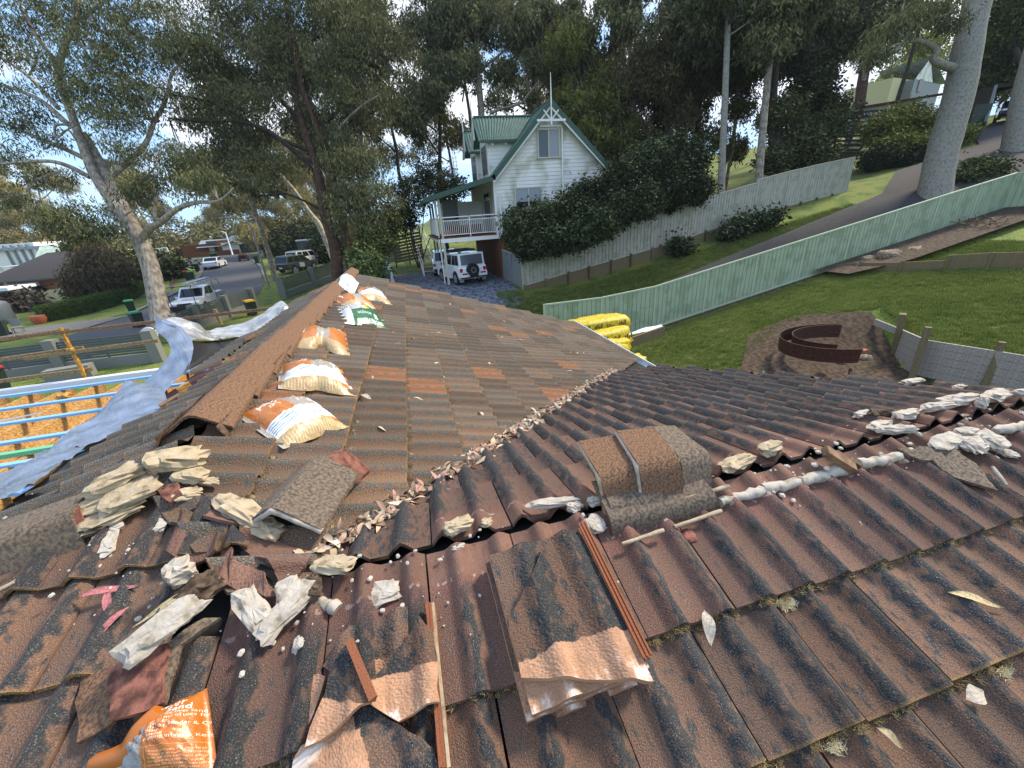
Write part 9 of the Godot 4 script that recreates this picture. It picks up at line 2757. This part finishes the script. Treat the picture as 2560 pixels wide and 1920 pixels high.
	for i in far.size():
		var e: Array = far[i]
		gum("%s gum in the far wood, %s" % [["golden lit", "olive", "dark green", "pale limbed"][i % 4], ["at the far left frame edge", "above the white walled house", "left of the pale roofed house", "over the pale green roof", "high behind the pale green roof", "right of the pale green roof", "behind the leaning pale gum trunk", "over the cream carport", "left of the rail fence", "above the covered boat", "behind the grey roofed house", "right of the grey roofed house", "above the street light arm", "behind the camper trailer", "between brick bungalow and street", "behind the brick bungalow roof", "right of the turning circle"][i]], on_ground(e[0], e[1]), e[2], Vector2(rng.randf_range(-2, 2), 0), 0.42, "bark_white" if i % 4 != 2 else "bark_grey", e[3], 0.10, Color(0.19, 0.17, 0.065) if i % 4 != 2 else Color(0.06, 0.07, 0.035), Color(0.52, 0.44, 0.19) if i % 4 != 2 else Color(0.19, 0.19, 0.09), 900, "gum trees in the far wood beyond the street", 500 + i)
	var ux := []
	var uc := []
	for i in 2600:
		var x := rng.randf_range(-150.0, -8.0)
		var z := -88.0 - rng.randf() * 34.0 + (x + 60.0) * -0.12
		if x > -46.0 and x < -22.0 and z > -101.0:
			z -= 14.0
		var hgt := rng.randf() * rng.randf_range(1.5, 7.0)
		ux.append(Transform3D(Basis.from_euler(Vector3(rng.randf() * 6, rng.randf() * 6, 0)).scaled(Vector3.ONE * rng.randf_range(2.0, 3.8)), on_ground(x, z, hgt)))
		var warm := noise_a.get_noise_1d(x * 0.12) * 0.5 + 0.5
		uc.append(Color(0.10, 0.10, 0.045).lerp(Color(0.42, 0.35, 0.16), clampf(warm * 0.7 + rng.randf_range(-0.3, 0.3), 0, 1)))
	var us := many("far_undergrowth", shrub_spray(12, 26, 0.30, 0.06), M["leaf_olive"], ux, uc, self)
	tag(us, "tawny and olive undergrowth of the far wood beyond the street", "undergrowth", "", "stuff")
	mat("far_hill", Color(0.30, 0.34, 0.24), 1.0)
	var hl := mb()
	hl.set_smooth_group(0)
	for i in 60:
		var x0 := -330.0 + i * 9.0
		for q in [[x0, -300], [x0 + 9, -300], [x0 + 9, -340], [x0, -300], [x0 + 9, -340], [x0, -340]]:
			hl.add_vertex(Vector3(q[0], (2.0 if q[1] == -300 else 5.0 + 3.0 * noise_b.get_noise_1d(q[0] * 0.012)), q[1]))
	single("hill", done(hl), M["far_hill"], "wooded blue green hill on the horizon", "hill", Transform3D(), "", "structure")

# ---------------------------------------------------------------- leaves and moss on the roof

func leaf_mesh(curl: float, len := 0.11, wid := 0.012) -> ArrayMesh:
	var st := mb()
	st.set_smooth_group(0)
	var rows := [[], [], []]
	for i in 7:
		var t := i / 6.0
		var w := wid * sin(PI * pow(t, 0.8)) + 0.0008
		var a := curl * (t - 0.5)
		var c := Vector3(sin(a) * len * 0.25, 0.010 * sin(t * 5.0) + 0.004, (t - 0.5) * len)
		rows[0].append(c + Vector3(-w, 0.003, 0))
		rows[1].append(c)
		rows[2].append(c + Vector3(w, 0.003, 0))
	return sheet(rows)

func build_litter():
	rng.seed = 99
	var lv := [leaf_mesh(0.6), leaf_mesh(-1.2, 0.10, 0.011), leaf_mesh(0.2, 0.085, 0.016)]
	var pal := [Color(0.42, 0.32, 0.20), Color(0.52, 0.42, 0.29), Color(0.60, 0.52, 0.40), Color(0.33, 0.20, 0.13), Color(0.47, 0.26, 0.20), Color(0.24, 0.15, 0.10), Color(0.55, 0.37, 0.24)]
	var dir := mid_n.cross(back_n).normalized()
	if dir.x < 0.0:
		dir = -dir
	var start := Vector3(-0.55, 3.905, -1.13)
	var s0 := (MID_D - mid_n.dot(start - Vector3(0, E, 0)))
	start += mid_n * s0
	var bys := [[[], []], [[], []], [[], []]]
	for i in 950:
		var t := pow(rng.randf(), 0.9) * 4.75 + 0.05
		var off := rng.randfn(0, 0.036)
		var p := start + dir * t + Vector3(off * 0.7, 0, off * 0.7 if off < 0 else -off * 0.7 * -1.0)
		var q := p - Vector3(0, E, 0)
		var y := maxf((MID_D - mid_n.x * q.x) / mid_n.y, (BACK_D - back_n.z * q.z) / back_n.y)
		p.y = y + E + 0.02 + rng.randf() * 0.045 * exp(-absf(off) * 14.0)
		var k := rng.randi_range(0, 2)
		bys[k][0].append(Transform3D(Basis.from_euler(Vector3(rng.randf_range(-0.6, 0.6), rng.randf() * TAU, rng.randf_range(-0.8, 0.8))).scaled(Vector3.ONE * rng.randf_range(0.5, 1.0)), p))
		bys[k][1].append(pal[rng.randi_range(0, 6)] * rng.randf_range(0.7, 1.1))
	var lo := thing("valley_leaf_litter", "dry brown gum leaves heaped along the roof valley", "leaf litter", Vector3.ZERO, 0.0, "", "stuff")
	for k in 3:
		many("leaves", lv[k], M["litter"], bys[k][0], bys[k][1], lo)
	var xs := []
	var cs := []
	for i in 70:
		var u := rng.randf_range(2.0, 8.0)
		var s := rng.randf_range(-0.3, 4.0)
		xs.append(slope_xf("mid", u, s, 0.032, rng.randf() * TAU).scaled_local(Vector3.ONE * rng.randf_range(0.5, 0.95)))
		cs.append(pal[rng.randi_range(0, 2)] * rng.randf_range(0.9, 1.3))
	var so := many("scattered_leaves", lv[0], M["litter"], xs, cs, self)
	tag(so, "small dry leaves scattered over the middle roof slope", "leaf litter", "", "stuff")
	var blade := mb()
	for i in 9:
		var a := rng.randf() * TAU
		var e := rng.randf_range(0.3, 1.3)
		var d := Vector3(cos(a) * cos(e), sin(e), sin(a) * cos(e)) * rng.randf_range(0.012, 0.026)
		var sd := Vector3(-sin(a), 0, cos(a)) * 0.0016
		var b := Vector3(rng.randf_range(-0.01, 0.01), 0, rng.randf_range(-0.006, 0.006))
		tri(blade, b - sd, b + sd, b + d)
	var bm := done(blade)
	var mx := []
	var mc := []
	for s in [-0.285, 0.022, 0.33]:
		for i in 1500:
			var u := rng.randf_range(-1.6, 3.1)
			var dens := noise_b.get_noise_2d(u * 2.0, s * 9.0)
			if dens < -0.12 and rng.randf() < 0.7:
				continue
			mx.append(slope_xf("near", u, s + rng.randf_range(-0.006, 0.014), 0.004 + tile_profile(u - 0.04) * 0.95 + (0.012 if rng.randf() < 0.4 else 0.0), rng.randf() * TAU).scaled_local(Vector3.ONE * rng.randf_range(0.5, 1.1)))
			mc.append(Color(0.16, 0.105, 0.045).lerp(Color(0.34, 0.25, 0.11), rng.randf()))
		for j in 15:
			var u0: float = 0.039 + 0.1515 * rng.randi_range(-10, 20) + 0.03
			if rng.randf() < 0.25:
				continue
			var big := rng.randf_range(0.6, 1.3)
			for i in 34:
				mx.append(slope_xf("near", u0 + rng.randfn(0, 0.018) * big, s + 0.014 + absf(rng.randfn(0, 0.010)) * big, 0.006 + rng.randf() * 0.01, rng.randf() * TAU).scaled_local(Vector3.ONE * rng.randf_range(0.5, 1.0)))
				mc.append(Color(0.50, 0.41, 0.22).lerp(Color(0.72, 0.64, 0.42), rng.randf()))
	for k in 9:
		var s: float = -0.430 + 0.326 * k
		for i in 420:
			var u := rng.randf_range(1.3, 6.5 - k * 0.1)
			var p := on_slope("mid", u, s)
			if back_n.dot(p - Vector3(0, E, 0)) < BACK_D:
				continue
			var pale := rng.randf() < 0.22
			mx.append(slope_xf("mid", u, s + rng.randf_range(-0.004, 0.016), 0.008 + tile_profile(u - 0.03) * 0.5, rng.randf() * TAU).scaled_local(Vector3.ONE * rng.randf_range(0.5, 1.2)))
			mc.append(Color(0.55, 0.46, 0.29) * rng.randf_range(0.8, 1.2) if pale else Color(0.19, 0.125, 0.055))
	var mo := many("roof_moss", bm, M["moss"], mx, mc, self)
	tag(mo, "golden brown moss along the tile course lines", "moss", "", "stuff")
	var one := [
		["pink gum leaf lying level in the lower left", Vector3(-1.074, 4.009, -1.168), 0.165, 0.010, 0.2, 1.50, "leaf_pink"],
		["upper half of the bent pink leaf below the level one", Vector3(-1.053, 3.994, -1.119), 0.12, 0.011, 0.5, 0.25, "leaf_pink"],
		["lower half of the bent pink leaf", Vector3(-1.027, 3.974, -1.052), 0.125, 0.011, -0.4, -0.55, "leaf_pink"],
		["pale curved gum leaf beside the grey mortar slab", Vector3(-0.879, 3.989, -1.068), 0.16, 0.009, -1.6, -0.75, "leaf_cream"],
		["pale two lobed leaf on the course line right of the tile stack", Vector3(0.678, 3.849, -0.619), 0.09, 0.018, 0.8, -0.6, "leaf_pale"],
		["long cream gum leaf on the right hand tiles", Vector3(1.536, 3.807, -0.478), 0.15, 0.012, 0.3, 0.95, "leaf_cream"],
		["broad pale leaf near the lower right corner", Vector3(1.262, 3.758, -0.314), 0.075, 0.021, 0.4, 1.5, "leaf_pale"],
		["small dry leaf hanging on moss at the lower right", Vector3(0.960, 3.755, -0.306), 0.06, 0.010, 0.8, 0.4, "leaf_tan"],
		["large pale leaf on the middle slope near the sand bags", Vector3(-0.444, 3.921, -2.637), 0.11, 0.018, 1.3, 0.4, "leaf_pale"],
		["pink and cream leaf standing in the valley", Vector3(0.011, 3.785, -1.571), 0.10, 0.022, 0.4, 1.2, "leaf_pink"],
		["upright dry leaf in the valley above the pink one", Vector3(0.437, 3.649, -1.997), 0.09, 0.02, 0.5, 0.3, "leaf_pink"],
	]
	for e in one:
		var up := near_n if e[1].z > -1.2 else mid_n
		var b := Basis(near_x, near_n, near_s) if up == near_n else Basis(Vector3.RIGHT, mid_n, Vector3.RIGHT.cross(mid_n)).orthonormalized()
		single("fallen_leaf", leaf_mesh(e[4], e[2], e[3]), M[e[6]], e[0], "leaf", Transform3D(b * Basis(Vector3.UP, e[5]), e[1]))
	single("twig", tube_mesh([Vector3(0.944, 3.443, -2.911), Vector3(1.036, 3.417, -2.944), Vector3(1.107, 3.397, -2.996)], [0.005, 0.005, 0.003], 5), M["twig_pale"], "forked pale twig near the valley", "twig")
	single("twig", tube_mesh([Vector3(1.036, 3.417, -2.944), Vector3(1.089, 3.393, -2.897)], [0.004, 0.003], 5), M["twig_pale"], "short arm of the forked pale twig", "twig")
	single("twig", tube_mesh([Vector3(0.155, 3.778, -1.807), Vector3(0.140, 3.730, -1.789), Vector3(0.194, 3.701, -1.765)], [0.003, 0.003, 0.003], 5), M["twig"], "thin bent twig standing at the valley edge", "twig")
